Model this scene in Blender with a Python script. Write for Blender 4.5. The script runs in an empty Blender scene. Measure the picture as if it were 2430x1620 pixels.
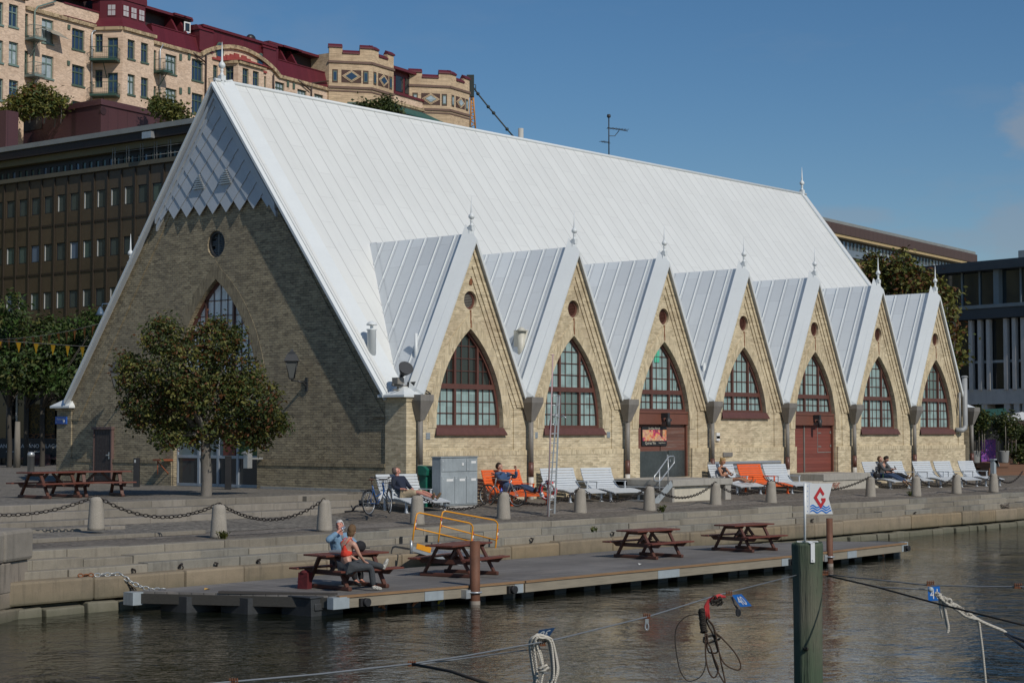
import bpy, bmesh, math, random
from mathutils import Vector, Matrix, Euler
R = math.radians
rnd = random.Random(7)
scn = bpy.context.scene
col = scn.collection

# ------------------------------------------------------------------ camera
CAM = Vector((-37.624, -37.005, 1.568))
YAW, PITCH, FPX = R(41.048), R(2.9737), 4126.8      # focal length in photo pixels (2430 wide)
cd = bpy.data.cameras.new('camera')
cd.sensor_width = 36; cd.sensor_fit = 'HORIZONTAL'; cd.lens = 36 * FPX / 2430
cd.clip_start = 0.5; cd.clip_end = 6000
cam = bpy.data.objects.new('camera', cd); col.objects.link(cam)
cam.location = CAM; cam.rotation_euler = (math.pi / 2 + PITCH, 0, YAW - math.pi / 2)
scn.camera = cam

# ------------------------------------------------------------------ sky and sun
SUN_TO = Vector((0.21, 1.0, -0.83)).normalized()    # direction the light travels
sun_el = math.asin(-SUN_TO.z)
sun_az = math.atan2(-SUN_TO.x, -SUN_TO.y)           # from +Y towards +X
w = bpy.data.worlds.new('World'); scn.world = w; w.use_nodes = True
nt = w.node_tree; nt.nodes.clear()
out = nt.nodes.new('ShaderNodeOutputWorld'); bg = nt.nodes.new('ShaderNodeBackground')
sky = nt.nodes.new('ShaderNodeTexSky'); sky.sky_type = 'NISHITA'; sky.sun_disc = False
sky.sun_elevation = sun_el; sky.sun_rotation = sun_az
sky.air_density = 1.0; sky.dust_density = 0.25; sky.ozone_density = 4.0; sky.altitude = 0
bg.inputs['Strength'].default_value = 0.082
# a few thin clouds low in the sky, fixed to directions of the world
tc = nt.nodes.new('ShaderNodeTexCoord')
def wn(t, **k):
    n = nt.nodes.new(t)
    for a, b in k.items(): setattr(n, a, b)
    return n
sep = wn('ShaderNodeSeparateXYZ'); nt.links.new(tc.outputs['Generated'], sep.inputs[0])
mapn = wn('ShaderNodeMapping'); mapn.inputs['Scale'].default_value = (2.4, 2.4, 9.0)
nt.links.new(tc.outputs['Generated'], mapn.inputs[0])
noi = wn('ShaderNodeTexNoise'); noi.inputs['Scale'].default_value = 2.6; noi.inputs['Detail'].default_value = 9; noi.inputs['Roughness'].default_value = .62
nt.links.new(mapn.outputs[0], noi.inputs['Vector'])
rmp = wn('ShaderNodeMapRange'); rmp.inputs[1].default_value = .56; rmp.inputs[2].default_value = .86
nt.links.new(noi.outputs[0], rmp.inputs[0])
hgt = wn('ShaderNodeMapRange'); hgt.inputs[1].default_value = .30; hgt.inputs[2].default_value = .08   # only low down
nt.links.new(sep.outputs['Z'], hgt.inputs[0])
mul = wn('ShaderNodeMath', operation='MULTIPLY'); nt.links.new(rmp.outputs[0], mul.inputs[0]); nt.links.new(hgt.outputs[0], mul.inputs[1])
mul2 = wn('ShaderNodeMath', operation='MULTIPLY'); nt.links.new(mul.outputs[0], mul2.inputs[0]); mul2.inputs[1].default_value = .5
FW_ = Vector((math.cos(PITCH)*math.cos(YAW), math.cos(PITCH)*math.sin(YAW), math.sin(PITCH))); RT_ = Vector((math.sin(YAW), -math.cos(YAW), 0)); UP_ = RT_.cross(FW_)
def cloud(px, py, sx, sz, amt, prev):
    d = (FW_ + RT_*((px-1215)/FPX) - UP_*((py-810)/FPX)).normalized()
    a = wn('ShaderNodeVectorMath', operation='SUBTRACT'); nt.links.new(tc.outputs['Generated'], a.inputs[0]); a.inputs[1].default_value = d
    b = wn('ShaderNodeVectorMath', operation='MULTIPLY'); nt.links.new(a.outputs[0], b.inputs[0]); b.inputs[1].default_value = (1/sx, 1/sx, 1/sz)
    c = wn('ShaderNodeVectorMath', operation='LENGTH'); nt.links.new(b.outputs[0], c.inputs[0])
    n2 = wn('ShaderNodeTexNoise'); n2.inputs['Scale'].default_value = 26; n2.inputs['Detail'].default_value = 8; n2.inputs['Roughness'].default_value = .6
    m2 = wn('ShaderNodeMapping'); m2.inputs['Scale'].default_value = (1, 1, 2.2); nt.links.new(tc.outputs['Generated'], m2.inputs[0]); nt.links.new(m2.outputs[0], n2.inputs['Vector'])
    s = wn('ShaderNodeMath', operation='MULTIPLY_ADD'); nt.links.new(n2.outputs[0], s.inputs[0]); s.inputs[1].default_value = 2.6; s.inputs[2].default_value = -1.3
    t = wn('ShaderNodeMath', operation='ADD'); nt.links.new(c.outputs['Value'], t.inputs[0]); nt.links.new(s.outputs[0], t.inputs[1])
    r = wn('ShaderNodeMapRange'); r.inputs[1].default_value = 1.15; r.inputs[2].default_value = .35; r.inputs[4].default_value = amt; nt.links.new(t.outputs[0], r.inputs[0])
    mx = wn('ShaderNodeMath', operation='MAXIMUM'); nt.links.new(r.outputs[0], mx.inputs[0]); nt.links.new(prev, mx.inputs[1]); return mx.outputs[0]
mixc = wn('ShaderNodeMixRGB'); mixc.inputs[2].default_value = (3.7, 4.3, 5.2, 1)
cf = mul2.outputs[0]
for q in ((2455, 300, .019, .020, .6), (2015, 516, .035, .006, .35), (2330, 575, .05, .010, .35), (2420, 560, .03, .02, .45), (2180, 560, .05, .004, .25), (300, 80, .14, .02, .12)): cf = cloud(*q, cf)
nt.links.new(cf, mixc.inputs[0])
hs = wn('ShaderNodeHueSaturation'); hs.inputs['Saturation'].default_value = 1.2; hs.inputs['Value'].default_value = 1.0
nt.links.new(sky.outputs[0], hs.inputs['Color']); nt.links.new(hs.outputs[0], mixc.inputs[1])
nt.links.new(mixc.outputs[0], bg.inputs[0]); nt.links.new(bg.outputs[0], out.inputs[0])

sl = bpy.data.lights.new('sun', 'SUN'); sl.energy = 3.5; sl.angle = R(0.53); sl.color = (1.0, .945, .86)
so = bpy.data.objects.new('sun', sl); col.objects.link(so)
so.rotation_euler = SUN_TO.to_track_quat('-Z', 'Y').to_euler(); so.location = (0, -60, 60)

vs = scn.view_settings
vs.view_transform = 'Standard'; vs.look = 'None'; vs.gamma = 1; vs.exposure = -0.25
vs.use_curve_mapping = False
scn.render.engine = 'CYCLES'
scn.cycles.max_bounces = 5; scn.cycles.diffuse_bounces = 2; scn.cycles.glossy_bounces = 3
scn.cycles.transmission_bounces = 3; scn.cycles.transparent_max_bounces = 6
scn.cycles.use_denoising = True; scn.cycles.sample_clamp_indirect = 6

# ------------------------------------------------------------------ photo measurements -> places in the world
FW = Vector((math.cos(PITCH) * math.cos(YAW), math.cos(PITCH) * math.sin(YAW), math.sin(PITCH)))
RT = Vector((math.sin(YAW), -math.cos(YAW), 0)); UPV = RT.cross(FW)
def ray(px, py): return FW + RT * ((px - 1215) / FPX) - UPV * ((py - 810) / FPX)
def at(px, py, z=None, x=None, y=None, k=None):
    d = ray(px, py)
    if k is not None: t = k
    elif z is not None: t = (z - CAM.z) / d.z
    elif x is not None: t = (x - CAM.x) / d.x
    else: t = (y - CAM.y) / d.y
    return CAM + d * t
def gz(x, y):
    return -.9 + .055*max(0, min(1, (x+6)/5))*max(0, min(y, .3)+5.2)
def ag(px, py):
    z = -.9
    for _ in range(9): p = at(px, py, z=z); z = gz(p.x, p.y)
    return Vector((p.x, p.y, z))
class Plane:
    """vertical plane through p with compass direction a; px -> (u, z)"""
    def __init__(s, p, a):
        s.p = Vector((p.x, p.y, 0)); s.d = Vector((math.cos(a), math.sin(a), 0)); s.n = Vector((math.sin(a), -math.cos(a), 0))
    def uz(s, px, py, off=0):
        d = ray(px, py); t = ((s.p + s.n * off - CAM).dot(s.n)) / d.dot(s.n); q = CAM + d * t
        return ((q - s.p).dot(s.d), q.z)
    def w(s, u, z, off=0): return s.p + s.d * u + s.n * off + Vector((0, 0, z))

# ------------------------------------------------------------------ mesh builder
class MB:
    def __init__(s): s.v = []; s.f = []; s.m = []; s.s = []
    def add(s, vs, fs, m=0, sm=False):
        o = len(s.v); s.v.extend([tuple(p) for p in vs])
        for f in fs: s.f.append([o + i for i in f]); s.m.append(m); s.s.append(sm)
    def box(s, x0, x1, y0, y1, z0, z1, m=0):
        s.add([(x0,y0,z0),(x1,y0,z0),(x1,y1,z0),(x0,y1,z0),(x0,y0,z1),(x1,y0,z1),(x1,y1,z1),(x0,y1,z1)],
              [(0,3,2,1),(4,5,6,7),(0,1,5,4),(1,2,6,5),(2,3,7,6),(3,0,4,7)], m)
    def obox(s, c, ax, ay, az, m=0):
        c = Vector(c); ax = Vector(ax); ay = Vector(ay); az = Vector(az)
        s.add([c + ax*i + ay*j + az*k for k in (-1,1) for (i,j) in ((-1,-1),(1,-1),(1,1),(-1,1))],
              [(0,3,2,1),(4,5,6,7),(0,1,5,4),(1,2,6,5),(2,3,7,6),(3,0,4,7)], m)
    def beam(s, p, q, wd, h, up=(0,0,1), m=0):
        p = Vector(p); q = Vector(q); d = (q - p); L = d.length; d = d.normalized(); up = Vector(up)
        sd = d.cross(up)
        if sd.length < 1e-4: sd = d.cross(Vector((1,0,0)))
        sd.normalize(); u2 = sd.cross(d)
        s.obox((p + q) / 2, d * (L/2), sd * (wd/2), u2 * (h/2), m)
    def tube(s, pts, r, n=8, m=0, closed=False, cap=True):
        pts = [Vector(p) for p in pts]; N = len(pts)
        rs = r if isinstance(r, (list, tuple)) else [r] * N
        o = len(s.v); ref = None
        for i, p in enumerate(pts):
            if closed: t = pts[(i+1) % N] - pts[i-1]
            else: t = pts[min(i+1, N-1)] - pts[max(i-1, 0)]
            if t.length < 1e-9: t = Vector((0,0,1))
            t.normalize()
            if ref is None: ref = Vector((0,0,1)) if abs(t.z) < .9 else Vector((1,0,0))
            a = t.cross(ref)
            if a.length < 1e-4: a = t.cross(Vector((0,1,0)))
            a.normalize(); b = a.cross(t); ref = b
            for j in range(n):
                an = 2*math.pi*j/n
                s.v.append(tuple(p + (a*math.cos(an) + b*math.sin(an)) * rs[i]))
        for i in range(N if closed else N-1):
            i2 = (i+1) % N
            for j in range(n):
                j2 = (j+1) % n
                s.f.append([o+i*n+j, o+i*n+j2, o+i2*n+j2, o+i2*n+j]); s.m.append(m); s.s.append(True)
        if cap and not closed:
            s.f.append([o+j for j in range(n)][::-1]); s.m.append(m); s.s.append(False)
            s.f.append([o+(N-1)*n+j for j in range(n)]); s.m.append(m); s.s.append(False)
    def cyl(s, p, q, r, r2=None, n=12, m=0): s.tube([p, q], [r, r if r2 is None else r2], n, m)
    def lathe(s, prof, base=(0,0,0), n=16, m=0, sm=True):
        bx, by, bz = base; o = len(s.v)
        for (r, z) in prof:
            for j in range(n):
                a = 2*math.pi*j/n; s.v.append((bx + r*math.cos(a), by + r*math.sin(a), bz + z))
        for i in range(len(prof)-1):
            for j in range(n):
                j2 = (j+1) % n
                s.f.append([o+i*n+j, o+i*n+j2, o+(i+1)*n+j2, o+(i+1)*n+j]); s.m.append(m); s.s.append(sm)
        s.f.append([o+j for j in range(n)][::-1]); s.m.append(m); s.s.append(False)
        k = o + (len(prof)-1)*n
        s.f.append([k+j for j in range(n)]); s.m.append(m); s.s.append(False)
    def poly(s, pts, m=0): s.add(pts, [list(range(len(pts)))], m)
    def prism(s, pts, vec, m=0):
        pts = [Vector(p) for p in pts]; vec = Vector(vec); n = len(pts)
        nrm = Vector((0,0,0))
        for i in range(n): nrm += pts[i].cross(pts[(i+1) % n])
        if nrm.dot(vec) > 0: pts = pts[::-1]
        s.add(pts + [p + vec for p in pts],
              [list(range(n)), list(range(2*n-1, n-1, -1))] + [[i, n+i, n+(i+1) % n, (i+1) % n] for i in range(n)], m)
    def sphere(s, c, r, n=10, m=0, sc=(1,1,1)):
        pts = []; c = Vector(c)
        rows = max(4, n//2)
        o = len(s.v)
        for i in range(rows+1):
            th = math.pi*i/rows
            for j in range(n):
                a = 2*math.pi*j/n
                s.v.append((c.x + r*sc[0]*math.sin(th)*math.cos(a), c.y + r*sc[1]*math.sin(th)*math.sin(a), c.z + r*sc[2]*math.cos(th)))
        for i in range(rows):
            for j in range(n):
                j2 = (j+1) % n
                s.f.append([o+i*n+j, o+(i+1)*n+j, o+(i+1)*n+j2, o+i*n+j2]); s.m.append(m); s.s.append(True)
    def build(s, name, mats, parent=None, bevel=0):
        me = bpy.data.meshes.new(name); me.from_pydata(s.v, [], s.f)
        if not isinstance(mats, (list, tuple)): mats = [mats]
        for x in mats: me.materials.append(x)
        me.polygons.foreach_set('material_index', s.m); me.polygons.foreach_set('use_smooth', s.s); me.update()
        ob = bpy.data.objects.new(name, me); col.objects.link(ob)
        if parent is not None:
            ob.parent = parent
            ob.matrix_parent_inverse = WM[parent.name].inverted() if parent.name in WM else Matrix()
        if bevel:
            b = ob.modifiers.new('bevel', 'BEVEL'); b.width = bevel; b.segments = 2; b.limit_method = 'ANGLE'
        return ob
WM = {}            # world matrices of empties whose parts are modelled in world coordinates
def empty(name, loc=(0,0,0), rz=0, world=False):
    o = bpy.data.objects.new(name, None); col.objects.link(o); o.location = loc; o.rotation_euler = (0, 0, rz)
    o.empty_display_size = .3
    if world: WM[o.name] = Matrix.Translation(Vector(loc)) @ Matrix.Rotation(rz, 4, 'Z')
    return o
def tag(o, label=None, cat=None, group=None, kind=None):
    if label: o['label'] = label
    if cat: o['category'] = cat
    if group: o['group'] = group
    if kind: o['kind'] = kind
    return o
def copy_tree(o, parent=None):
    c = o.copy(); col.objects.link(c)
    if parent is not None: c.parent = parent
    for k in ('group',):
        pass
    for ch in list(CH.get(o.name, [])) or [x for x in bpy.data.objects if x.parent == o]:
        copy_tree(ch, c)
    return c
CH = {}

# ------------------------------------------------------------------ materials
class NG:
    def __init__(s, name):
        s.m = bpy.data.materials.new(name); s.m.use_nodes = True; s.t = s.m.node_tree; s.t.nodes.clear()
        s.o = s.n('ShaderNodeOutputMaterial'); s.b = s.n('ShaderNodeBsdfPrincipled'); s.l(s.b.outputs[0], s.o.inputs[0])
        s.tc = s.n('ShaderNodeTexCoord').outputs['Object']
    def n(s, t, **k):
        x = s.t.nodes.new(t)
        for a, b in k.items(): setattr(x, a, b)
        return x
    def l(s, a, b): s.t.links.new(a, b)
    def val(s, x, inp):
        if hasattr(x, 'links'): s.l(x, inp)
        else: inp.default_value = x
    def math(s, op, a, b=None, c=None):
        x = s.n('ShaderNodeMath', operation=op); s.val(a, x.inputs[0])
        if b is not None: s.val(b, x.inputs[1])
        if c is not None: s.val(c, x.inputs[2])
        return x.outputs[0]
    def sep(s, v=None):
        x = s.n('ShaderNodeSeparateXYZ'); s.l(v or s.tc, x.inputs[0]); return x.outputs
    def comb(s, a, b, c=0.0):
        x = s.n('ShaderNodeCombineXYZ'); s.val(a, x.inputs[0]); s.val(b, x.inputs[1]); s.val(c, x.inputs[2]); return x.outputs[0]
    def map(s, sc=(1,1,1), rot=(0,0,0), loc=(0,0,0), v=None):
        x = s.n('ShaderNodeMapping'); x.inputs['Scale'].default_value = sc; x.inputs['Rotation'].default_value = rot; x.inputs['Location'].default_value = loc
        s.l(v or s.tc, x.inputs[0]); return x.outputs[0]
    def noise(s, scale, detail=4, v=None, rough=.55, dist=0):
        x = s.n('ShaderNodeTexNoise'); x.inputs['Scale'].default_value = scale; x.inputs['Detail'].default_value = detail
        x.inputs['Roughness'].default_value = rough; x.inputs['Distortion'].default_value = dist
        s.l(v or s.tc, x.inputs['Vector']); return x.outputs[0]
    def ramp(s, f, stops):
        x = s.n('ShaderNodeValToRGB'); s.l(f, x.inputs[0]); e = x.color_ramp.elements
        while len(e) < len(stops): e.new(.5)
        for k, (p, c) in zip(e, stops):
            k.position = p; k.color = (c, c, c, 1) if not isinstance(c, (tuple, list)) else (*c[:3], 1)
        return x.outputs[0]
    def mix(s, f, a, b, mode='MIX'):
        x = s.n('ShaderNodeMixRGB', blend_type=mode); s.val(f, x.inputs[0])
        for q, i in ((a, 1), (b, 2)):
            if hasattr(q, 'links'): s.l(q, x.inputs[i])
            else: x.inputs[i].default_value = (*q[:3], 1)
        return x.outputs[0]
    def bump(s, h, strength=.3, dist=.02):
        x = s.n('ShaderNodeBump'); x.inputs['Strength'].default_value = strength; x.inputs['Distance'].default_value = dist
        s.l(h, x.inputs['Height']); s.l(x.outputs[0], s.b.inputs['Normal'])
    def fin(s, colr, rough=.6, metal=0, spec=None):
        if hasattr(colr, 'links'): s.l(colr, s.b.inputs['Base Color'])
        else: s.b.inputs['Base Color'].default_value = (*colr[:3], 1)
        s.val(rough, s.b.inputs['Roughness']); s.b.inputs['Metallic'].default_value = metal
        if spec is not None: s.b.inputs['Specular IOR Level'].default_value = spec
        return s.m
MC = {}
def sc3(c, k): return tuple(min(1, x*k) for x in c)
def paint(name, c, rough=.5, var=.14, scale=2.5, metal=0, bump=0, spec=None, streak=0):
    """plain coat with soft wear: two noises at different sizes"""
    if name in MC: return MC[name]
    g = NG(name)
    a = g.noise(scale, 5); b = g.noise(scale*9, 4)
    f = g.math('ADD', g.math('MULTIPLY', a, .65), g.math('MULTIPLY', b, .35))
    cc = g.ramp(f, [(.3, sc3(c, 1-var)), (.7, sc3(c, 1+var))])
    if streak:
        sv = g.map((6, 6, .35)); st = g.noise(1.6, 5, v=sv)
        cc = g.mix(g.ramp(st, [(.5, 0.0), (.75, streak)]), cc, sc3(c, .45))
    if bump: g.bump(b, bump, .01)
    MC[name] = g.fin(cc, rough, metal, spec); return MC[name]
def brick(name, c1, c2, mortar, bw=.25, bh=.078, ms=.011, stain=.35, stainc=None, rough=.85, axis='xz', white=0, bumps=.4, damp=None):
    if name in MC: return MC[name]
    g = NG(name); X = g.sep()
    u = g.math('ADD', X[0], X[1]) if axis == 'xz' else X[0]
    v = g.comb(u, X[2])
    b = g.n('ShaderNodeTexBrick'); g.l(v, b.inputs['Vector'])
    b.inputs['Scale'].default_value = 1; b.inputs['Brick Width'].default_value = bw; b.inputs['Row Height'].default_value = bh
    b.inputs['Mortar Size'].default_value = ms; b.inputs['Mortar Smooth'].default_value = .3; b.inputs['Bias'].default_value = -.1
    b.inputs['Color1'].default_value = (*c1, 1); b.inputs['Color2'].default_value = (*c2, 1); b.inputs['Mortar'].default_value = (*mortar, 1)
    # cell-sized tone jumps so that single bricks differ
    cell = g.n('ShaderNodeTexVoronoi'); cell.inputs['Scale'].default_value = 1
    g.l(g.comb(g.math('DIVIDE', u, bw), g.math('DIVIDE', X[2], bh)), cell.inputs['Vector'])
    cs = g.n('ShaderNodeSeparateXYZ'); g.l(cell.outputs['Color'], cs.inputs[0])
    cc = g.mix(.55, b.outputs['Color'], g.mix(cs.outputs[0], sc3(c2, .72), sc3(c1, 1.25)))
    big = g.noise(.55, 6, rough=.65); mid = g.noise(2.3, 5)
    cc = g.mix(g.ramp(big, [(.46, 0.0), (.72, stain)]), cc, stainc or sc3(c2, .55))
    cc = g.mix(g.ramp(mid, [(.5, 0.0), (.8, stain*.8)]), cc, sc3(c1, 1.2))
    if damp is not None:
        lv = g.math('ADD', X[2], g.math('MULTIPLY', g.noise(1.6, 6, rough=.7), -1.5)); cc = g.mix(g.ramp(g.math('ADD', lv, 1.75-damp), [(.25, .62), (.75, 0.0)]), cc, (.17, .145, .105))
    if white: cc = g.mix(g.ramp(g.noise(.8, 7, rough=.75), [(.66, 0.0), (.72, white)]), cc, (.62, .58, .5))
    g.bump(g.math('SUBTRACT', g.math('MULTIPLY', g.noise(30, 2), .3), b.outputs['Fac']), bumps, .012)
    MC[name] = g.fin(cc, rough); return MC[name]
# ================================================================== setting
def cobble(name, c, cell=9, var=.3):
    g = NG(name)
    vo = g.n('ShaderNodeTexVoronoi'); vo.inputs['Scale'].default_value = cell; g.l(g.map((1, 1.15, .2)), vo.inputs['Vector'])
    cs = g.sep(vo.outputs['Color'])
    base = g.mix(cs[0], sc3(c, 1-var), sc3(c, 1+var))
    joint = g.ramp(vo.outputs['Distance'], [(.42, 0.0), (.62, .75)])
    base = g.mix(joint, base, sc3(c, .42))
    base = g.mix(g.ramp(g.noise(.5, 6, rough=.7), [(.45, 0.0), (.7, .6)]), base, sc3(c, 1.25))
    base = g.mix(g.ramp(g.noise(1.7, 6, rough=.75), [(.56, 0.0), (.7, .45)]), base, sc3(c, .5))
    g.bump(g.math('MULTIPLY', vo.outputs['Distance'], -1), .5, .02)
    return g.fin(base, .9)
def stone(name, c, var=.22, stain=.5, stainc=(.05, .045, .035), green=0, rough=.85):
    g = NG(name)
    fine = g.noise(55, 3); mid = g.noise(2.2, 6, rough=.7)
    base = g.mix(fine, sc3(c, 1-var), sc3(c, 1+var))
    base = g.mix(g.ramp(mid, [(.42, 0.0), (.75, .5)]), base, sc3(c, 1.3))
    v = g.map((7, 7, .6)); run = g.noise(.9, 6, v=v, rough=.7)
    base = g.mix(g.ramp(run, [(.52, 0.0), (.78, stain)]), base, stainc)
    base = g.mix(g.ramp(g.noise(.7, 6, rough=.7), [(.5, 0.0), (.72, stain*.8)]), base, sc3(stainc, 1.6))
    if green:
        Z = g.sep()[2]
        lvl = g.math('ADD', Z, g.math('MULTIPLY', g.noise(3, 5), .35))
        base = g.mix(g.ramp(g.math('ADD', lvl, 2.3), [(.38, green), (.9, 0.0)]), base, (.075, .078, .045))
    g.bump(g.math('ADD', mid, g.math('MULTIPLY', fine, .4)), .45, .02)
    return g.fin(base, rough)
M_cob = cobble('promenade cobbles', (.155, .132, .105), 8)
M_plaza = cobble('plaza setts', (.18, .162, .135), 8)
M_gran = [stone('quay granite a', (.225, .20, .158), stain=.5), stone('quay granite b', (.19, .168, .132), stain=.6), stone('quay granite c', (.245, .22, .175), stain=.4), stone('quay granite d', (.20, .188, .158), stain=.75)]
M_block = [stone('quay sandstone a', (.24, .183, .112), stain=.55, green=.9), stone('quay sandstone b', (.21, .168, .112), stain=.65, green=.9), stone('quay sandstone c', (.25, .20, .136), stain=.45, green=.9)]
M_rough = [stone('foundation stone a', (.20, .18, .135), stain=.6, green=.7), stone('foundation stone b', (.235, .21, .16), stain=.5, green=.7)]
M_kerb = [stone('kerb granite a', (.20, .178, .145)), stone('kerb granite b', (.235, .21, .175), stain=.45)]
M_boll = stone('bollard granite', (.30, .27, .225), var=.45, stain=.35)

def water_mat():
    g = NG('canal water')
    v1 = g.map((1.0, 1.0, 1), (0, 0, R(18)))
    a = g.noise(1.15, 3, v=v1, rough=.5, dist=.4); b = g.noise(4.6, 3, v=v1, rough=.55, dist=.5); c = g.noise(.22, 3, v=v1)
    amp = g.ramp(c, [(.36, .35), (.62, 1.2)])
    h = g.math('ADD', g.math('ADD', g.math('MULTIPLY', a, .66), g.math('MULTIPLY', b, .30)), g.math('MULTIPLY', g.noise(13, 2, v=v1), .07))
    g.bump(g.math('MULTIPLY', h, amp), 1.0, .062)
    g.b.inputs['IOR'].default_value = 1.333
    base = g.mix(g.ramp(g.noise(.12, 4), [(.4, 0.0), (.65, 1.0)]), (.008, .010, .006), (.014, .014, .009))
    return g.fin(base, .035, 0, .5)
b = MB(); b.add([(-120, -120, -2.1), (400, -120, -2.1), (400, -6.7, -2.1), (-120, -6.7, -2.1)], [(0, 1, 2, 3)])
tag(b.build('water', water_mat()), kind='structure')

# low ground: promenade in front of the hall and everything to the right of it
b = MB(); gx = [-150, -6, -5, -4, -3, -2, -1, 400]; gy = [-5.7, -5.2, -4.2, -3.2, -2.2, -1.2, .3, 500]
for x0, x1 in zip(gx, gx[1:]):
    for y0, y1 in zip(gy, gy[1:]): b.add([(x0, y0, gz(x0, y0)), (x1, y0, gz(x1, y0)), (x1, y1, gz(x1, y1)), (x0, y1, gz(x0, y1))], [(0, 1, 2, 3)])
tag(b.build('pavement', M_cob), kind='structure')
# pale worn track along the promenade, a sheet just above it
b = MB(); n = 60
rr = random.Random(5); top = []; bot = []
for i in range(n+1):
    x = -13 + 75*i/n; yt = -3.55 + .25*math.sin(x*.7) + rr.uniform(-.12, .12); yb = -4.55 + .2*math.sin(x*.43+1) + rr.uniform(-.1, .1)
    top.append((x, yt, gz(x, yt)+.005)); bot.append((x, yb, gz(x, yb)+.005))
for i in range(n): b.add([bot[i], bot[i+1], top[i+1], top[i]], [(0, 1, 2, 3)])
tag(b.build('footpath', cobble('worn footpath', (.205, .178, .148), 12, .15)), kind='structure')
# the upper square by the gable end, and the street behind
b = MB(); b.prism([(-150, 1.1, -.28), (-1.45, 1.1, -.28), (.06, 1.9, -.28), (.06, 18.6, -.28), (400, 18.6, -.28), (400, 500, -.28), (-150, 500, -.28)], (0, 0, -.64))
tag(b.build('ground', M_plaza), kind='structure')
b = MB()
b.prism([(-150, .35, -.45), (-1.15, .35, -.45), (-1.15, 1.1, -.45), (-150, 1.1, -.45)], (0, 0, -.44))
b.prism([(-150, -.4, -.62), (-.85, -.4, -.62), (-.85, .35, -.62), (-150, .35, -.62)], (0, 0, -.27))
b.add([(-150, -.4, -.77), (-.7, -.4, -.77), (-.4, -3.2, -.893), (-150, -3.2, -.893)], [(0, 3, 2, 1)])
b.prism([(-60, -1.5, -.74), (-11.45, -1.5, -.74), (-11.45, -.4, -.74), (-60, -.4, -.74)], (0, 0, -.15))
b.prism([(-60, -3.55, -.81), (-10.6, -3.55, -.81), (-11.8, -1.5, -.81), (-60, -1.5, -.81)], (0, 0, -.085))
ts = tag(empty('terrace_steps', (-10, 0, -.9), world=True), 'shallow paved terrace steps with granite kerbs below the picnic tables of the square', 'steps'); b.build('paving', M_plaza, ts)
# granite kerb stones along each step edge
b = MB(); rr = random.Random(3)
def stones(mb, x0, x1, y0, y1, z0, z1, lo, hi, nm, gap=.008, jit=.006):
    x = x0
    while x < x1:
        L = rr.uniform(lo, hi); e = min(x+L, x1)
        j = rr.uniform(-jit, jit); jz = rr.uniform(-jit, jit)
        if e - x > .05: mb.box(x+gap/2, e-gap/2, y0+j, y1, z0, z1+jz, rr.randrange(nm))
        x = e
for (xe, y, z) in ((-1.4, 1.1, -.28), (-1.1, .35, -.45), (-.8, -.4, -.62)):
    b = MB(); stones(b, -40, xe, y-.02, y+.34, z-.185, z+.006, 1.1, 2.3, 2); b.build('kerb_row', M_kerb, ts, bevel=.012)
b = MB(); stones(b, -40, -11.4, -1.53, -1.2, -.9, -.735, 1.1, 2.2, 2); b.build('kerb_row', M_kerb, ts, bevel=.012)
b = MB(); stones(b, -40, -10.55, -3.58, -3.25, -.9, -.803, 1.1, 2.2, 2); b.build('kerb_row', M_kerb, ts, bevel=.012)
# quay: three granite steps
qw = tag(empty('quay_wall', (20, -6.5, -2.1), world=True), 'long stepped quay wall of pale granite blocks along the canal', 'quay wall')
b = MB()
X0, X1 = -18.4, 75
stones(b, X0, X1, -5.92, -5.5, -1.15, -.893, 1.1, 2.4, 4, jit=.018)
stones(b, X0, X1, -6.36, -5.90, -1.33, -1.06, 1.1, 2.6, 4, gap=.012, jit=.022)
stones(b, X0, X1, -6.72, -6.33, -1.55, -1.225, 1.2, 2.8, 4, gap=.012, jit=.022)
b.build('steps', M_gran, qw, bevel=.018)
b = MB()
stones(b, X0, X1, -7.10, -6.5, -1.86, -1.395, 1.3, 2.5, 3, gap=.012, jit=.02)
b.build('edge_blocks', M_block, qw, bevel=.05)
b = MB(); x = X0
while x < X1:
    L = rr.uniform(.35, 1.2); zt = -1.875 + rr.uniform(-.05, .0)
    p = [(x+.02, -7.17+rr.uniform(-.1, .05), -2.5), (x+L-.02, -7.17+rr.uniform(-.1, .05), -2.5), (x+L-.02, -6.8, -2.5), (x+.02, -6.8, -2.5)]
    q = [(p[0][0], p[0][1]+.05, zt+rr.uniform(-.05, 0)), (p[1][0], p[1][1]+.05, zt+rr.uniform(-.05, 0)), (p[2][0], -6.8, zt), (p[3][0], -6.8, zt)]
    b.add(p+q, [(0,3,2,1),(4,5,6,7),(0,1,5,4),(1,2,6,5),(2,3,7,6),(3,0,4,7)], rr.randrange(2)); x += L
b.build('foundation', M_rough, qw, bevel=.03)
b = MB(); b.box(X0, 400, -6.8, -6.2, -3, -1.9); b.box(75, 400, -7, -5.9, -3, -.9); b.box(-150, X0, -6.4, -5.6, -3, -.9)
b.build('core', M_rough[0], qw)

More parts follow.
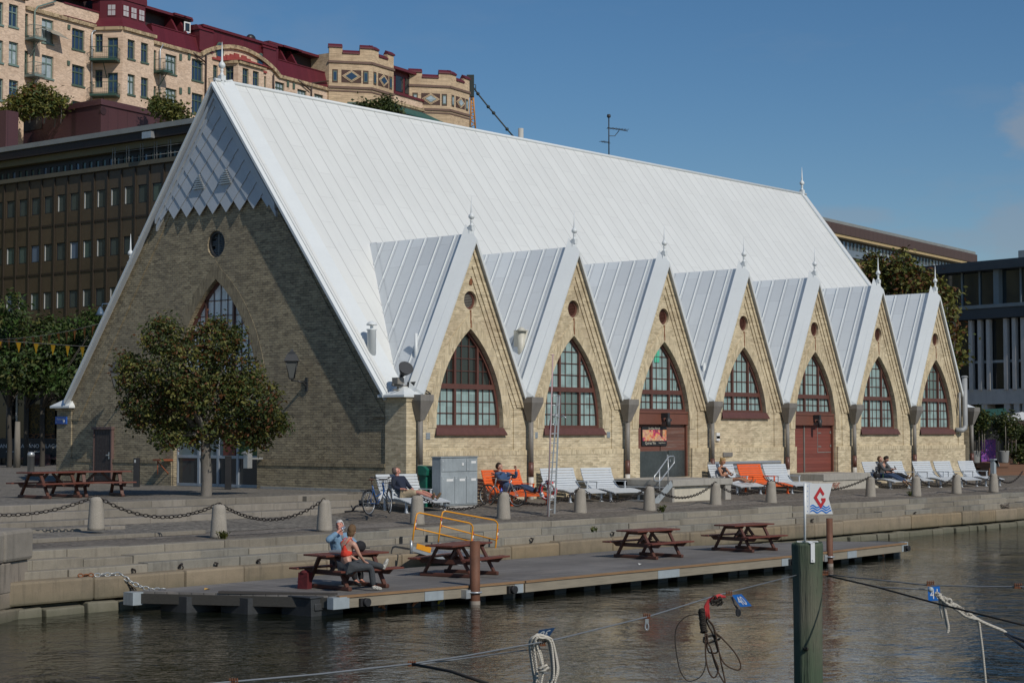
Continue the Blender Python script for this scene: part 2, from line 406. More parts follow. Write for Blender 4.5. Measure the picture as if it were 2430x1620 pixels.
# stone pier at the left edge of the picture
A = at(77, 1458, z=-2.1); A = Vector((A.x, A.y, 0))
ad = R(31); dx = Vector((-math.cos(ad), -math.sin(ad), 0)); dn = Vector((math.sin(ad), -math.cos(ad), 0))
def pier_block(mb, u0, u1, t0, t1, z0, z1, m=0, k=0):
    o = A + dx*u0 + dn*t1
    pts = [A + dx*u0 + dn*t0, A + dx*u0 + dn*t1, A + dx*u1 + dn*t1, A + dx*u1 + dn*t0]
    mb.prism([p + Vector((0, 0, z0)) for p in pts], (0, 0, z1-z0), m)
pr_ = empty('stone_pier', (A.x, A.y, -2.1), world=True)
tag(pr_, 'weathered granite pier with a thick rounded capstone at the left end of the quay steps', 'pier')
b = MB(); pier_block(b, .02, 1.28, -2.5, .02, -.98, -.36); pier_block(b, 1.30, 6, -2.5, .03, -.98, -.37, 0)
b.build('capstone', M_kerb[1], pr_, bevel=.07)
b = MB()
pier_block(b, .10, .9, -2.4, -.06, -1.55, -.985, 0); pier_block(b, .92, 2.2, -2.4, -.02, -1.58, -.985, 0); pier_block(b, 2.22, 6, -2.4, -.04, -1.5, -.985, 0)
pier_block(b, .05, 1.5, -2.4, -.03, -1.88, -1.56, 1); pier_block(b, 1.52, 6, -2.4, 0, -1.86, -1.6, 1)
pier_block(b, -.08, 1.1, -2.4, .08, -2.5, -1.9, 1); pier_block(b, 1.12, 6, -2.4, .12, -2.5, -1.88, 1)
b.build('pier_wall', [stone('pier stone dark', (.24, .205, .165), stain=.85), stone('pier stone wet', (.25, .205, .155), stain=.7, green=.8)], pr_, bevel=.03)

# ------------------------------------------------------------------ granite bollards and their chains
BOLL_PX = [(222,1255),(519,1278),(770,1262),(990,1247),(1195,1235),(1377,1222),(1541,1215),(1698,1203),(1830,1197),(2066,1183),(2174,1180),(2270,1174),(2358,1170)]
BOLL_LB = ['granite bollard on the corner of the low step behind the stone pier', 'granite bollard with weeds at its foot, beside the end of the low kerb',
 'granite bollard with a loose chain end, behind the drinking man', 'granite bollard behind the yellow gangway rails', 'granite bollard in front of the silver bicycle',
 'granite bollard in front of the white lounger beside the ladder', 'granite bollard in front of the metal steps of the loading dock', 'granite bollard in front of the cream side of the stepped loading dock',
 'granite bollard in front of the second orange lounger', 'granite bollard in front of the end of the low concrete dock', 'granite bollard with a green weed at its left foot',
 'granite bollard before the pair of empty loungers, without a post on top', 'granite bollard carrying a grey metal tap post']
bm_ = MB(); bm_.lathe([(.205, 0), (.20, .06), (.158, .68), (.145, .74), (.10, .775), (0.02, .785)], n=20)
bme = None; BOLL = []
for i, (px, py) in enumerate(BOLL_PX):
    p = at(px, py-2, z=-.9); z0 = -.9
    if i == 0: z0 = -.74; p = at(228, 1257, z=z0)
    if bme is None:
        o = bm_.build('bollard', M_boll); bme = o.data
    else:
        o = bpy.data.objects.new('bollard', bme); col.objects.link(o)
    o.location = (p.x, p.y, z0); o.rotation_euler = (0, 0, i*1.7)
    tag(o, BOLL_LB[i], 'bollard', 'granite bollards along the quay'); BOLL.append(Vector((p.x, p.y, z0)))
M_chain = paint('chain rust black', (.035, .028, .024), .65, .4, 12, metal=.3)
def link_chain(mb, pts, L=.13, wdt=.075, r=.013):
    """oval links strung along a polyline"""
    seg = [(pts[i+1]-pts[i]).length for i in range(len(pts)-1)]; tot = sum(seg); n = max(2, int(tot/(L*.80)))
    def pos(s):
        for i, l in enumerate(seg):
            if s <= l or i == len(seg)-1: return pts[i] + (pts[i+1]-pts[i])*(s/l), (pts[i+1]-pts[i]).normalized()
            s -= l
    for k in range(n):
        p, t = pos(tot*(k+.5)/n)
        sd = t.cross(Vector((0,0,1)))
        if sd.length < .01: sd = Vector((1,0,0))
        sd.normalize(); u = sd.cross(t)
        a = sd*.8 + u*.6 if k % 2 else u*.9 - sd*.35
        a.normalize()
        ring = []
        for j in range(8):
            an = 2*math.pi*(j+.5)/8
            ring.append(p + t*(math.cos(an)*L/2) + a*(math.sin(an)*wdt/2))
        mb.tube(ring, r, 5, 0, closed=True)
def sag(p, q, s, n=18):
    return [p.lerp(q, i/n) - Vector((0, 0, 4*s*(i/n)*(1-i/n))) for i in range(n+1)]
CH_LB = ['heavy iron chain running left out of the picture from the leftmost bollard', 'heavy iron chain hanging between the two bollards nearest the left edge', 'heavy iron chain ending at the bollard behind the drinking man',
 None, 'heavy iron chain between the gangway bollard and the silver bicycle bollard', 'heavy iron chain passing under the orange lounger and behind the ladder', 'heavy iron chain in front of the two white loungers right of the ladder',
 'heavy iron chain across the foot of the metal dock steps', 'heavy iron chain across the feet of the sunbathing woman', 'heavy iron chain partly hidden by the white flag sign', 'heavy iron chain in front of the man in the grey jumper',
 'heavy iron chain in front of the empty pair of loungers', 'heavy iron chain ending at the tap post bollard', 'heavy iron chain leaving the tap post bollard towards the right edge']
tops = [p + Vector((0, 0, .80)) for p in BOLL]
ends = [tops[0] + Vector((-3.6, 1.9, .05))] + tops + [tops[-1] + Vector((3.4, .3, 0))]
for i in range(len(ends)-1):
    if CH_LB[i] is None: continue
    b = MB(); s = .44 if i not in (1,) else .40
    link_chain(b, sag(ends[i], ends[i+1], s))
    tag(b.build('chain', M_chain), CH_LB[i], 'chain', 'iron chains between the bollards')
# ================================================================== the market hall
L, YM, ZR = 37.51, 9.08, 13.5
SL = 1.285                                        # main roof rise per metre of y
PX = [3.0 + 5.195*i for i in range(7)]            # gable centres
HX = [.50 + 5.195*i for i in range(8)]            # downpipes
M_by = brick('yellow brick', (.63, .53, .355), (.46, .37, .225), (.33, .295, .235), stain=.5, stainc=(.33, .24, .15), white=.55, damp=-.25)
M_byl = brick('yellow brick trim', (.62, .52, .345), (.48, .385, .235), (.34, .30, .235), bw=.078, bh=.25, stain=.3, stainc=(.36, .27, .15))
M_bg = brick('shaded yellow brick', (.43, .355, .225), (.24, .195, .125), (.11, .095, .07), stain=.5, stainc=(.2, .17, .125), ms=.016, bumps=1.0, damp=.1)  # the hall's yellow brick, coloured darker and greyer for the shaded gable end
M_plinth = stone('plinth stone', (.30, .30, .285), stain=.5)
M_bw = paint('brown window paint', (.115, .047, .035), .45, .18, 6)
M_curt = None
def panel_roof(name, c, rw, rl, axis, dark=.5, rough=.42, var=.05):
    """sheet metal: long panels with standing seams and staggered cross joints"""
    g = NG(name); X = g.sep()
    t = g.n('ShaderNodeTexBrick'); g.l(g.comb(g.math('MULTIPLY', X[2], 1.27), X[axis]), t.inputs['Vector'])
    t.inputs['Scale'].default_value = 1; t.inputs['Brick Width'].default_value = rl; t.inputs['Row Height'].default_value = rw
    t.inputs['Mortar Size'].default_value = .006; t.inputs['Mortar Smooth'].default_value = .1; t.offset = .5
    t.inputs['Color1'].default_value = (*sc3(c, 1-var), 1); t.inputs['Color2'].default_value = (*sc3(c, 1+var*.6), 1); t.inputs['Mortar'].default_value = (*sc3(c, .72), 1)
    fs = g.math('ABSOLUTE', g.math('SUBTRACT', g.math('FRACT', g.math('ADD', g.math('DIVIDE', X[axis], rw), .5)), .5)); seam = g.ramp(fs, [(.012, 1.0), (.03, 0.0)])
    st = g.noise(.8, 6, v=g.map((5, 1.2, .6)), rough=.7)
    cc = g.mix(g.ramp(st, [(.48, 0.0), (.8, .3)]), t.outputs['Color'], sc3(c, .74)); cc = g.mix(g.ramp(g.noise(.35, 5), [(.5, 0.0), (.75, .22)]), cc, sc3(c, .82))
    cc = g.mix(seam, cc, sc3(c, dark))
    g.bump(g.math('ADD', g.noise(.6, 3), g.math('MULTIPLY', t.outputs['Fac'], -.25)), .25, .03)
    return g.fin(cc, rough, 0, .4)
M_roof = panel_roof('white roof sheet', (.68, .69, .665), .62, 2.4, 0, .58, var=.03)
M_droof = panel_roof('grey roof sheet', (.70, .735, .75), .66, 1.6, 1, .66, .38, .07)
M_cop = paint('white coping metal', (.67, .70, .70), .4, .04, 1.2, spec=.4)
M_zinc = paint('weathered zinc', (.20, .185, .165), .55, .2, 3, streak=.35)
M_zincl = paint('bright galvanised', (.46, .48, .49), .4, .14, 4, metal=.6)
def glass(name, c, rough=.08, spec=.6, var=.15):
    g = NG(name); f = g.noise(.9, 3)
    return g.fin(g.mix(f, sc3(c, 1-var), sc3(c, 1+var)), rough, 0, spec)
def curtain(name, c):
    g = NG(name); X = g.sep(); u = g.math('ADD', X[0], X[1])
    wv = g.math('SINE', g.math('MULTIPLY', u, 34)); nz = g.noise(2.5, 4)
    wn_ = g.n('ShaderNodeTexWhiteNoise', noise_dimensions='2D'); g.l(g.comb(g.math('FLOOR', g.math('DIVIDE', u, .353)), g.math('FLOOR', g.math('DIVIDE', X[2], .395))), wn_.inputs[0])
    f = g.math('ADD', g.math('ADD', g.math('MULTIPLY', wv, .10), g.math('MULTIPLY', nz, .7)), g.math('SUBTRACT', g.math('MULTIPLY', wn_.outputs[0], .5), .1))
    return g.fin(g.mix(f, sc3(c, .68), sc3(c, 1.3)), .10, 0, .5)
M_pane = curtain('curtained pane', (.27, .375, .365))
M_paned = glass('dark pane', (.028, .034, .032), .05)
M_paneg = glass('grey green pane', (.13, .19, .18), .06)

hall = empty('market_hall', (0, 0, -.9), world=True)
tag(hall, 'long yellow brick market hall with a steep white metal roof and seven pointed side gables', 'market hall')

def circ(p1, p2, p3):
    """circle through three (h, z) points -> (a, zc, r) with centre (-a, zc)"""
    import itertools
    rows = [[2*h, -2*z, 1, -(h*h+z*z)] for h, z in (p1, p2, p3)]
    for i in range(3):
        k = max(range(i, 3), key=lambda r: abs(rows[r][i])); rows[i], rows[k] = rows[k], rows[i]
        rows[i] = [v/rows[i][i] for v in rows[i]]
        for j in range(3):
            if j != i: rows[j] = [a - rows[j][i]*b_ for a, b_ in zip(rows[j], rows[i])]
    a, zc, k = rows[0][3], rows[1][3], rows[2][3]
    return a, zc, math.sqrt(a*a + zc*zc - k)
WA = circ((1.57, 1.69), (.915, 3.88), (0, 4.83))
def hw_side(z, off=0):
    a, zc, r = WA; r -= off
    v = r*r - (z-zc)**2
    return max(0, math.sqrt(max(v, 0)) - a)
def arch(hw, z0, z1, n=14):
    """left boundary points bottom -> apex: (h, z)"""
    zs = [z0 + (z1-z0)*(1-(1-i/n)**1.5) for i in range(n+1)]
    return [(hw(z), z) for z in zs]
def apex_z(off):
    a, zc, r = WA; r -= off
    return zc + math.sqrt(r*r - a*a)
VZ, VR = 5.73, .30
def wall_half(mb, fx, cx, s, ww, prof_hole, top, zb, slope_in, depth, m=0, vent=True, vr=VR, vz=VZ):
    """half of a gable wall with an arched opening and a round hole, mirrored by s; fx maps (h, z, d) to the world"""
    pts = [(0, zb), (ww, zb), (ww, slope_in), (0, top)]
    circ_ = [(vr*math.sin(math.pi*i/10), vz + vr*math.cos(math.pi*i/10)) for i in range(11)] if vent else []
    hole = prof_hole
    path = [(0, zb)] + [(ww, zb), (ww, slope_in), (0, top)]
    path += circ_ + [(h, z) for h, z in hole[::-1]]
    if hole[0][0] > 0: path += [(0, hole[0][1])]
    q = [fx(cx + s*h, z, 0) for h, z in path]
    if s < 0: q = q[::-1]
    # drop doubled points
    r_ = []
    for p in q:
        if not r_ or (Vector(p)-Vector(r_[-1])).length > 1e-4: r_.append(p)
    if (Vector(r_[0])-Vector(r_[-1])).length < 1e-4: r_.pop()
    mb.poly(r_, m)
    for loop in (hole, circ_):                       # reveals
        for i in range(len(loop)-1):
            (h0, z0), (h1, z1) = loop[i], loop[i+1]
            mb.add([fx(cx+s*h0, z0, 0), fx(cx+s*h1, z1, 0), fx(cx+s*h1, z1, depth), fx(cx+s*h0, z0, depth)], [(0, 1, 2, 3)], m)
# ---- side wall, seen bays
YW = .12
fxS = lambda h, z, d: (h, YW + d, z)
def side_sill(i): return 2.30 if i == 3 else (-.06 if i in (2, 4) else 1.69)
b = MB(); tr = MB(); ar = MB()
for i, cx in enumerate(PX):
    sill = side_sill(i)
    if i in (2, 4):
        hole = [(1.57, sill), (1.57, 1.0)] + arch(lambda z: hw_side(z), 1.69, 4.83)
    else: hole = arch(lambda z: hw_side(z), sill, 4.83)
    for s in (-1, 1):
        wall_half(b, fxS, cx, s, 2.5975, hole, 7.66, -.95, 2.35, .34, 0)
        # voussoir ring, one brick proud
        ring = arch(lambda z: hw_side(z), max(sill, 1.69), 4.83, 16); a_, zc_, r_ = WA
        outer = []
        for h, z in ring:
            v = Vector((h + a_, z - zc_)).normalized() * .36
            outer.append((max(h + v.x, 0), z + v.y))
        outer[-1] = (0, ring[-1][1] + .56)
        for k in range(len(ring)-1):
            q = [ring[k], outer[k], outer[k+1], ring[k+1]]
            f = [(cx + s*h, YW-.022, z) for h, z in q]; bk = [(x, YW+.02, z) for x, y, z in f]
            ar.add(f + bk, [(0,1,2,3),(1,5,6,2),(0,3,7,4)], 0)
        # corbelled strips below the coping and the pilaster beside the downpipe
        for k, (w0, w1, pr2) in enumerate(((0.0, .17, .13), (.17, .36, .075), (.36, .50, .035))):
            dirv = Vector((-2.5975, 5.31)).normalized(); nrm = Vector((-dirv.y, dirv.x))
            p0 = Vector((2.5975, 2.35)); p1 = Vector((0, 7.66))
            def atp(wd):
                x0 = 2.5975; zz = 2.35 - wd/abs(nrm.x)*0
                return [(x0 - wd*1.0, 2.35 + .0*wd), (0, 7.66 - wd/abs(nrm.y)*1.0)]
            i0 = w0*1.117; i1 = w1*1.117
            q = [(2.5975-i0, 2.35), (2.5975-i1, 2.35), (0, 7.66-i1*2.044), (0, 7.66-i0*2.044)]
            tr.prism([(cx+s*h, YW-pr2, z) for h, z in q], (0, pr2+.01, 0), 0)
        tr.box(*sorted((cx+s*2.5975, cx+s*2.06)), YW-.035, YW+.01, .95, 2.35)
    # soldier course and thicker base
    if i in (2, 4):
        for s in (-1, 1):
            x0, x1 = sorted((cx+s*2.5975, cx+s*1.60)); tr.box(x0, x1, YW-.09, YW+.01, -.95, .82); ar.box(x0, x1, YW-.10, YW, .82, .98)
    else:
        tr.box(cx-2.5975, cx+2.5975, YW-.09, YW+.01, -.95, .82); ar.box(cx-2.5975, cx+2.5975, YW-.10, YW, .82, .98)
x0, x1 = PX[0]-2.5975, PX[-1]+2.5975
b.build('side_wall', M_by, hall); tr.build('brick_trim', M_by, hall); ar.build('arch_bricks', M_byl, hall)
# corner piers, back wall and far end
b = MB(); PT = 2.62
b.box(0, .42, 0, .9, -.95, PT); b.box(-.04, .44, -.04, .94, 2.50, 2.56); b.box(-.06, .46, -.07, .96, 2.56, PT)
b.build('corner_pier', M_by, hall); b = MB(); b.box(L-.42, L, 0, .9, -.95, PT); b.box(L-.40, L+.05, -.06, .95, 2.5, PT); b.build('corner_pier', M_by, hall)
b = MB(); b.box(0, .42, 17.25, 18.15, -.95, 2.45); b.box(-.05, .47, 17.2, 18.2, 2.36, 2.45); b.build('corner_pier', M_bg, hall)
b = MB()
b.box(.4, L-.1, 17.9, 18.1, -.95, 2.6)
b.poly([(L-.06, .2, -.9), (L-.06, 18, -.9), (L-.06, 18, 2.2), (L-.06, YM, ZR-.3), (L-.06, .2, 2.2)])
b.build('rear_wall', M_by, hall)

# ---- gable end
XW = .05
fxG = lambda h, z, d: (XW + d, h, z)
GA = circ((2.20, 3.2), (1.36, 5.35), (0, 6.73))
def hw_g(z, off=0):
    a, zc, r = GA; r -= off
    if z < 3.2: return 2.20 - off
    return max(0, math.sqrt(max(r*r - (z-zc)**2, 0)) - a)
def gapex(off):
    a, zc, r = GA; r -= off; return zc + math.sqrt(r*r - a*a)
GY = 9.10
b = MB(); ring = MB()
hole = [(2.20, -.3), (2.20, 1.5)] + arch(lambda z: hw_g(z), 3.2, 6.73)
for s in (-1, 1):
    wall_half(b, fxG, GY, s, 8.9, hole, 13.2, -.95, 1.95, .42, 0, True, .46, 7.92)
    rg = [(2.20, 1.2)] + arch(lambda z: hw_g(z), 3.2, 6.73, 16); a_, zc_, r_ = GA; outer = []
    for h, z in rg:
        v = Vector((1, 0)) if z < 3.2 else Vector((h+a_, z-zc_)).normalized()
        outer.append((max(0, h+v.x*.42), z + v.y*.42))
    outer[-1] = (0, rg[-1][1]+.62)
    for k in range(len(rg)-1):
        f = [(XW-.008, GY+s*h, z) for h, z in (rg[k], outer[k], outer[k+1], rg[k+1])]; bk = [(XW+.02, y, z) for x, y, z in f]
        ring.add(f+bk, [(0,1,2,3),(1,5,6,2),(0,3,7,4)], 0)
    # brick border under the rake and the thicker base course
    q = [(8.19, 2.0), (7.7, 2.0), (.0, 12.5), (0, 13.15)]
    ring2 = [(XW-.04, GY+s*h, z) for h, z in q]; b.prism(ring2, (.05, 0, 0), 0)
    y0, y1 = sorted((GY+s*8.2, GY+s*2.25)); b.box(XW-.045, XW+.01, y0, y1, -.95, .48)
M_bgl = brick('shaded brick trim', (.33, .27, .17), (.20, .16, .10), (.10, .085, .06), bw=.085, bh=.28, stain=.4, stainc=(.2, .17, .12))  # trim toned down in colour to match the shaded gable brick
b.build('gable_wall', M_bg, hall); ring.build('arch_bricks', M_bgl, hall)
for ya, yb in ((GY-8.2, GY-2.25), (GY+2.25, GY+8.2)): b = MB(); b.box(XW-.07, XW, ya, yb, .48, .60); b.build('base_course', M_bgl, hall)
b = MB(); b.box(XW-.13, XW-.045, .9, 6.6, -.95, -.20); b.box(-.06, 0, 0, .9, -.95, -.35); b.build('plinth', M_plinth, hall)

# ---- main roof: two slopes over the whole length
def rz(y): return ZR - SL*abs(y-YM)
b = MB(); th = .10
xa, xb = -.10, L+.35
for s in (-1, 1):
    ye = YM + s*8.35; ze = rz(ye)
    o = [(xa, YM, ZR), (xb, YM, ZR), (xb, ye, ze), (xa, ye, ze)]
    u = [(x, y, z-th) for x, y, z in o]
    b.add(o+u, [(0,3,2,1) if s > 0 else (0,1,2,3), (4,5,6,7), (2,3,7,6), (0,3,7,4), (1,2,6,5)], 0)
b.build('roof', M_roof, hall)
b = MB(); b.tube([(xa, YM, ZR+.01), (xb, YM, ZR+.01)], .07, 8); b.build('ridge_cap', M_cop, hall)
# bevelled rake along the near gable, its fascia mouldings, and the far one
b = MB(); mo = MB()
for s in (-1, 1):
    ye = YM + s*8.30
    for (x_out, x_in, sgn) in ((-.24, .68, 1), (L+.42, L-.2, -1)):
        pr0 = []
        for (y, apex) in ((YM, 1), (ye, 0)):
            z = rz(y); up_ = .13
            pr0.append([(x_out, y, z-.09), (x_in, y, z+up_), (x_in, y, z-.02), (x_out, y, z-.22)])
        vs_ = pr0[0] + pr0[1]
        b = MB(); b.add(vs_, [(0,1,5,4), (1,2,6,5), (3,0,4,7), (2,3,7,6), (4,5,6,7)], 0); b.build('rake', M_cop, hall)
    for k, dz in enumerate((.24, .44, .70)):           # stepped mouldings below the overhang
        xo = -.19 + k*.055
        y2 = ye if k == 0 else YM+s*3.15; dd = .17 if k else .06
        q = [(xo, YM, rz(YM)-dz+.02), (xo, y2, rz(y2)-dz+.02), (xo, y2, rz(y2)-dz-dd), (xo, YM, rz(YM)-dz-dd)]
        mo.prism(q, (.14-k*.02, 0, 0), 0)
# diamond metal shingles on the top of the gable
sh = MB(); sd_ = MB()
def clip(poly, a, bb, c):                              # keep a*y + b*z <= c
    outp = []
    for i in range(len(poly)):
        p, q = poly[i], poly[(i+1) % len(poly)]
        dp = a*p[0]+bb*p[1]-c; dq = a*q[0]+bb*q[1]-c
        if dp <= 0: outp.append(p)
        if dp*dq < 0:
            t = dp/(dp-dq); outp.append((p[0]+(q[0]-p[0])*t, p[1]+(q[1]-p[1])*t))
    return outp
DW, DH = .70, .74
for r in range(0, 14):
    for k in range(-7, 8):
        cy = YM + .05 + DW*(k + (.5 if r % 2 else 0)); cz = 9.3 + DH/2*r
        dia = [(cy, cz-DH/2), (cy+DW/2, cz), (cy, cz+DH/2), (cy-DW/2, cz)]
        p = clip(dia, SL, 1, SL*YM + ZR - .60); p = clip(p, -SL, 1, -SL*YM + ZR - .60)
        if len(p) < 3: continue
        f = [(XW-.085 - .055*max(0, (cz+DH/2-z)/DH), y, z) for y, z in p]
        sh.prism([f_ for f_ in f], (.02, 0, 0), 0)
M_shg = paint('shingle sheet', (.45, .485, .52), .36, .10, 1.5, spec=.5)
sh.build('gable_shingles', M_shg, hall)
mo.build('rake_moulding', M_shg, hall)
vt = MB()
for (py, pz) in ((YM+.78, 10.15), (YM-.62, 10.2)):
    vt = MB()
    for k in range(7):
        wdt = .30*(1-k/7); vt.box(XW-.19, XW-.12, py-wdt, py+wdt, pz-.3+k*.075, pz-.26+k*.075)
    vt.build('louvre', M_zincl, hall)
# pyramid caps on the corner piers
b = MB()
for (x0_, x1_, y0_, y1_, z_, tp) in ((-.22, .62, -.12, 1.02, PT, (.5, .62, 3.05)), (-.2, .6, 17.1, 18.32, 2.45, (.45, 17.5, 3.0)), (L-.6, L+.16, -.12, 1.0, PT, (L-.4, .6, 3.05))):
    b.box(x0_, x1_, y0_, y1_, z_, z_+.07)
    q = [(x0_, y0_, z_+.07), (x1_, y0_, z_+.07), (x1_, y1_, z_+.07), (x0_, y1_, z_+.07)]
    b.add(q+[tp], [(0,1,4),(1,2,4),(2,3,4),(3,0,4)], 0); b.build('pier_cap', M_cop, hall); b = MB()

# ---- seven side gable roofs
ZD, ZV = 7.86, 2.72
DS = (ZD-ZV)/2.5975
dr = MB(); ribs = MB(); cp = MB(); vl = MB()
for i, cx in enumerate(PX):
    yb = lambda z: YM - (ZR - z)/SL                    # where the main roof has this height
    for s in (-1, 1):
        e = [(cx, .05, ZD), (cx, yb(ZD)+.1, ZD), (cx+s*2.5975, yb(ZV)+.08, ZV), (cx+s*2.5975, .05, ZV)]
        if s > 0: e = e[::-1]
        dr.add(e, [(0, 1, 2, 3)] if s < 0 else [(0, 1, 2, 3)], 0)
        n = 7
        for k in range(1, n):                          # standing seams, cut off at the valley
            y = .10 + .66*k
            zl = max(ZV, ZR - SL*(YM-y))
            if zl > ZD-.2: break
            pz = [(cx+s*(ZD-z)/DS, y, z) for z in (ZD-.02, zl+.02)]
            nrm = Vector((s*DS, 0, 1)).normalized()
            ribs.beam(Vector(pz[0])+nrm*.015, Vector(pz[1])+nrm*.015, .022, .045, nrm)
        # valley flashing
        nv = Vector((s*DS, 0, 1)).normalized()
        va = Vector((cx, yb(ZD)+.02, ZD+.02)); vb = Vector((cx+s*2.5975, yb(ZV)+.02, ZV+.02)); 
        vl.add([va, vb, vb+Vector((0, .0, .0))-Vector((0,.32,-.0))+nv*.012, va-Vector((0,.32,0))+nv*.012], [(0,1,2,3) if s > 0 else (3,2,1,0)], 0)
        # bevelled coping at the front edge
        fr0, fr1 = Vector((cx, -.16, ZD-.19)), Vector((cx+s*2.44, -.16, 2.74))
        n_ = Vector((s*DS, 0, 1)).normalized()
        bk0, bk1 = Vector((cx, .33, ZD+.02)) + Vector((0,0,.30)), Vector((cx+s*2.5975, .33, ZV)) + n_*.17
        bk1 = Vector((cx+s*(2.5975-.06), .33, ZV+.35))
        fb0, fb1 = fr0 - Vector((0, -.02, .14)), fr1 - Vector((s*.05, -.02, .10))
        cp.add([fr0, fr1, bk1, bk0, Vector((cx, .33, ZD-.1)), Vector((cx+s*2.5975, .33, ZV-.1)), fb0, fb1],
               [(0,1,2,3) if s < 0 else (3,2,1,0), (3,2,5,4) if s < 0 else (4,5,2,3), (0,6,7,1), (1,7,5,2), (6,4,5,7)], 0)
dr.build('side_gable_roof', M_droof, hall); ribs.build('roof_seams', M_cop, hall); cp.build('coping', M_cop, hall); vl.build('valley_flashing', M_droof, hall)
# finials
def finial(x, y, z, k=1.0):
    m = MB(); q = .135*k
    m.lathe([(.20*k, -.22*k), (.17*k, -.02), (.17*k, 0)], (x, y, z), 4, sm=False)
    m.box(x-q, x+q, y-q, y+q, z, z+.24*k)
    m.lathe([(.15*k, .24*k), (.09*k, .30*k), (.075*k, .36*k), (.06*k, .46*k), (.10*k, .52*k), (.055*k, .55*k), (.055*k, .58*k), (.12*k, .62*k), (.165*k, .70*k), (.165*k, .76*k), (.12*k, .85*k), (.07*k, .90*k), (.055*k, .93*k), (.058*k, .98*k), (.05*k, 1.05*k), (.006, 1.86*k)], (x, y, z), 14)
    return m.build('finial', M_cop, hall)
for cx in PX: finial(cx+.05, .12, ZD+.10, .60)
finial(.22, YM, ZR+.02, .72); finial(L, YM, ZR+.02, .72)
finial(3.05, 17.9, 7.95, .66)
# rear side gable whose roof edge shows at the left
b = MB(); b.prism([(PX[0], 18.1, ZD), (PX[0]-2.6, 18.1, ZV), (PX[0]+2.6, 18.1, ZV)], (0, -4.6, 0)); b.build('rear_gable', M_cop, hall)
# rain hoppers and downpipes
for i, hx in enumerate(HX):
    m = MB()
    hx2 = hx if i < 7 else L-.35
    t = [(hx2-.29, -.40, 2.70), (hx2+.29, -.40, 2.70), (hx2+.29, .05, 2.70), (hx2-.29, .05, 2.70)]
    t2 = [(x, y, 2.52) for x, y, z in t]
    lo = [(hx2-.09, -.20, 1.92), (hx2+.09, -.20, 1.92), (hx2+.09, -.02, 1.92), (hx2-.09, -.02, 1.92)]
    F = [(0,1,5,4),(1,2,6,5),(2,3,7,6),(3,0,4,7)]
    m.add(t+t2, F, 0); m.add(t2+lo, F, 0); m.add([(x, y, 2.64) for x, y, z in t], [(0,1,2,3)], 0)
    m.tube([(hx2, -.11, 1.95), (hx2, -.11, .55)], .082, 12)
    ob = m.build('downpipe', [M_zinc], hall)
    m = MB(); m.tube([(hx2, -.11, .58), (hx2, -.11, .10)], .09, 12, 0); ob2 = m.build('pipe_sleeve', M_bw if i else M_zinc, ob)
    m = MB(); m.tube([(hx2, -.11, .12), (hx2, -.11, -.9)], .086, 12, 0); m.build('pipe_foot', M_zincl if i == 0 else paint('chipped white pipe', (.56, .53, .48), .6, .3, 5, streak=.6), ob)
    for c_ in (ob2,): pass
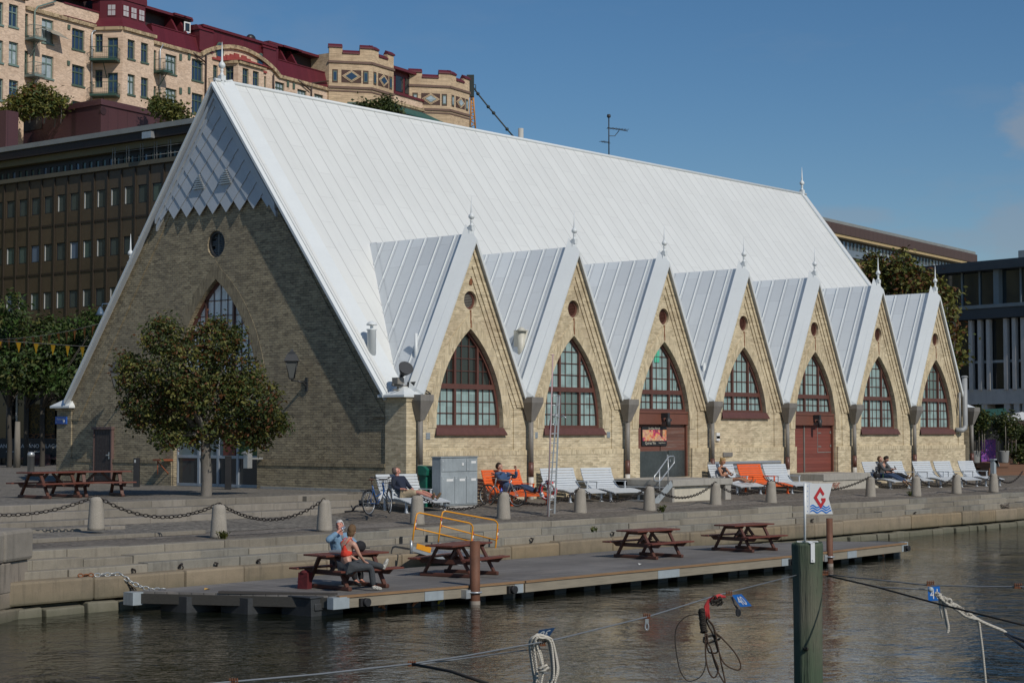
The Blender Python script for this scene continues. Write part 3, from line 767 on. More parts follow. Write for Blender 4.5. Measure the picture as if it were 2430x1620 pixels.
# ---- windows of the side gables
def arch_window(i, cx, y, z0, ztr, hwf, apexf, fw=.10, split=.36, rows_lo=3, rows_hi=4, panes=(0, 0, 0), fx=None, parent=hall, axis='S'):
    """pointed window: frame, mullions and glazing bars as one mesh, panes, sill"""
    fx = fx or (lambda h, z, d: (cx+h, y+d, z))
    m = MB(); g = MB()
    out_ = arch(lambda z: hwf(z, 0), z0, apexf(0), 16); inn = arch(lambda z: hwf(z, fw), z0+fw, apexf(fw), 16)
    for s in (-1, 1):
        for k in range(16):
            q = [out_[k], inn[k], inn[k+1], out_[k+1]]
            f = [fx(s*h, z, 0) for h, z in q]; bk = [fx(s*h, z, .10) for h, z in q]
            m.add(f+bk, [(0,1,2,3),(1,5,6,2)], 0)
    def bar(h0, h1, za, zb, d0, d1):
        p = [fx(h0, za, d0), fx(h1, zb, d1)]
        xs = sorted((p[0][0], p[1][0])); ys = sorted((p[0][1], p[1][1]))
        m.box(xs[0], xs[1], ys[0], ys[1], za, zb)
    hb = hwf(z0+.05, 0)
    bar(-hb, hb, z0, z0+fw, -.002, .10)                                  # bottom rail
    ht = hwf(ztr, .02); bar(-ht, ht, ztr-.08, ztr+.08, -.012, .10)         # transom
    wcol = 2*1.33*split/2
    xm = .53
    def ztop(h, off):                                                  # height of the arch at half width h
        lo_, hi_ = z0, apexf(off)
        for _ in range(30):
            mid = (lo_+hi_)/2
            if hwf(mid, off) > h: lo_ = mid
            else: hi_ = mid
        return lo_
    for s in (-1, 1): bar(s*xm-.045, s*xm+.045, z0+fw, ztop(xm, fw*.5), -.006, .10)   # mullions
    # thin glazing bars
    def hbar(z, d=.03):
        hh = hwf(z, fw*.6)
        if hh > .06: bar(-hh, hh, z-.011, z+.011, d+.02, d+.045)
    for k in range(1, rows_lo): hbar(z0+fw + (ztr-.10-z0-fw)*k/rows_lo)
    for k in range(1, rows_hi+1): hbar(ztr+.10 + .395*k)
    for c_ in (-1, 0, 1):
        w_ = xm*2 if c_ == 0 else (hwf(z0+.3, fw)-xm)
        base_ = -xm if c_ == 0 else (xm if c_ > 0 else -xm-w_)
        for k in (1, 2):
            h = base_ + w_*k/3; zt = ztop(abs(h), fw*.7)
            if zt > z0+.3: bar(h-.008, h+.008, z0+fw, zt, .05, .075)
    # panes: below the transom, centre light above, side lights above
    def pane_poly(h0, h1, za, zb):
        n = 8; a_ = []; bq = []
        for k in range(n+1):
            z = za + (zb-za)*k/n; lim = hwf(z, fw*.3)
            a_.append((max(h0, -lim), z)); bq.append((min(h1, lim), z))
        for k in range(n):
            if bq[k][0]-a_[k][0] < .005 and bq[k+1][0]-a_[k+1][0] < .005: continue
            g.add([fx(*a_[k], .085), fx(*bq[k], .085), fx(*bq[k+1], .085), fx(*a_[k+1], .085)], [(0,1,2,3)], cur[0])
    cur = [panes[0]]; pane_poly(-9, -xm, z0+.02, ztr); pane_poly(xm, 9, z0+.02, ztr); cur = [2 if i == 1 else panes[0]]; pane_poly(-xm, xm, z0+.02, ztr)
    cur = [panes[1]]; pane_poly(-xm, xm, ztr, apexf(fw*.3))
    cur = [panes[2]]; pane_poly(-9, -xm, ztr, apexf(fw)); pane_poly(xm, 9, ztr, apexf(fw))
    fr = m.build('window', M_bw, parent)
    g.build('pane', [M_pane, M_paned, M_paneg], fr)
    return fr
SW = lambda z, off: hw_side(z, off)
for i, cx in enumerate(PX):
    z0 = 2.30 if i in (2, 3, 4) else 1.69
    pn = {0: (0, 1, 1), 6: (0, 2, 0)}.get(i, (0, 0, 0))
    fr = arch_window(i, cx, YW+.16, z0, 3.0, SW, apex_z, rows_lo=2 if z0 > 2 else 3, rows_hi=4, panes=pn)
    if i not in (2, 4):                                                 # sloping sill
        m = MB(); h = hw_side(z0)+.03
        m.add([(cx-h+.02, YW-.02, z0+.01), (cx+h-.02, YW-.02, z0+.01), (cx+h+.08, YW-.10, z0-.19), (cx-h-.05, YW-.10, z0-.19), (cx+h+.08, YW-.10, z0-.23), (cx-h-.05, YW-.10, z0-.23), (cx+h+.08, YW+.02, z0-.24), (cx-h-.05, YW+.02, z0-.24)],
              [(0,3,2,1),(3,5,4,2),(5,7,6,4)], 0); m.add([(cx-h, YW+.17, z0+.012), (cx+h, YW+.17, z0+.012), (cx+h-.02, YW-.02, z0+.011), (cx-h+.02, YW-.02, z0+.011)], [(0,3,2,1)])
        m.build('sill', M_bw, fr)
    # round louvred vent in the point of the gable
    m = MB(); n = 20
    for k in range(n):
        a0, a1 = 2*math.pi*k/n, 2*math.pi*(k+1)/n
        q = [(VR*math.cos(a0), VR*math.sin(a0)), (.22*math.cos(a0), .22*math.sin(a0)), (.22*math.cos(a1), .22*math.sin(a1)), (VR*math.cos(a1), VR*math.sin(a1))]
        m.add([(cx+h, YW+.10, VZ+z) for h, z in q]+[(cx+h, YW+.2, VZ+z) for h, z in q], [(0,1,2,3),(1,5,6,2)], 0)
    rgb = m.build('vent', M_bw, hall)
    m = MB(); m.poly([(cx+.25*math.cos(2*math.pi*k/n), YW+.19, VZ+.25*math.sin(2*math.pi*k/n)) for k in range(n)])
    for k in range(-4, 5):
        z = .05*k; h = math.sqrt(max(.22**2-z*z, 0)); m.obox((cx, YW+.15, VZ+z), (h, 0, 0), (0, .03, .014), (0, -.004, .01))
    m.build('slats', M_bw if i else M_zinc, rgb)
# rust streaks below the vents are thin iron ties on the wall
M_rust = paint('rusty iron', (.20, .075, .03), .85, .4, 20)
for cx in PX:
    b = MB(); b.box(cx-.03, cx+.02, YW-.03, YW+.01, 5.0, 5.42); b.box(cx-.012, cx+.04, YW-.028, YW+.01, 4.86, 5.1); b.build('rust_tie', M_rust, hall)
b = MB()
for dz in (6.22, 6.75): b.box(PX[0]-.06, PX[0]+.06, YW-.03, YW+.01, dz, dz+.2)
b.build('iron_tie', M_rust, hall)
# small wall vents
M_dk = paint('dark iron', (.03, .032, .034), .5, .3, 6)
for (px, py) in ((1020, 1034), (1276, 1032), (1448, 1031), (2033, 1031)):
    p = at(px, py, y=YW-.09); m = MB()
    m.box(p.x-.09, p.x+.09, YW-.02, YW+.01, p.z-.1, p.z+.1)
    for k in range(4): m.box(p.x-.08, p.x+.08, YW-.03, YW-.02, p.z-.085+k*.045, p.z-.06+k*.045)
    m.build('air_grille', M_zincl, hall)
# doors in gables 3 and 5
M_boards = None
def boards(name, c, h=.12, var=.25, worn=.3):
    g = NG(name); X = g.sep()
    cell = g.math('FLOOR', g.math('DIVIDE', X[2], h)); fr = g.math('FRACT', g.math('DIVIDE', X[2], h))
    wn_ = g.n('ShaderNodeTexWhiteNoise', noise_dimensions='1D'); g.l(cell, wn_.inputs[1])
    cc = g.mix(wn_.outputs[0], sc3(c, 1-var), sc3(c, 1+var))
    cc = g.mix(g.ramp(g.noise(2.5, 6, v=g.map((.4, 1, 6)), rough=.75), [(.5, 0.0), (.72, worn)]), cc, (.22, .19, .165))
    cc = g.mix(g.ramp(fr, [(.0, 1.0), (.09, 0.0)]), cc, sc3(c, .2))
    return g.fin(cc, .65)
M_redb = boards('red door boards', (.19, .05, .035), .135, .15, .15); M_brnb = boards('brown worn boards', (.15, .068, .048), .115, .25, .75)
M_steel = paint('dark steel door', (.105, .118, .118), .35, .35, 1.3, metal=.6, streak=.35)
for i in (2, 4):
    cx = PX[i]; yb_ = YW+.2
    m = MB(); m.box(cx-1.6, cx+1.6, YW+.06, yb_+.1, 1.84, 2.30); m.box(cx-1.62, cx+1.62, YW+.03, yb_+.1, 2.24, 2.31); m.box(cx+1.5, cx+1.6, YW+.1, yb_+.1, -.06, 1.84)
    m.build('door_lintel', paint('brown board', (.165, .065, .043), .5, .15, 2), hall)
    if i == 2:
        m = MB(); m.box(cx-1.58, cx-.02, yb_, yb_+.08, .86, 1.84); up1 = m.build('door', boards('brown boards', (.155, .062, .042), .16, .12, .1), hall)
        m = MB(); m.box(cx+.02, cx+1.0, yb_-.01, yb_+.08, .88, 1.84); m.box(cx+1.0, cx+1.5, yb_-.01, yb_+.08, .88, 1.84); m.build('worn_panel', M_brnb, up1)
        m = MB(); m.box(cx-1.58, cx+.46, yb_-.005, yb_+.08, -.06, .88); m.box(cx+.49, cx+1.5, yb_-.02, yb_+.08, -.06, .90); lw = m.build('door', M_steel, hall)
        m = MB(); m.box(cx+.36, cx+.44, yb_-.05, yb_, .55, .75); m.box(cx+.50, cx+.54, yb_-.08, yb_-.02, .48, .58); m.build('handle', M_zincl, lw)
    else:
        m = MB(); m.box(cx-1.58, cx-.60, yb_+.02, yb_+.08, -.06, 1.84); d1 = m.build('door', M_redb, hall)
        m = MB(); m.box(cx-.56, cx+1.5, yb_, yb_+.08, -.06, 1.84); d2 = m.build('door', M_redb, hall)
        m = MB(); m.box(cx-.61, cx-.555, yb_-.03, yb_+.08, -.06, 1.84); m.box(cx+.45, cx+.48, yb_-.012, yb_+.02, .75, 1.84); m.box(cx+.45, cx+1.5, yb_-.012, yb_+.02, .72, .755); m.build('door_edge', M_zinc, d2)
        m = MB()
        for zz in (1.5, .95): m.box(cx+.5, cx+.72, yb_-.02, yb_, zz, zz+.05); m.box(cx+1.42, cx+1.56, yb_-.02, yb_, zz, zz+.1)
        m.build('hinge', M_zinc, d2)
# ---- gable end: portal window, round vent, doors
XI = XW + .17
fxp = lambda h, z, d: (XI+d, GY-h, z)
GW = lambda z, off: hw_g(z, off)
m = MB(); g = MB(); fw = .09
out_ = arch(lambda z: GW(z, 0), 3.4, gapex(0), 16); inn = arch(lambda z: GW(z, fw), 3.4, gapex(fw), 16)
for s in (-1, 1):
    for k in range(16):
        q = [out_[k], inn[k], inn[k+1], out_[k+1]]; f = [fxp(s*h, z, 0) for h, z in q]; bk = [fxp(s*h, z, .1) for h, z in q]
        m.add(f+bk, [(0,1,2,3),(1,5,6,2)], 0)
    m.box(XI, XI+.1, GY+s*.72-.045, GY+s*.72+.045, 3.4, 6.05)
m.box(XI-.01, XI+.1, GY-2.2, GY+2.2, 3.36, 3.58); m.box(XI-.02, XI+.1, GY-2.2, GY+2.2, 3.05, 3.14)
for z in (4.22, 4.86, 5.5, 6.02):
    hh = GW(z, fw*.6); m.box(XI+.05, XI+.075, GY-hh, GY+hh, z-.013, z+.013)
for h in (-1.45, -1.1, -.36, 0, .36, 1.1, 1.45):
    lo_, hi_ = 3.5, gapex(fw)
    for _ in range(30):
        mid = (lo_+hi_)/2
        if GW(mid, fw) > abs(h): lo_ = mid
        else: hi_ = mid
    m.box(XI+.05, XI+.075, GY+h-.010, GY+h+.010, 3.55, lo_)
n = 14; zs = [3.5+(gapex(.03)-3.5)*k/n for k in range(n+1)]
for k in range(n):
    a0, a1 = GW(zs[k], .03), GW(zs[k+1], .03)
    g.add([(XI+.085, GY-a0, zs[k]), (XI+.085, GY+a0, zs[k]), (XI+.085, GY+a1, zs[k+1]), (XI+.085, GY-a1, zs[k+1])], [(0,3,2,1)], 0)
pw = m.build('window', M_bw, hall); g.build('pane', curtain('blind and sky reflection pane', (.84, .85, .83)), pw)  # pane colour holds white blinds and the bright sky reflected in the glass
# panel band and glass doors of the entrance
m = MB(); m.box(XI+.02, XI+.10, GY-2.2, GY+2.2, 1.78, 3.06); m.build('entrance_panel', paint('grey panel', (.30, .32, .33), .5, .1), hall)
M_alu = paint('grey aluminium', (.33, .37, .42), .4, .12, 3, metal=.3)
m = MB(); g = MB(); g2 = MB()
ys = [GY+2.2, GY+1.02, GY-.0, GY-1.02, GY-2.2]
for k, yy in enumerate(ys): m.box(XI-.02, XI+.08, yy-.055, yy+.055, -.28, 1.8)
for zz in (-.28, .68, 1.72): m.box(XI-.015, XI+.08, GY-2.2, GY+2.2, zz, zz+.10)
g.box(XI+.03, XI+.05, GY-1.02, GY+2.2, .72, 1.75); g2.box(XI+.03, XI+.05, GY-2.2, GY+2.2, -.25, .72)
dr_ = m.build('entrance_door', M_alu, hall)
g.build('pane', glass('blue grey pane', (.16, .21, .22), .07), dr_); g2.build('lower_pane', glass('smoked pane', (.05, .055, .055), .06), dr_)
m = MB(); m.box(XI+.02, XI+.06, GY-2.15, GY-1.08, .76, 1.72); m.build('green_panel', paint('green film', (.012, .10, .02), .4), dr_)
m = MB(); m.box(XI-.03, XI-.01, GY-.93, GY-.30, .78, 1.42); m.build('red_notice', paint('red notice', (.16, .035, .02), .5, .1), dr_)
m = MB(); n = 24
for k in range(n):
    a0, a1 = 2*math.pi*k/n, 2*math.pi*(k+1)/n
    q = [(.46*math.cos(a0), .46*math.sin(a0)), (.38*math.cos(a0), .38*math.sin(a0)), (.38*math.cos(a1), .38*math.sin(a1)), (.46*math.cos(a1), .46*math.sin(a1))]
    m.add([(XW+.06, GY+h, 7.92+z) for h, z in q]+[(XW+.3, GY+h, 7.92+z) for h, z in q], [(0,3,2,1),(1,2,6,5)], 0)
vr_ = m.build('vent', M_dk, hall)
m = MB(); m.poly([(XW+.28, GY+.42*math.cos(2*math.pi*k/n), 7.92+.42*math.sin(2*math.pi*k/n)) for k in range(n)][::-1])
for k in range(-6, 7):
    z = .06*k; h = math.sqrt(max(.39**2-z*z, 0)); lft = h if k not in (-1, -2, 3) else h*.55
    m.obox((XW+.17, GY-h+(lft+h)/2, 7.92+z), (0, (lft+h)/2, 0), (.03, 0, .02), (.004, 0, .01))
m.box(XW+.12, XW+.2, GY-.02, GY+.02, 7.55, 8.3)
m.build('slats', paint('grey slats', (.16, .17, .17), .6, .3, 6), vr_)
# side door at the left of the gable end
p0 = at(229, 1015, x=XW); p1 = at(268, 1015, x=XW)
yl, yr = p0.y, p1.y
m = MB(); m.box(XW-.085, XW+.04, yr, yl, -.3, 1.66); dd = m.build('door', boards('dark plank door', (.045, .033, .03), 3.0, .2, .3), hall)
m = MB(); m.box(XW-.11, XW+.03, yr-.07, yr, -.3, 1.7); m.box(XW-.11, XW+.03, yl, yl+.05, -.3, 1.7); m.box(XW-.14, XW+.03, yr-.1, yl+.12, 1.66, 1.75); m.build('door_frame', paint('faded frame', (.13, .08, .07), .6), dd)
m = MB(); m.box(XW-.15, XW-.08, yr+.06, yr+.2, .72, .76); m.box(XW-.10, XW-.085, yr+.06, yr+.12, .6, .85); m.build('handle', M_zincl, dd)
m = MB()
for k in range(1, 6): m.box(XW-.091, XW-.084, yr+(yl-yr)*k/6-.004, yr+(yl-yr)*k/6+.004, -.28, 1.64)
m.build('plank_joint', M_dk, dd)

# ---- things fixed on the roof and walls
b = MB(); p = at(882, 800, y=1.75); zr_ = rz(1.75)
b.lathe([(.14, 0), (.14, .78), (.165, .80), (.165, .83), (.05, .83), (.05, .93), (.17, .95), (.17, .98), (.1, 1.05), (.02, 1.08)], (p.x, 1.75, zr_-.15), 14)
vp = b.build('vent_pipe', M_cop); tag(vp, 'short white vent pipe with a slotted cowl on the roof near the gable end corner', 'vent pipe')
p = at(1237, 800, y=.95)
b = MB(); zb_ = p.z-.35
b.tube([(p.x, .95, zb_-.6), (p.x, .95, zb_+.55)], .12, 14); b.lathe([(.21, .55), (.05, .68), (.01, .70)], (p.x, .95, zb_), 14); b.obox((p.x+.22, 1.1, zb_+.1), (.2, 0, 0), (0, .2, 0), (0, 0, .5))
tag(b.build('flue', paint('cream flue', (.55, .53, .45), .5, .1)), 'cream flue with a conical hat in the valley between the first and second side gables', 'flue')
for (px, py, lab) in ((987, 820, 'thin pale pipe standing on the first side gable roof above the corner pier'), (1671, 885, 'thin pale pipe standing on the fourth side gable roof')):
    p = at(px, py, y=.6); b = MB(); b.tube([(p.x, .6, p.z-.75), (p.x, .6, p.z+.38)], .055, 10)
    tag(b.build('roof_pipe', M_cop), lab, 'pipe')
p = at(2288, 900, y=-.14); p2 = at(2288, 1020, y=-.14); b = MB()
b.tube([(p.x, -.16, p.z+.1), (p.x, -.16, p2.z+.25), (p.x-.05, -.16, p2.z+.08), (p.x-.22, -.14, p2.z), (p.x-.45, .1, p2.z)], .12, 12); b.lathe([(.15, .1), (.17, .12), (.10, .17)], (p.x, -.16, p.z), 12)
b.tube([(p.x-.32, -.06, p.z-.6), (p.x-.32, -.06, p2.z+.1)], .05, 8)
tag(b.build('duct', paint('duct grey', (.30, .31, .31), .5, .1)), 'grey ventilation duct bending into the wall right of the last side gable window', 'duct')
b = MB(); q = at(1445, 370, y=YM); x = q.x
b.tube([(x, YM, ZR-.1), (x, YM, ZR+1.72)], .026, 8); zt = ZR+1.25
b.tube([(x-.1, YM, zt), (x+.95, YM-.3, zt-.05)], .018, 6); b.tube([(x-.55, YM, zt-.65), (x+.1, YM, zt-.66)], .014, 6); b.tube([(x, YM, zt-.35), (x+.42, YM, zt-.3), (x+.6, YM-.1, zt-.05)], .016, 6)
for k in range(6): b.tube([(x+.1+.15*k, YM-.05*k-.2, zt), (x+.1+.15*k, YM-.05*k+.2, zt)], .01, 5)
for k in range(4): b.tube([(x-.5+.12*k, YM-.16, zt-.65), (x-.5+.12*k, YM+.16, zt-.65)], .008, 5)
b.lathe([(.06, 0), (.09, .05), (.07, .14)], (x, YM, ZR+1.7), 8)
tag(b.build('aerial', M_dk), 'thin television aerial mast rising from the ridge of the white roof', 'aerial')
# floodlight and siren cluster on the corner pier
p = at(950, 900, y=.5); sr = empty('siren', (p.x, p.y, 3.05), world=True); tag(sr, 'dark horn siren with brackets and cables perched above the corner pier', 'siren')
c_ = Vector((p.x, .45, 3.28)); b = MB()
dirh = Vector((-.3, -.75, .55)).normalized(); b.tube([c_-dirh*.05, c_+dirh*.10, c_+dirh*.26, c_+dirh*.42], [.06, .09, .17, .24], 16); b.build('horn', M_dk, sr)
b = MB(); b.tube([(p.x-.35, .5, 3.0), (p.x+.5, .45, 2.94)], .04, 8); b.tube([(p.x-.1, .5, 2.72), (p.x-.1, .5, 3.2)], .035, 8); b.tube([(p.x-.4, .42, 2.85), (p.x, .3, 2.8), (p.x+.45, .35, 2.86)], .025, 6); b.obox((p.x-.18, .42, 3.12), (.14, 0, 0), (0, .12, 0), (0, 0, .10)); b.build('bracket', M_zinc, sr)
b = MB(); b.obox((p.x+.38, .3, 3.02), (.13, 0, .03), (0, .14, 0), (-.02, 0, .10)); b.build('camera_box', M_dk, sr)
b = MB(); b.tube([(p.x+.5, .3, 3.35), (p.x+.42, .2, 2.95), (p.x+.52, .0, 2.75), (p.x+.62, -.2, 2.72)], .02, 6); b.tube([(p.x+.55, .3, 3.3), (p.x+.6, .1, 2.9), (p.x+.7, -.1, 2.74)], .02, 6); b.build('cable', M_dk, sr)
# wall lanterns on the gable end
def lantern(px, py, lab):
    p = at(px, py, x=XW); r_ = empty('wall_lantern', (XW, p.y, p.z), world=True); tag(r_, lab, 'wall lantern', 'lanterns on the gable end')
    xo = XW-.66; yl_ = p.y; zt_ = p.z + .24
    b = MB(); b.tube([(XW, yl_, p.z+.04), (xo+.1, yl_, p.z+.08), (xo, yl_, p.z+.08), (xo, yl_, p.z+.14)], .025, 8); b.tube([(XW-.02, yl_, p.z-.2), (XW-.06, yl_, p.z-.05), (XW-.2, yl_, p.z+.04), (XW-.4, yl_, p.z+.07)], .03, 8); b.box(XW-.05, XW, yl_-.05, yl_+.05, p.z-.24, p.z+.2)
    b.build('bracket', M_dk, r_)
    b = MB(); n4 = 4
    b.lathe([(.10, 0), (.11, .04)], (xo, yl_, zt_-.12), 4, sm=False)
    for k in range(4):
        a = math.pi/2*k; b.tube([(xo+.11*math.cos(a), yl_+.11*math.sin(a), zt_-.08), (xo+.27*math.cos(a), yl_+.27*math.sin(a), zt_+.5)], .014, 6)
    b.lathe([(.34, .46), (.32, .50), (.20, .68), (.12, .74), (.07, .78), (.03, .84), (.0, .86)], (xo, yl_, zt_), 4, sm=False)
    b.build('lantern_frame', M_dk, r_)
    b = MB(); b.lathe([(.095, -.07), (.255, .49)], (xo, yl_, zt_), 4, sm=False); b.build('lamp_glass', glass('frosted lamp glass', (.11, .115, .11), .3), r_)
lantern(729, 910, 'black wall lantern on a curled bracket, on the brick right of the big gable window')
lantern(312, 928, 'black wall lantern half hidden by the leaves left of the crown')
# door spot lamps, notices, poster, guard rail, street sign, ledges
def spot(px, py, lab):
    p = at(px, py, y=YW); b = MB(); x, z = p.x, p.z
    b.tube([(x, YW-.22, z+.06), (x, YW-.22, z-.26)], .085, 10); b.box(x-.06, x+.06, YW-.25, YW+.05, z+.06, z+.24); b.box(x+.04, x+.26, YW-.1, YW+.05, z+.19, z+.24); b.box(x+.05, x+.30, YW-.16, YW-.02, z-.06, z+.02)
    tag(b.build('spot_lamp', M_dk), lab, 'spot lamp', 'spot lamps above the doors')
spot(1574, 995, 'black spot lamp on the brown board above the poster door'); spot(1934, 998, 'black spot lamp on the brown board above the red door')
# ================================================================== fixtures by the hall
def text_mesh(txt, size, name, m, parent=None, loc=(0,0,0), xdir=(1,0,0), ydir=(0,0,1), align='CENTER', ext=.002, sx=1.0):
    """letters as a mesh: xdir = reading direction, ydir = up of the letters"""
    cu = bpy.data.curves.new(name, 'FONT'); cu.body = txt; cu.size = size; cu.align_x = align; cu.align_y = 'CENTER'; cu.extrude = ext; cu.resolution_u = 3
    o = bpy.data.objects.new(name, cu); col.objects.link(o)
    dg = bpy.context.evaluated_depsgraph_get(); dg.update()
    me = bpy.data.meshes.new_from_object(o.evaluated_get(dg)); bpy.data.objects.remove(o); bpy.data.curves.remove(cu)
    X = Vector(xdir).normalized(); Y = Vector(ydir).normalized(); Z = X.cross(Y)
    Mx = Matrix(((X.x*sx, Y.x, Z.x, loc[0]), (X.y*sx, Y.y, Z.y, loc[1]), (X.z*sx, Y.z, Z.z, loc[2]), (0, 0, 0, 1)))
    me.transform(Mx); me.materials.clear(); me.materials.append(m)
    ob = bpy.data.objects.new(name, me); col.objects.link(ob)
    if parent is not None:
        ob.parent = parent
        ob.matrix_parent_inverse = WM[parent.name].inverted() if parent.name in WM else Matrix()
    return ob
M_white = paint('white enamel', (.72, .72, .70), .45, .06, 3)
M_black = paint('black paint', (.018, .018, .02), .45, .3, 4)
M_blue = paint('blue enamel', (.02, .10, .42), .35, .15, 6, streak=.15)
M_orange = paint('orange paint', (.72, .115, .018), .45, .08, 4)
M_lng = paint('pale grey lounger paint', (.52, .55, .57), .45, .07, 3)
M_lngd = paint('lounger steel', (.30, .31, .32), .45, .15, 4, metal=.4)
YD = YW + .2
# poster by the door
p0 = at(1524, 1012.5, y=YD-.06); p1 = at(1583, 1056.7, y=YD-.06)
po = empty('poster', (p0.x, YD, p1.z), world=True); tag(po, 'framed dark poster with a pink and orange picture, above the grey steel door', 'poster')
b = MB(); b.box(p0.x, p1.x, YD-.05, YD-.005, p1.z, p0.z); b.build('frame', M_black, po)
def pic():
    g = NG('abstract picture'); v = g.map((1.2, 1, 1.6)); n1 = g.noise(2.2, 3, v=v, dist=1.5); n2 = g.noise(3.7, 4, v=g.map((1, 1, 2.5), (0, 0, 0), (3, 1, 5)), dist=1)
    a = g.n('ShaderNodeValToRGB'); g.l(n1, a.inputs[0]); e = a.color_ramp.elements
    for q in ((.40, (.62, .30, .22)), (.47, (.66, .46, .22)), (.54, (.70, .20, .08)), (.6, (.62, .06, .16)), (.68, (.15, .03, .05))):
        k = e.new(q[0]); k.color = (*q[1], 1)
    c = g.mix(g.ramp(n2, [(.62, 0.0), (.68, .9)]), a.outputs[0], (.03, .02, .02)); c = g.mix(g.ramp(n2, [(.30, .8), (.36, 0.0)]), c, (.75, .6, .5))
    return g.fin(c, .3)
hh = p0.z-p1.z; ww_ = p1.x-p0.x
b = MB(); b.box(p0.x+.03, p1.x-.03, YD-.058, YD-.05, p1.z+hh*.26, p0.z-hh*.15); b.build('picture', pic(), po)
xm_ = (p0.x+p1.x)/2
M_cream = paint('cream letter paint', (.55, .5, .4), .5)
text_mesh('Äat Mäga-Äänträkt', .095, 'lettering', M_cream, po, (xm_, YD-.052, p0.z-hh*.085))
text_mesh('Quirat Vin', .15, 'lettering', M_cream, po, (xm_-.25, YD-.052, p1.z+hh*.14)); text_mesh('fotografi & konst', .06, 'lettering', M_cream, po, (xm_+.45, YD-.052, p1.z+hh*.15))
# green exit-like film in a pane of the third window
p = at(1561, 843, y=YW+.2); b = MB(); b.box(p.x-.17, p.x+.12, YW+.215, YW+.235, p.z-.25, p.z+.18)
tag(b.build('green_sticker', paint('green film bright', (.10, .52, .34), .4, .3, 12)), 'bright green film sheet in the top of the arched window above the poster', 'sticker')
# blue street sign on the far left pier
p0 = at(132, 988, x=-.03); p1 = at(158, 1005.5, x=-.03)
st_ = empty('street_sign', (-.03, p0.y, p1.z), world=True); tag(st_, 'blue enamel street sign with white lettering on the left corner pier of the gable end', 'street sign')
b = MB(); b.box(-.045, -.002, p1.y, p0.y, p1.z, p0.z); b.build('plate', M_blue, st_)
text_mesh('Fisktorget', .115, 'lettering', M_white, st_, (-.049, (p0.y+p1.y)/2, p0.z-.10), (0, -1, 0))
b = MB(); b.sphere((-.045, p1.y+.16, p1.z+.10), .055, 12, sc=(.15, 1, 1.2)); b.build('emblem', M_white, st_)
text_mesh('6', .09, 'lettering', M_white, st_, (-.049, p0.y-.06, p1.z+.07), (0, -1, 0))
# white boxes and other small fittings of the walls
for (px, py, wd, hg, lab) in ((1701, 1032.5, .24, .24, 'upper white notice box beside the fourth downpipe'), (1701, 1039, .24, .20, 'lower white notice box beside the fourth downpipe')):
    p = at(px, py, y=YW); b = MB(); b.box(p.x-.11, p.x+.11, YW-.07, YW, p.z-hg*.5, p.z+hg*.4); tag(b.build('notice_box', M_white), lab, 'notice box')
p = at(1726, 1078, y=YW-.1); b = MB(); b.box(p.x-.3, p.x+.32, YW-.13, YW-.03, p.z-.07, p.z+.08); tag(b.build('letter_slot', M_zinc), 'dark slot plate on the brick above the loungers of the sunbathing woman', 'wall plate')
p0 = at(1690, 1104, y=YW-.3); p1 = at(1857, 1100, y=YW-.3); gr_ = MB()
z = p0.z
gr_.prism([(p0.x, YW-.20, z-.16), (p0.x, YW-.26, z-.12), (p0.x, YW-.20, z-.03), (p0.x, YW-.26, z+.06), (p0.x, YW-.20, z+.13), (p0.x, YW-.10, z+.13), (p0.x, YW-.10, z-.16)], (p1.x-p0.x, 0, 0))
tag(gr_.build('guard_rail', M_zincl), 'galvanised guard rail along the wall behind the sunbathing woman and the orange lounger', 'guard rail')
b = MB(); b.box(p0.x, p1.x, YW-.22, YW-.09, -.9, z-.16); b.build('base_slab', M_plinth, hall)
# wall desk and ledges by the gable entrance
for (px, py, sgn, lab, mm) in ((402, 1090, 1, 'rust brown shelf on a bracket, left of the glass entrance doors', paint('rust shelf', (.24, .07, .03), .7)), (618, 1087, -1, 'pale box lamp with a slim panel, right of the glass entrance doors', M_zincl)):
    p = at(px, py, x=XW); b = MB()
    if sgn > 0: b.box(XW-.55, XW, p.y-.2, p.y+.2, p.z-.04, p.z+.02); b.tube([(XW-.5, p.y, p.z-.04), (XW-.5, p.y, p.z-.5)], .018, 6); b.beam((XW-.5, p.y, p.z-.06), (XW-.02, p.y, p.z-.5), .03, .03)
    else: b.box(XW-.55, XW-.02, p.y-.15, p.y+.02, p.z-.03, p.z+.03); b.obox((XW-.62, p.y-.1, p.z-.05), (.10, 0, 0), (0, .10, 0), (0, 0, .26)); b.obox((XW-.64, p.y-.1, p.z+.22), (.16, 0, .06), (0, .12, 0), (-.01, 0, .02))
    tag(b.build('wall_shelf' if sgn > 0 else 'wall_box', mm), lab, 'wall fitting')
# loading docks
M_conc = stone('dock concrete', (.335, .315, .275), stain=.5); M_concp = stone('pale dock concrete', (.50, .46, .37), stain=.25)
def d(px, py, z): return at(px, py, z=z) if z > -.8 else ag(px, py)
f0 = d(1597, 1150, -.15); f1 = d(1733, 1139, -.15)
yf = min(-1.6, (f0.y+f1.y)/2); 
xl, xr = at(1597, 1137, y=yf).x, at(1739, 1137, y=yf).x
dk = empty('loading_dock', (xl, yf, -.9), world=True); tag(dk, 'cream sided concrete loading dock with a thick grey slab, metal steps at its left end', 'loading dock')
ztop = at(1650, 1137, y=yf).z; zslab = at(1650, 1152, y=yf).z
b = MB(); b.box(xl-.0, xr, yf, -.10+YW-.02, zslab, ztop); b.box(PX[2]-1.5, xl, -1.0, -.02, zslab, ztop-.004); b.build('slab', M_conc, dk, bevel=.015)
b = MB(); b.box(xl+.12, xr-.55, yf+.12, -.02, -.95, zslab-.002); b.build('dock_wall', M_concp, dk)
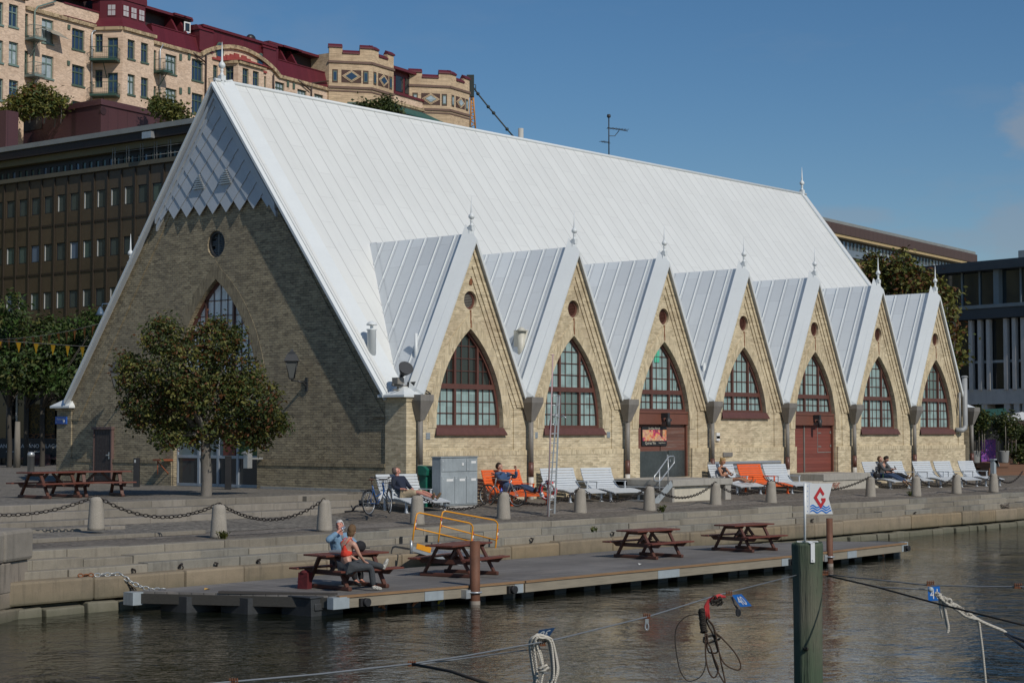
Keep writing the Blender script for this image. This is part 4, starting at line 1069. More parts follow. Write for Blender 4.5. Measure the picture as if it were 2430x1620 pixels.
b = MB(); b.box(xr-.40, xr-.06, yf+.04, yf+.4, -.95, zslab-.002); b.build('dock_post', M_conc, dk); b = MB(); b.box(xl+.03, xl+.15, yf+.05, -.1, -.95, zslab-.002); b.build('dock_post', M_conc, dk)
# metal steps with a handrail
stp = empty('dock_steps', (xl-.5, yf, -.9), world=True); tag(stp, 'galvanised steps with a tubular handrail at the left end of the cream loading dock', 'steps')
b = MB(); x_lo = xl-1.05
for k in range(3):
    zz = -.9 + (ztop+.9)*(k+1)/4; xx = x_lo + (xl-x_lo)*k/3
    b.box(xx, xx+.30, yf+.05, -.35, zz-.04, zz)
b.build('tread', M_zincl, stp)
b = MB()
for yy in (yf+.03, -.33): b = MB(); b.beam((x_lo-.08, yy, -.88), (xl-.03, yy, ztop-.1), .03, .22); b.build('stringer', paint('painted stringer', (.42, .45, .46), .5, .15, metal=.4), stp)
b = MB(); yy = yf+.03
top0, top1 = Vector((x_lo-.12, yy, .0)), Vector((xl-.0, yy, .98)); lo0, lo1 = Vector((x_lo-.12, yy, -.30)), Vector((xl+.12, yy, .45))
t0 = at(1501, 1117, y=yy); t1 = at(1577, 1083, y=yy); t2 = at(1599, 1083, y=yy); t3 = at(1598, 1099, y=yy); t4 = at(1564, 1140, y=yy); t5 = at(1552, 1140.5, y=yy); 
pts = [at(1553, 1129, y=yy), at(1559, 1122, y=yy), at(1586, 1084, y=yy), at(1590, 1082, y=yy), at(1598, 1082, y=yy), at(1600, 1085, y=yy), at(1600, 1097, y=yy), at(1597, 1101, y=yy), at(1567, 1140, y=yy), at(1563, 1141, y=yy), at(1554, 1140, y=yy), at(1552, 1138, y=yy)]
b.tube(pts, .024, 8, closed=True)
for (px, pa, pb) in ((1565, 1115, 1181), (1585.5, 1088, 1150)): b.tube([at(px, pa, y=yy), at(px, pb, y=yy)], .022, 8)
b.build('handrail', M_zincl, stp)
# second dock before the red door, with a sloping apron
dk2 = empty('low_dock', (PX[4], -1.5, -.9), world=True); tag(dk2, 'low grey concrete dock with faint red graffiti in front of the red doors', 'loading dock')
xa_, xb_ = at(1925, 1122, y=-1.6).x, at(2065, 1122, y=-1.6).x
zt2 = at(2000, 1123, y=-1.6).z; zs2 = at(2000, 1139, y=-1.6).z
b = MB(); b.box(PX[4]-2.3, xb_, -1.62, -.02, zs2, zt2); b.build('slab', M_conc, dk2, bevel=.015)
b = MB(); b.box(xa_-.1, xb_-.06, -1.58, -.02, -.95, zs2-.002); b.build('dock_wall', stone('grey dock wall', (.40, .37, .31), stain=.35), dk2)
b = MB(); b.box(PX[4]-2.28, xa_-.15, -1.5, -.02, zs2-.25, zs2-.003); b.build('shade_block', M_black, dk2)  # black block put in as the shade under this end of the slab
b = MB(); b.prism([(xb_-.05, -1.6, zs2-.1), (xb_+.9, -1.6, -.72), (xb_+1.2, -1.6, -.72), (xb_+1.2, -1.6, -.92), (xb_-.05, -1.6, -.92)], (0, 1.2, 0)); b.build('apron', M_concp, dk2)
b = MB(); rr = random.Random(9)
for k in range(5):
    q = [at(1975+rr.uniform(-4, 8)+k*3, 1150+rr.uniform(-7, 12), y=-1.585) for _ in range(5)]; b.tube(q, .014, 4)
b.build('graffiti', paint('faded red paint', (.42, .20, .15), .8), dk2)

# grey electric cabinet
c0 = d(1035, 1203, -.9); cab = empty('electric_cabinet', (c0.x, c0.y, -.9), world=True); tag(cab, 'tall grey steel electric cabinet on a plinth between the white lounger and the orange lounger', 'cabinet')
yc = -1.55; xl_, xr_ = at(1046, 1140, y=yc).x, at(1133, 1140, y=yc).x; zt_ = at(1090, 1085, y=yc).z
M_cab = paint('weathered cabinet grey', (.30, .335, .35), .5, .2, 2.2, streak=.35)
b = MB(); b.box(xl_, xr_, yc, yc+.36, -.62, zt_); b.box(xl_-.02, xr_+.02, yc-.03, yc+.38, zt_, zt_+.03); b.build('housing', M_cab, cab, bevel=.008)
b = MB(); b.box(xl_+.02, xr_-.02, yc+.03, yc+.34, -.95, -.622); b.build('plinth', stone('cabinet plinth', (.36, .35, .33), stain=.3), cab)
w3 = (xr_-xl_)
zmid = at(1090, 1120, y=yc).z
for (xa1, xb1, za1, zb1) in ((xl_+.03, xl_+w3*.68, zmid+.03, zt_-.04), (xl_+w3*.69, xr_-.03, zmid+.03, zt_-.04), (xl_+.03, xl_+w3*.36, -.58, zmid-.12), (xl_+w3*.37, xl_+w3*.68, -.58, zmid-.12), (xl_+w3*.69, xr_-.03, -.58, zmid-.12)):
    b = MB(); b.box(xa1, xb1, yc-.018, yc-.001, za1, zb1); dd = b.build('cabinet_door', M_cab, cab, bevel=.004)
    b = MB()
    for (xx, zz) in ((xa1+.05, za1+.06), (xb1-.05, zb1-.06), (xa1+.05, zb1-.06)): b.tube([(xx, yc-.026, zz), (xx, yc-.018, zz)], .012, 6)
    if xb1-xa1 > .6: b.box(xb1-.2, xb1-.13, yc-.035, yc-.019, za1+.25, zb1-.2)
    else: b.box(xa1+.2, xb1-.06, yc-.022, yc-.0185, zb1-.14, zb1-.07)
    b.build('fitting', M_white, dd)
# green post with a rounded hood (pump)
gp = at(1018, 1178, z=-.9); yy = -.95; x0 = at(1011, 1150, y=yy).x; x1 = at(1027, 1150, y=yy).x
pst = empty('green_post', (x0, yy, -.9), world=True); tag(pst, 'dark green payment post with a rounded hood beside the grey cabinet', 'service post')
M_green = paint('dark green paint', (.012, .125, .085), .35, .12, 3)
zh0, zh1 = at(1018, 1128, y=yy).z, at(1018, 1104, y=yy).z
b = MB(); b.box(x0, x1, yy, yy+.3, -.9, zh0+.05); b.build('column', M_green, pst, bevel=.02)
b = MB(); b.prism([(x0-.06, yy-.06, zh0), (x0-.06, yy+.3, zh0), (x0-.06, yy+.32, zh1-.02), (x0-.06, yy+.25, zh1), (x0-.06, yy+.05, zh1-.02), (x0-.06, yy-.10, zh0+.18)], (x1-x0+.14, 0, 0)); b.build('hood', M_green, pst, bevel=.02)
b = MB(); b.box(x1+.09, x1+.12, yy-.02, yy+.2, zh0+.08, zh0+.24); b.tube([(x1+.1, yy+.05, zh0+.1), (x1+.2, yy+.05, zh0-.2), (x1+.14, yy+.1, zh0-.6), (x1+.05, yy+.1, zh0-.75)], .012, 6); b.build('keypad', M_zincl, pst)
# dark rectangular bollard lights on the square
for (px, py, hgt_, lab) in ((324, 1155, 1.0, 'flat dark post with a small label at the end of the left picnic tables'), (541, 1161, 1.1, 'flat black post in front of the glass entrance doors')):
    p = d(px, py, -.28); b = MB(); b.box(-.10, .10, -.09, .09, 0, hgt_*.98); o = b.build('flat_post', M_black, bevel=.01); o.location = (p.x, p.y, -.28); o.rotation_euler.z = R(-45); tag(o, lab, 'post', 'flat posts on the square')
    if px < 400: b = MB(); b.box(-.07, -.02, -.095, -.09, .82, .92); b.build('label', M_zincl, o)
p = at(73, 1120, z=-.28); b = MB(); b.lathe([(.16, 0), (.16, .72), (.168, .72), (.168, .84), (.13, .92), (.03, .94)], (0, 0, 0), 16); o = b.build('steel_bollard', M_zincl); o.location = (p.x, p.y, -.28); tag(o, 'round steel bollard with a domed top behind the left picnic tables', 'bollard')
# green info stand leaning at the corner
p = at(150, 1136, z=-.28); s_ = empty('sandwich_board', (p.x, p.y, -.28), world=True); tag(s_, 'grey sandwich board with a lime green side at the corner of the gable end', 'sandwich board')
b = MB(); c0 = Vector((p.x, p.y, -.28)); ax = Vector((.75, -.66, 0)); 
b.prism([c0-RT*.24, c0+RT*.14, c0+RT*.10+Vector((0,0,1.05)), c0-RT*.16+Vector((0,0,1.1))], Vector((.05, .06, 0))); b.build('board', paint('grey board', (.13, .14, .12), .5, .3), s_, bevel=.01)
b = MB(); b.prism([c0+RT*.15, c0+RT*.31, c0+RT*.16+Vector((0,0,1.0)), c0+RT*.12+Vector((0,0,1.05))], Vector((.25, .25, 0)))
g = NG('lime print'); v_ = g.n('ShaderNodeTexVoronoi'); v_.inputs['Scale'].default_value = 14; g.l(g.tc, v_.inputs['Vector']); b.build('side_panel', g.fin(g.ramp(v_.outputs['Distance'], [(.2, (.02, .09, .01)), (.45, (.22, .42, .03)), (.7, (.10, .5, .08))]), .5), s_)

# ------------------------------------------------------------------ loungers
def lounger(label, px, py, width, mat, group, y=None, rz_=-.12):
    """front left foot at the pixel; backrest towards the wall"""
    p = at(px, py, y=y) if y else ag(px, py)
    o = empty('lounger', p, rz_); tag(o, label, 'lounger', group)
    W2 = width
    prof = [(1.40, 1.08), (1.33, .86), (1.24, .66), (1.12, .50), (.98, .405), (.84, .375), (.66, .385), (.46, .40), (.26, .385), (.0, .33), (-.2, .29)]
    pr_pts = []
    N = 22; tot = [0]
    for a, c in zip(prof, prof[1:]): tot.append(tot[-1] + math.dist(a, c))
    def pp(s):
        for i in range(len(prof)-1):
            if s <= tot[i+1]+1e-9:
                t = (s-tot[i])/(tot[i+1]-tot[i]); a, c = prof[i], prof[i+1]
                return Vector((0, a[0]+(c[0]-a[0])*t, a[1]+(c[1]-a[1])*t)), Vector((0, c[0]-a[0], c[1]-a[1])).normalized()
    bk = MB(); stt = MB()
    nb = 22
    for k in range(nb):
        q, t = pp(tot[-1]*(k+.5)/nb)
        n_ = Vector((0, -t.z, t.y)); 
        if n_.z < 0: n_ = -n_
        (bk if q.z > .41 and q.y > .8 else stt).obox(q + Vector((W2/2, 0, 0)), (W2/2, 0, 0), t*(tot[-1]/nb*.41), n_*.013)
    bk.build('backrest', mat, o); stt.build('seat', mat, o)
    for xx in (.06, W2-.06):
        f = MB(); ptsf = [pp(tot[-1]*k/24)[0] + Vector((xx, 0, -.045)) for k in range(25)]
        for a, c in zip(ptsf, ptsf[1:]): f.beam(a, c + (c-a)*.1, .04, .05)
        f.build('side_frame', mat if mat is M_orange else M_lngd, o)
        for yy, zz in ((.02, .30), (1.02, .36)):
            l = MB(); l.box(xx-.03, xx+.03, yy-.03, yy+.03, 0, zz); l.box(xx-.05, xx+.05, yy-.06, yy+.05, 0, .015); l.build('leg', mat, o)
        a = MB(); a.box(xx-.035, xx+.035, .62, 1.22, .62, .645); a.box(xx-.02, xx+.02, .64, .68, .38, .62); a.build('armrest', mat, o)
    return o
G1 = 'slatted loungers facing the water'
lng = []
lng.append(lounger('wide white slatted lounger with the man in the navy jacket lying on it', 961.5, 1217, 1.54, M_lng, G1, -1.95))
lng.append(lounger('wide orange slatted lounger behind the silver bicycle', 1212, 1205, 1.62, M_orange, G1))
lng.append(lounger('white lounger just right of the ladder and lifebuoy', 1351, 1197, 1.52, M_lng, G1))
lng.append(lounger('white lounger between the white striped downpipe and the metal dock steps', 1447.6, 1194, 1.44, M_lng, G1))
lng.append(lounger('white lounger with the sunbathing woman on it', 1748, 1178, 1.42, M_lng, G1))
lng.append(lounger('narrow orange lounger between two white loungers', 1818, 1176, 1.34, M_orange, G1))
lng.append(lounger('white lounger right of the narrow orange one, behind the white flag sign', 1878, 1174, 1.36, M_lng, G1))
lng.append(lounger('white lounger on which the man in the grey jumper sits', 2112, 1162.5, 1.36, M_lng, G1))
lng.append(lounger('white lounger with a crumpled white cloth, right of the man in the grey jumper', 2161, 1160.5, 1.36, M_lng, G1))
lng.append(lounger('empty white lounger, left one of the touching pair near the end of the hall', 2231, 1158.5, 1.30, M_lng, G1))
lng.append(lounger('empty white lounger, right one of the touching pair near the end of the hall', 2281, 1157, 1.25, M_lng, G1))
lng.append(lounger('last white lounger, standing alone behind the tap post', 2339, 1155, 1.18, M_lng, G1))

# ------------------------------------------------------------------ ladder with pole, lifebuoy
k_ = ag(1300, 1225); D = (k_-CAM).dot(FW)
def pk(px, py, dd=0): return at(px, py, k=D+dd)
lad = empty('rescue_ladder', (k_.x, k_.y, -.9), world=True); tag(lad, 'tall aluminium rescue ladder standing upright on the quay beside the lifebuoy', 'ladder')
b = MB(); b.beam(pk(1302, 1226), pk(1323, 940, .05), .04, .08, FW); b.beam(pk(1299, 1218, -.05), pk(1309, 940, 0), .035, .06, FW); b.beam(pk(1316, 1218, .1), pk(1328, 938, .15), .05, .08, FW)
for t in (b,): t.build('rail', M_zincl, lad)
for i in range(13):
    py = 1208 - i*22.5; f = (1218-py)/280
    b = MB(); b.tube([pk(1299+10*f, py+1, -.03), pk(1316+12*f, py, .12)], .016, 6); b.build('rung', M_zincl, lad)
b = MB(); b.tube([pk(1314, 990, -.1), pk(1317, 985, -.12), pk(1323, 986, -.12), pk(1325, 992, -.12)], .018, 6); b.tube([pk(1330, 990, .1), pk(1336, 985, .05), pk(1342, 990, 0), pk(1344, 993, 0)], .018, 6); b.build('hook', M_zincl, lad)
rs = paint('red tape', (.45, .03, .04), .5); b = MB(); b.beam(pk(1300.5, 1160, -.09), pk(1302, 1137, -.09), .04, .03, FW); b.beam(pk(1304, 1018, -.07), pk(1306, 996, -.07), .04, .03, FW); b.build('band', rs, lad)
b = MB(); b.tube([pk(1300, 1227, -.14), pk(1312, 842, -.1)], .019, 8); b.tube([pk(1306, 841.5, -.1), pk(1316, 841.5, -.1)], .015, 6); pol = b.build('boat_hook', paint('pink grey pole', (.48, .33, .33), .45)); tag(pol, 'long pink grey boat hook pole standing against the rescue ladder', 'boat hook')
p = pk(1300, 1163, .5); lb = empty('lifebuoy', p, world=True); tag(lb, 'red and white lifebuoy hanging behind the rescue ladder', 'lifebuoy')
RB, rb_ = .215, .062
ringp = lambda a: p + RT*math.cos(a)*RB + Vector((0, 0, 1))*math.sin(a)*RB*1.12
m1 = MB(); m2 = MB()
for k in range(4):
    a0 = math.pi/2*k + R(45); m1.tube([ringp(a0+R(4)+R(56)*j/6) for j in range(7)], rb_, 10, cap=True); m2.tube([ringp(a0+R(60)+R(34)*j/4) for j in range(5)], rb_*1.01, 10, cap=True)
m1.build('red_section', paint('lifebuoy red', (.52, .02, .03), .5, .1), lb); m2.build('white_section', M_white, lb)
b = MB(); b.tube([ringp(R(15*k)) + (Vector((0, 0, 0)) if k % 6 else Vector((.02, 0, .05))) - FW*.1 for k in range(25)], .012, 5); b.tube([p + Vector((0,0,.4)) + FW*.15, p + FW*.15 - Vector((0,0,.55))], .03, 6); b.build('rope', M_white, lb)

# ------------------------------------------------------------------ picnic tables
M_tb = None
def timber(name, c, ax=0, fr=1.0):
    g = NG(name); n1 = g.noise(3, 5, v=g.map(((.6, 9, 9), (9, .6, 9))[ax])); n2 = g.noise(1.2, 4)
    cc = g.mix(n1, sc3(c, .7), sc3(c, 1.35)); cc = g.mix(g.ramp(n2, [(.45, 0.0), (.7, .5)]), cc, sc3(c, 1.4))
    g.bump(n1, .25, .01); return g.fin(cc, .55)
M_tb = timber('red brown stained timber', (.125, .036, .022)); M_tbd = timber('dark stained timber', (.085, .032, .02), 1)
def picnic(first=[None]):
    if first[0] is None:
        o = empty('picnic_table'); LN = 1.75
        def planks(n, y0, wd, z, name, ln):
            m = MB(); 
            for k in range(n): y = y0 + (k+.5)*wd/n; m.box(-ln/2, ln/2, y-wd/n/2+.004, y+wd/n/2-.004, z-.038, z)
            return m.build(name, M_tb, o, bevel=.004)
        planks(5, -.37, .74, .73, 'tabletop', LN); planks(2, -.84, .27, .43, 'bench', LN); planks(2, .57, .27, .43, 'bench', LN)
        for x in (-.52, .52):
            for s in (-1, 1):
                m = MB(); m.beam((x, s*.24, .69), (x, s*.62, .06), .045, .09, (1, 0, 0)); m.build('leg', M_tbd, o)
            m = MB(); m.box(x-.05, x+.05, -.72, .72, 0, .085); m.build('foot_beam', M_tbd, o, bevel=.02)
            m = MB(); m.prism([(x+.025, -.82, .392), (x+.025, .82, .392), (x+.025, .70, .29), (x+.025, -.70, .29)], (.045, 0, 0)); m.prism([(x+.025, -.36, .692), (x+.025, .36, .692), (x+.025, .28, .61), (x+.025, -.28, .61)], (.045, 0, 0)); m.build('cross_beam', M_tbd, o)
        m = MB(); m.beam((-.47, 0, .33), (-.08, 0, .685), .045, .07); m.beam((.47, 0, .33), (.08, 0, .685), .045, .07); m.build('brace', M_tbd, o)
        first[0] = o; return o
    return copy_tree(first[0])
def place_table(s1, s2, z, label, group):
    a = at(*s1, z=z); c = at(*s2, z=z); v = c - a
    o = picnic(); o.location = ((a.x+c.x)/2, (a.y+c.y)/2, z); o.rotation_euler = (0, 0, math.atan2(v.y, v.x))
    tag(o, label, 'picnic table', group); return o
ZP = -1.70
T1 = place_table((766, 1398), (877, 1388.5), ZP, 'red brown picnic table at which the couple sits on the pontoon', 'picnic tables on the pontoon')
T2 = place_table((1041, 1371), (1137, 1358), ZP, 'red brown picnic table in front of the yellow gangway, behind the left rusty pile', 'picnic tables on the pontoon')
T3 = place_table((1499, 1325), (1578, 1318.5), ZP, 'empty red brown picnic table in the middle of the pontoon', 'picnic tables on the pontoon')
T4 = place_table((1730, 1308), (1803, 1302.5), ZP, 'empty red brown picnic table nearest the white flag sign', 'picnic tables on the pontoon')
T5 = place_table((76, 1182), (160, 1179), -.28, 'red brown picnic table nearest the left edge, on the square', 'picnic tables on the square')
T6 = place_table((190, 1177.5), (278, 1176), -.28, 'red brown picnic table with its right end shaded by the tree, on the square', 'picnic tables on the square')

# ------------------------------------------------------------------ pontoon
pon = empty('pontoon', (-2, -9.8, -2.1), world=True); tag(pon, 'long floating wooden pontoon on dark plastic floats below the quay steps', 'pontoon')
def deckwood(name, c):
    g = NG(name); X = g.sep(); wdt = .125
    fr = g.math('FRACT', g.math('DIVIDE', X[0], wdt)); cell = g.math('FLOOR', g.math('DIVIDE', X[0], wdt))
    wn_ = g.n('ShaderNodeTexWhiteNoise', noise_dimensions='1D'); g.l(cell, wn_.inputs[1])
    cc = g.mix(wn_.outputs[0], sc3(c, .6), sc3(c, 1.3))
    cc = g.mix(g.noise(2.5, 6, v=g.map((9, .8, 1))), cc, sc3(c, 1.3)); 
    big = g.noise(.5, 6, rough=.7, v=g.map((.5, 1.6, 1))); cc = g.mix(g.ramp(big, [(.42, .55), (.62, 0.0)]), cc, sc3(c, .55)); cc = g.mix(g.ramp(g.noise(.9, 6, rough=.7), [(.58, 0.0), (.75, .5)]), cc, (.36, .29, .24))
    cc = g.mix(g.ramp(fr, [(0.0, .85), (.07, 0.0), (.93, 0.0), (1.0, .85)]), cc, sc3(c, .2))
    g.bump(g.ramp(fr, [(0, 0.0), (.1, 1.0), (.9, 1.0), (1, 0.0)]), .4, .01); return g.fin(cc, .75)
M_deck = deckwood('weathered deck boards', (.17, .158, .145))
M_fasc = timber('weathered fascia timber', (.235, .205, .155)); M_rub = timber('brown rubbing strip', (.235, .14, .07))
F = [at(797, 1413, z=ZP), at(1240, 1377, z=ZP), at(1876, 1317, z=ZP), at(2147, 1286.5, z=ZP)]
B = [at(313, 1402, z=ZP), at(740, 1374, z=ZP), at(1188, 1327, z=ZP), at(1960, 1283, z=ZP)]
B2 = [B[0], Vector((F[1].x+.3, -7.45, ZP)), Vector((F[2].x+.3, -7.5, ZP)), B[3]]
for i in range(3):
    b = MB(); e = .012
    a0, a1, c1, c0 = F[i].copy(), F[i+1].copy(), B2[i+1].copy(), B2[i].copy()
    tf = (a1-a0).normalized()*.02; tb = (c1-c0).normalized()*.02
    q = [a0+tf, a1-tf, c1-tb, c0+tb]; b.prism(q, (0, 0, -.05)); b.build('deck', M_deck, pon)
    fb = MB(); rb2 = MB()
    Lf = (a1-a0).length; t = (a1-a0).normalized(); nn = Vector((t.y, -t.x, 0))
    fb.beam(a0+t*.02 + nn*.03 + Vector((0,0,-.15)), a1-t*.02 + nn*.03 + Vector((0,0,-.15)), .07, .20)
    rb2.beam(a0+t*.02 + nn*.035 + Vector((0,0,-.022)), a1-t*.02 + nn*.035 + Vector((0,0,-.022)), .11, .045)
    fb.build('fascia', M_fasc, pon); rb2.build('rubbing_strip', M_rub, pon)
    for s in ((.03, .45), (.45, .53), (.95, .985)) if i else ((.005, .025), (.44, .54), (.94, .99)):
        if s[1]-s[0] > .3: continue
        pl_ = MB(); pl_.beam(a0.lerp(a1, s[0]) + nn*.072 + Vector((0,0,-.155)), a0.lerp(a1, s[1]) + nn*.072 + Vector((0,0,-.155)), .012, .19); pl_.build('steel_plate', paint('grey steel plate', (.30, .34, .36), .5, .12, 6, streak=.3), pon)
    bb = MB(); bb.beam(c0+tb+Vector((0,0,-.13)), c1-tb+Vector((0,0,-.13)), .06, .16); bb.build('rear_beam', M_fasc, pon)
b = MB(); b.beam(B2[0]+Vector((0,0,-.14)), F[0]+Vector((0,0,-.14)), .07, .20); b.build('fascia', timber('shaded end fascia', (.045, .042, .036)), pon)  # end timber coloured dark to stand in for its shade
b = MB(); q0 = B2[0].lerp(F[0], .42); b.beam(q0+Vector((.1,0,.02)), F[0]+Vector((.1,.1,.02)), .2, .045); b.build('edge_board', timber('dark edge boards', (.06, .052, .045)), pon)
for q, a, c, h in ((B2[0]+Vector((0, -.05, -.14)), .13, .16, .13), (F[0]+Vector((.05, -.02, -.14)), .22, .09, .115), (F[3]+Vector((-.05, .02, -.12)), .1, .1, .14)): b = MB(); b.obox(q, (a, 0, 0), (0, c, 0), (0, 0, h)); b.build('corner_plate', paint('grey steel plate', (.34, .39, .42)), pon)
b = MB(); e0, e1 = F[3], B2[3]; b.beam(e0+Vector((0,0,-.13)), e1+Vector((0,0,-.13)), .07, .18); b.build('fascia', M_fasc, pon)
# floats
M_flo = paint('dark plastic float', (.045, .048, .05), .5, .3, 3, streak=.3)
M_floo = paint('orange spray mark', (.55, .22, .10), .8, .4, 12); M_floy = paint('yellow spray mark', (.55, .45, .04), .8, .3, 12)
fl_px = [(760,0),(905,1),(985,1),(1043,2),(1140,0),(1212,0),(1255,0),(1333,0),(1402,0),(1440,0),(1512,0),(1576,0),(1622,0),(1683,0),(1742,0),(1768,0),(1826,0),(1875,0),(1905,0),(2008,0),(2040,0),(2095,1),(2132,0)]
def front_at(px):
    for i in range(3):
        lo = (797, 1240, 1876)[i]; hi = (1240, 1876, 2147)[i]
        if px <= hi or i == 2: return F[i].lerp(F[i+1], max(0, min(1, (px-lo)/(hi-lo)))), i
flo = None
for (px, mk) in fl_px:
    q, i = front_at(px); dpt = (q-CAM).dot(FW)
    r0 = at(px, 1400, y=q.y+.25); x = r0.x
    if flo is None:
        m = MB(); m.prism([(-.24, 0, .40), (.24, 0, .40), (.19, .03, -.2), (-.19, .03, -.2)], (0, .9, 0)); m.box(-.27, .27, -.02, .92, .37, .41); m.box(-.14, .14, -.02, .01, .13, .27)
        flo = m.build('float', M_flo, pon, bevel=.03); fo = flo; flo.matrix_parent_inverse = Matrix()
    else:
        fo = flo.copy(); col.objects.link(fo)
    fo.location = Vector((x, q.y+.26, -2.12)) - pon.location
    if mk:
        m = MB(); rr = random.Random(px)
        for k in range(4): m.tube([(rr.uniform(-.1, .1), -.024, .3-.06*j-.05*k*.5) for j in range(4)], .022, 5)
        mo_ = m.build('paint_mark', M_floo if mk == 1 else M_floy, fo); mo_.matrix_parent_inverse = Matrix()
m = MB(); 
for k in range(3):
    q = B2[0].lerp(F[0], .2+.3*k); m.obox((q.x+.5, q.y, -1.98), (.45, 0, 0), (0, .42, 0), (0, 0, .2))
m.build('float_block', M_flo, pon)
M_rub_ = paint('black rubber', (.02, .02, .021), .6, .3, 6)
for px in (853, 1204, 1870, 2143):
    q, i = front_at(px); m = MB(); m.tube([q+Vector((0,-.10,-.16)), q+Vector((0.0,-.20,-.16))], .085, 12); m.box(q.x-.13, q.x-.05, q.y-.12, q.y-.05, q.z-.24, q.z-.08); m.build('fender_roller', M_rub_, pon)
# litter on the deck
for (px, py, c, lab) in ((490, 1398, (.5, .3, .08), 'pair of small yellow leaves on the pontoon near its left corner'), (1519, 1339, (.6, .6, .55), 'scrap of white paper on the middle of the pontoon')):
    p = at(px, py, z=ZP+.004); m = MB(); m.add([(p.x-.09, p.y-.03, ZP+.006), (p.x, p.y-.07, ZP+.03), (p.x+.1, p.y, ZP+.01), (p.x, p.y+.06, ZP+.04)], [(0,1,2,3)]); tag(m.build('litter', paint('litter %d' % px, c, .7)), lab, 'litter')
# rusty steel piles with clamps
M_pile = paint('rust brown steel', (.135, .055, .028), .7, .3, 3, streak=.35)
for (px, ptop, pb, wdt, lab) in ((1127, 1283, 1443, .112, 'rusty steel mooring pile at the middle of the pontoon, left of the other'), (1969, 1229, 1352, .09, 'rusty steel mooring pile rising behind the white flag sign')):
    q, i = front_at(px); y = q.y-.05-wdt
    pb_ = at(px, 1400 if px < 1500 else 1320, y=y); x = pb_.x; zt_ = at(px, ptop, y=y).z
    e = empty('mooring_pile', (x, y, -2.1), world=True); tag(e, lab, 'pile', 'rusty piles holding the pontoon')
    m = MB(); m.tube([(x, y, -3), (x, y, zt_)], wdt*.98, 20, cap=True); m.build('tube', M_pile, e)
    m = MB(); m.tube([(x, y, -2.3), (x, y, -2.02)], wdt*.99+.004, 20, cap=False); m.build('tide_band', paint('pale tide band', (.27, .23, .19), .8, .2, 8), e)
    m = MB(); n = 16; m.tube([(x+(wdt+.025)*math.cos(2*math.pi*k/n), y+(wdt+.025)*math.sin(2*math.pi*k/n), q.z-.14) for k in range(n)], .022, 6, closed=True); m.box(x-wdt-.16, x-wdt-.02, y+.0, y+.16, q.z-.26, q.z-.08); m.build('clamp', M_zincl, e)
q, i = front_at(2008); m = MB(); m.box(q.x-.06, q.x+.06, q.y-.055, q.y-.04, q.z-.18, q.z+.0); o = m.build('red_white_sign', M_white); tag(o, 'tiny white sign with a red square on the right part of the pontoon edge', 'sign')
m = MB(); m.box(q.x-.035, q.x+.035, q.y-.06, q.y-.055, q.z-.12, q.z-.03); m.build('red_square', paint('sign red', (.5, .08, .07), .5), o)

# ------------------------------------------------------------------ gangway with yellow rails
M_yel = paint('yellow rail paint', (.70, .29, .012), .4, .08, 4)
gw = empty('gangway', (-8, -7.6, -1.4), world=True); tag(gw, 'short metal gangway with bright yellow tubular handrails from the quay steps to the pontoon', 'gangway')
pL = at(978, 1301, z=-1.22); 
ya, yb2 = -6.55, -8.2
gx0 = pL.x; 
def rail(pts_px, yfun, nm):
    return [at(px, py, y=yfun(px)) for px, py in pts_px]
# near rail lies on the left side of the ramp, far rail on the right side; the ramp runs along the quay and down
yn = -7.45; yfr = -6.95
near_y = lambda px: -7.9; far_y = lambda px: -7.15
def rails(px0, y_, px1, topL, topR, midL, midR, botL, botR, nm):
    m = MB(); m2 = MB(); P = lambda x, y: at(x, y, y=y_)
    m.tube([P(*botL), P(*midL), P(px0+.5, topL+9), P(px0+2.5, topL+2.5), P(px0+8, topL), P(px1-9, topR-5), P(px1-3, topR-1), P(px1, topR+5), P(*midR), P(*botR)], .02, 8)
    m.tube([P(*midL), P(*midR)], .018, 8)
    m.build(nm, M_yel, gw)
    for (x, y, c) in ((px0-1, topL+16, 0), (px0-1.5, topL+24, 1), (px0-2, topL+32, 0), (px1, topR+16, 0), (px1-.5, topR+25, 1), (px1-1, topR+33, 0)):
        m2 = MB(); m2.tube([P(x+.5, y), P(x-.3, y+8)], .0225, 8); m2.build('band', paint('band red', (.4, .02, .03), .4) if c == 0 else M_white, gw)
rails(987, -7.75, 1122, 1216, 1245, (983, 1252), (1119, 1284), (978, 1290), (1115, 1330), 'handrail')
rails(1048, -7.05, 1181, 1212, 1238, (1045, 1246), (1178, 1281), (1040, 1286), (1174, 1318), 'handrail')
M_chk = paint('chequer plate', (.36, .37, .38), .3, .25, 8, metal=.8)
A0 = at(978, 1301, y=-7.75); A1 = at(1115, 1342, y=-7.75); C0 = at(1040, 1292, y=-7.05); C1 = at(1180, 1324, y=-7.05)
m = MB(); m.prism([A0, A1, C1, C0], (0, 0, .04)); m.build('ramp_plate', M_chk, gw)
m = MB(); m.beam(A0+Vector((0,0,.0)), A1, .05, .12); m.beam(C0, C1, .05, .12); m.tube([A0+Vector((-.03,0,-.12)), A0+Vector((-.03,0,.2))], .035, 8); m.build('side_beam', M_zincl, gw)
m = MB(); k0, k1 = A0.lerp(A1, .06), A0.lerp(A1, .30); m.beam(k0+Vector((0,-.03,.09)), k1+Vector((0,-.03,.09)), .012, .13); bs = m.build('yellow_plate', M_yel, gw)
m = MB()
for k in range(9):
    for j in range(3):
        q = A1.lerp(C1, .05+.11*k) + (A1-A0).normalized()*(.03+.1*j); m.sphere((q.x, q.y, ZP+.025), .028, 6, sc=(1, 1, .6))
m.build('tread_studs', M_zincl, gw)
m = MB()
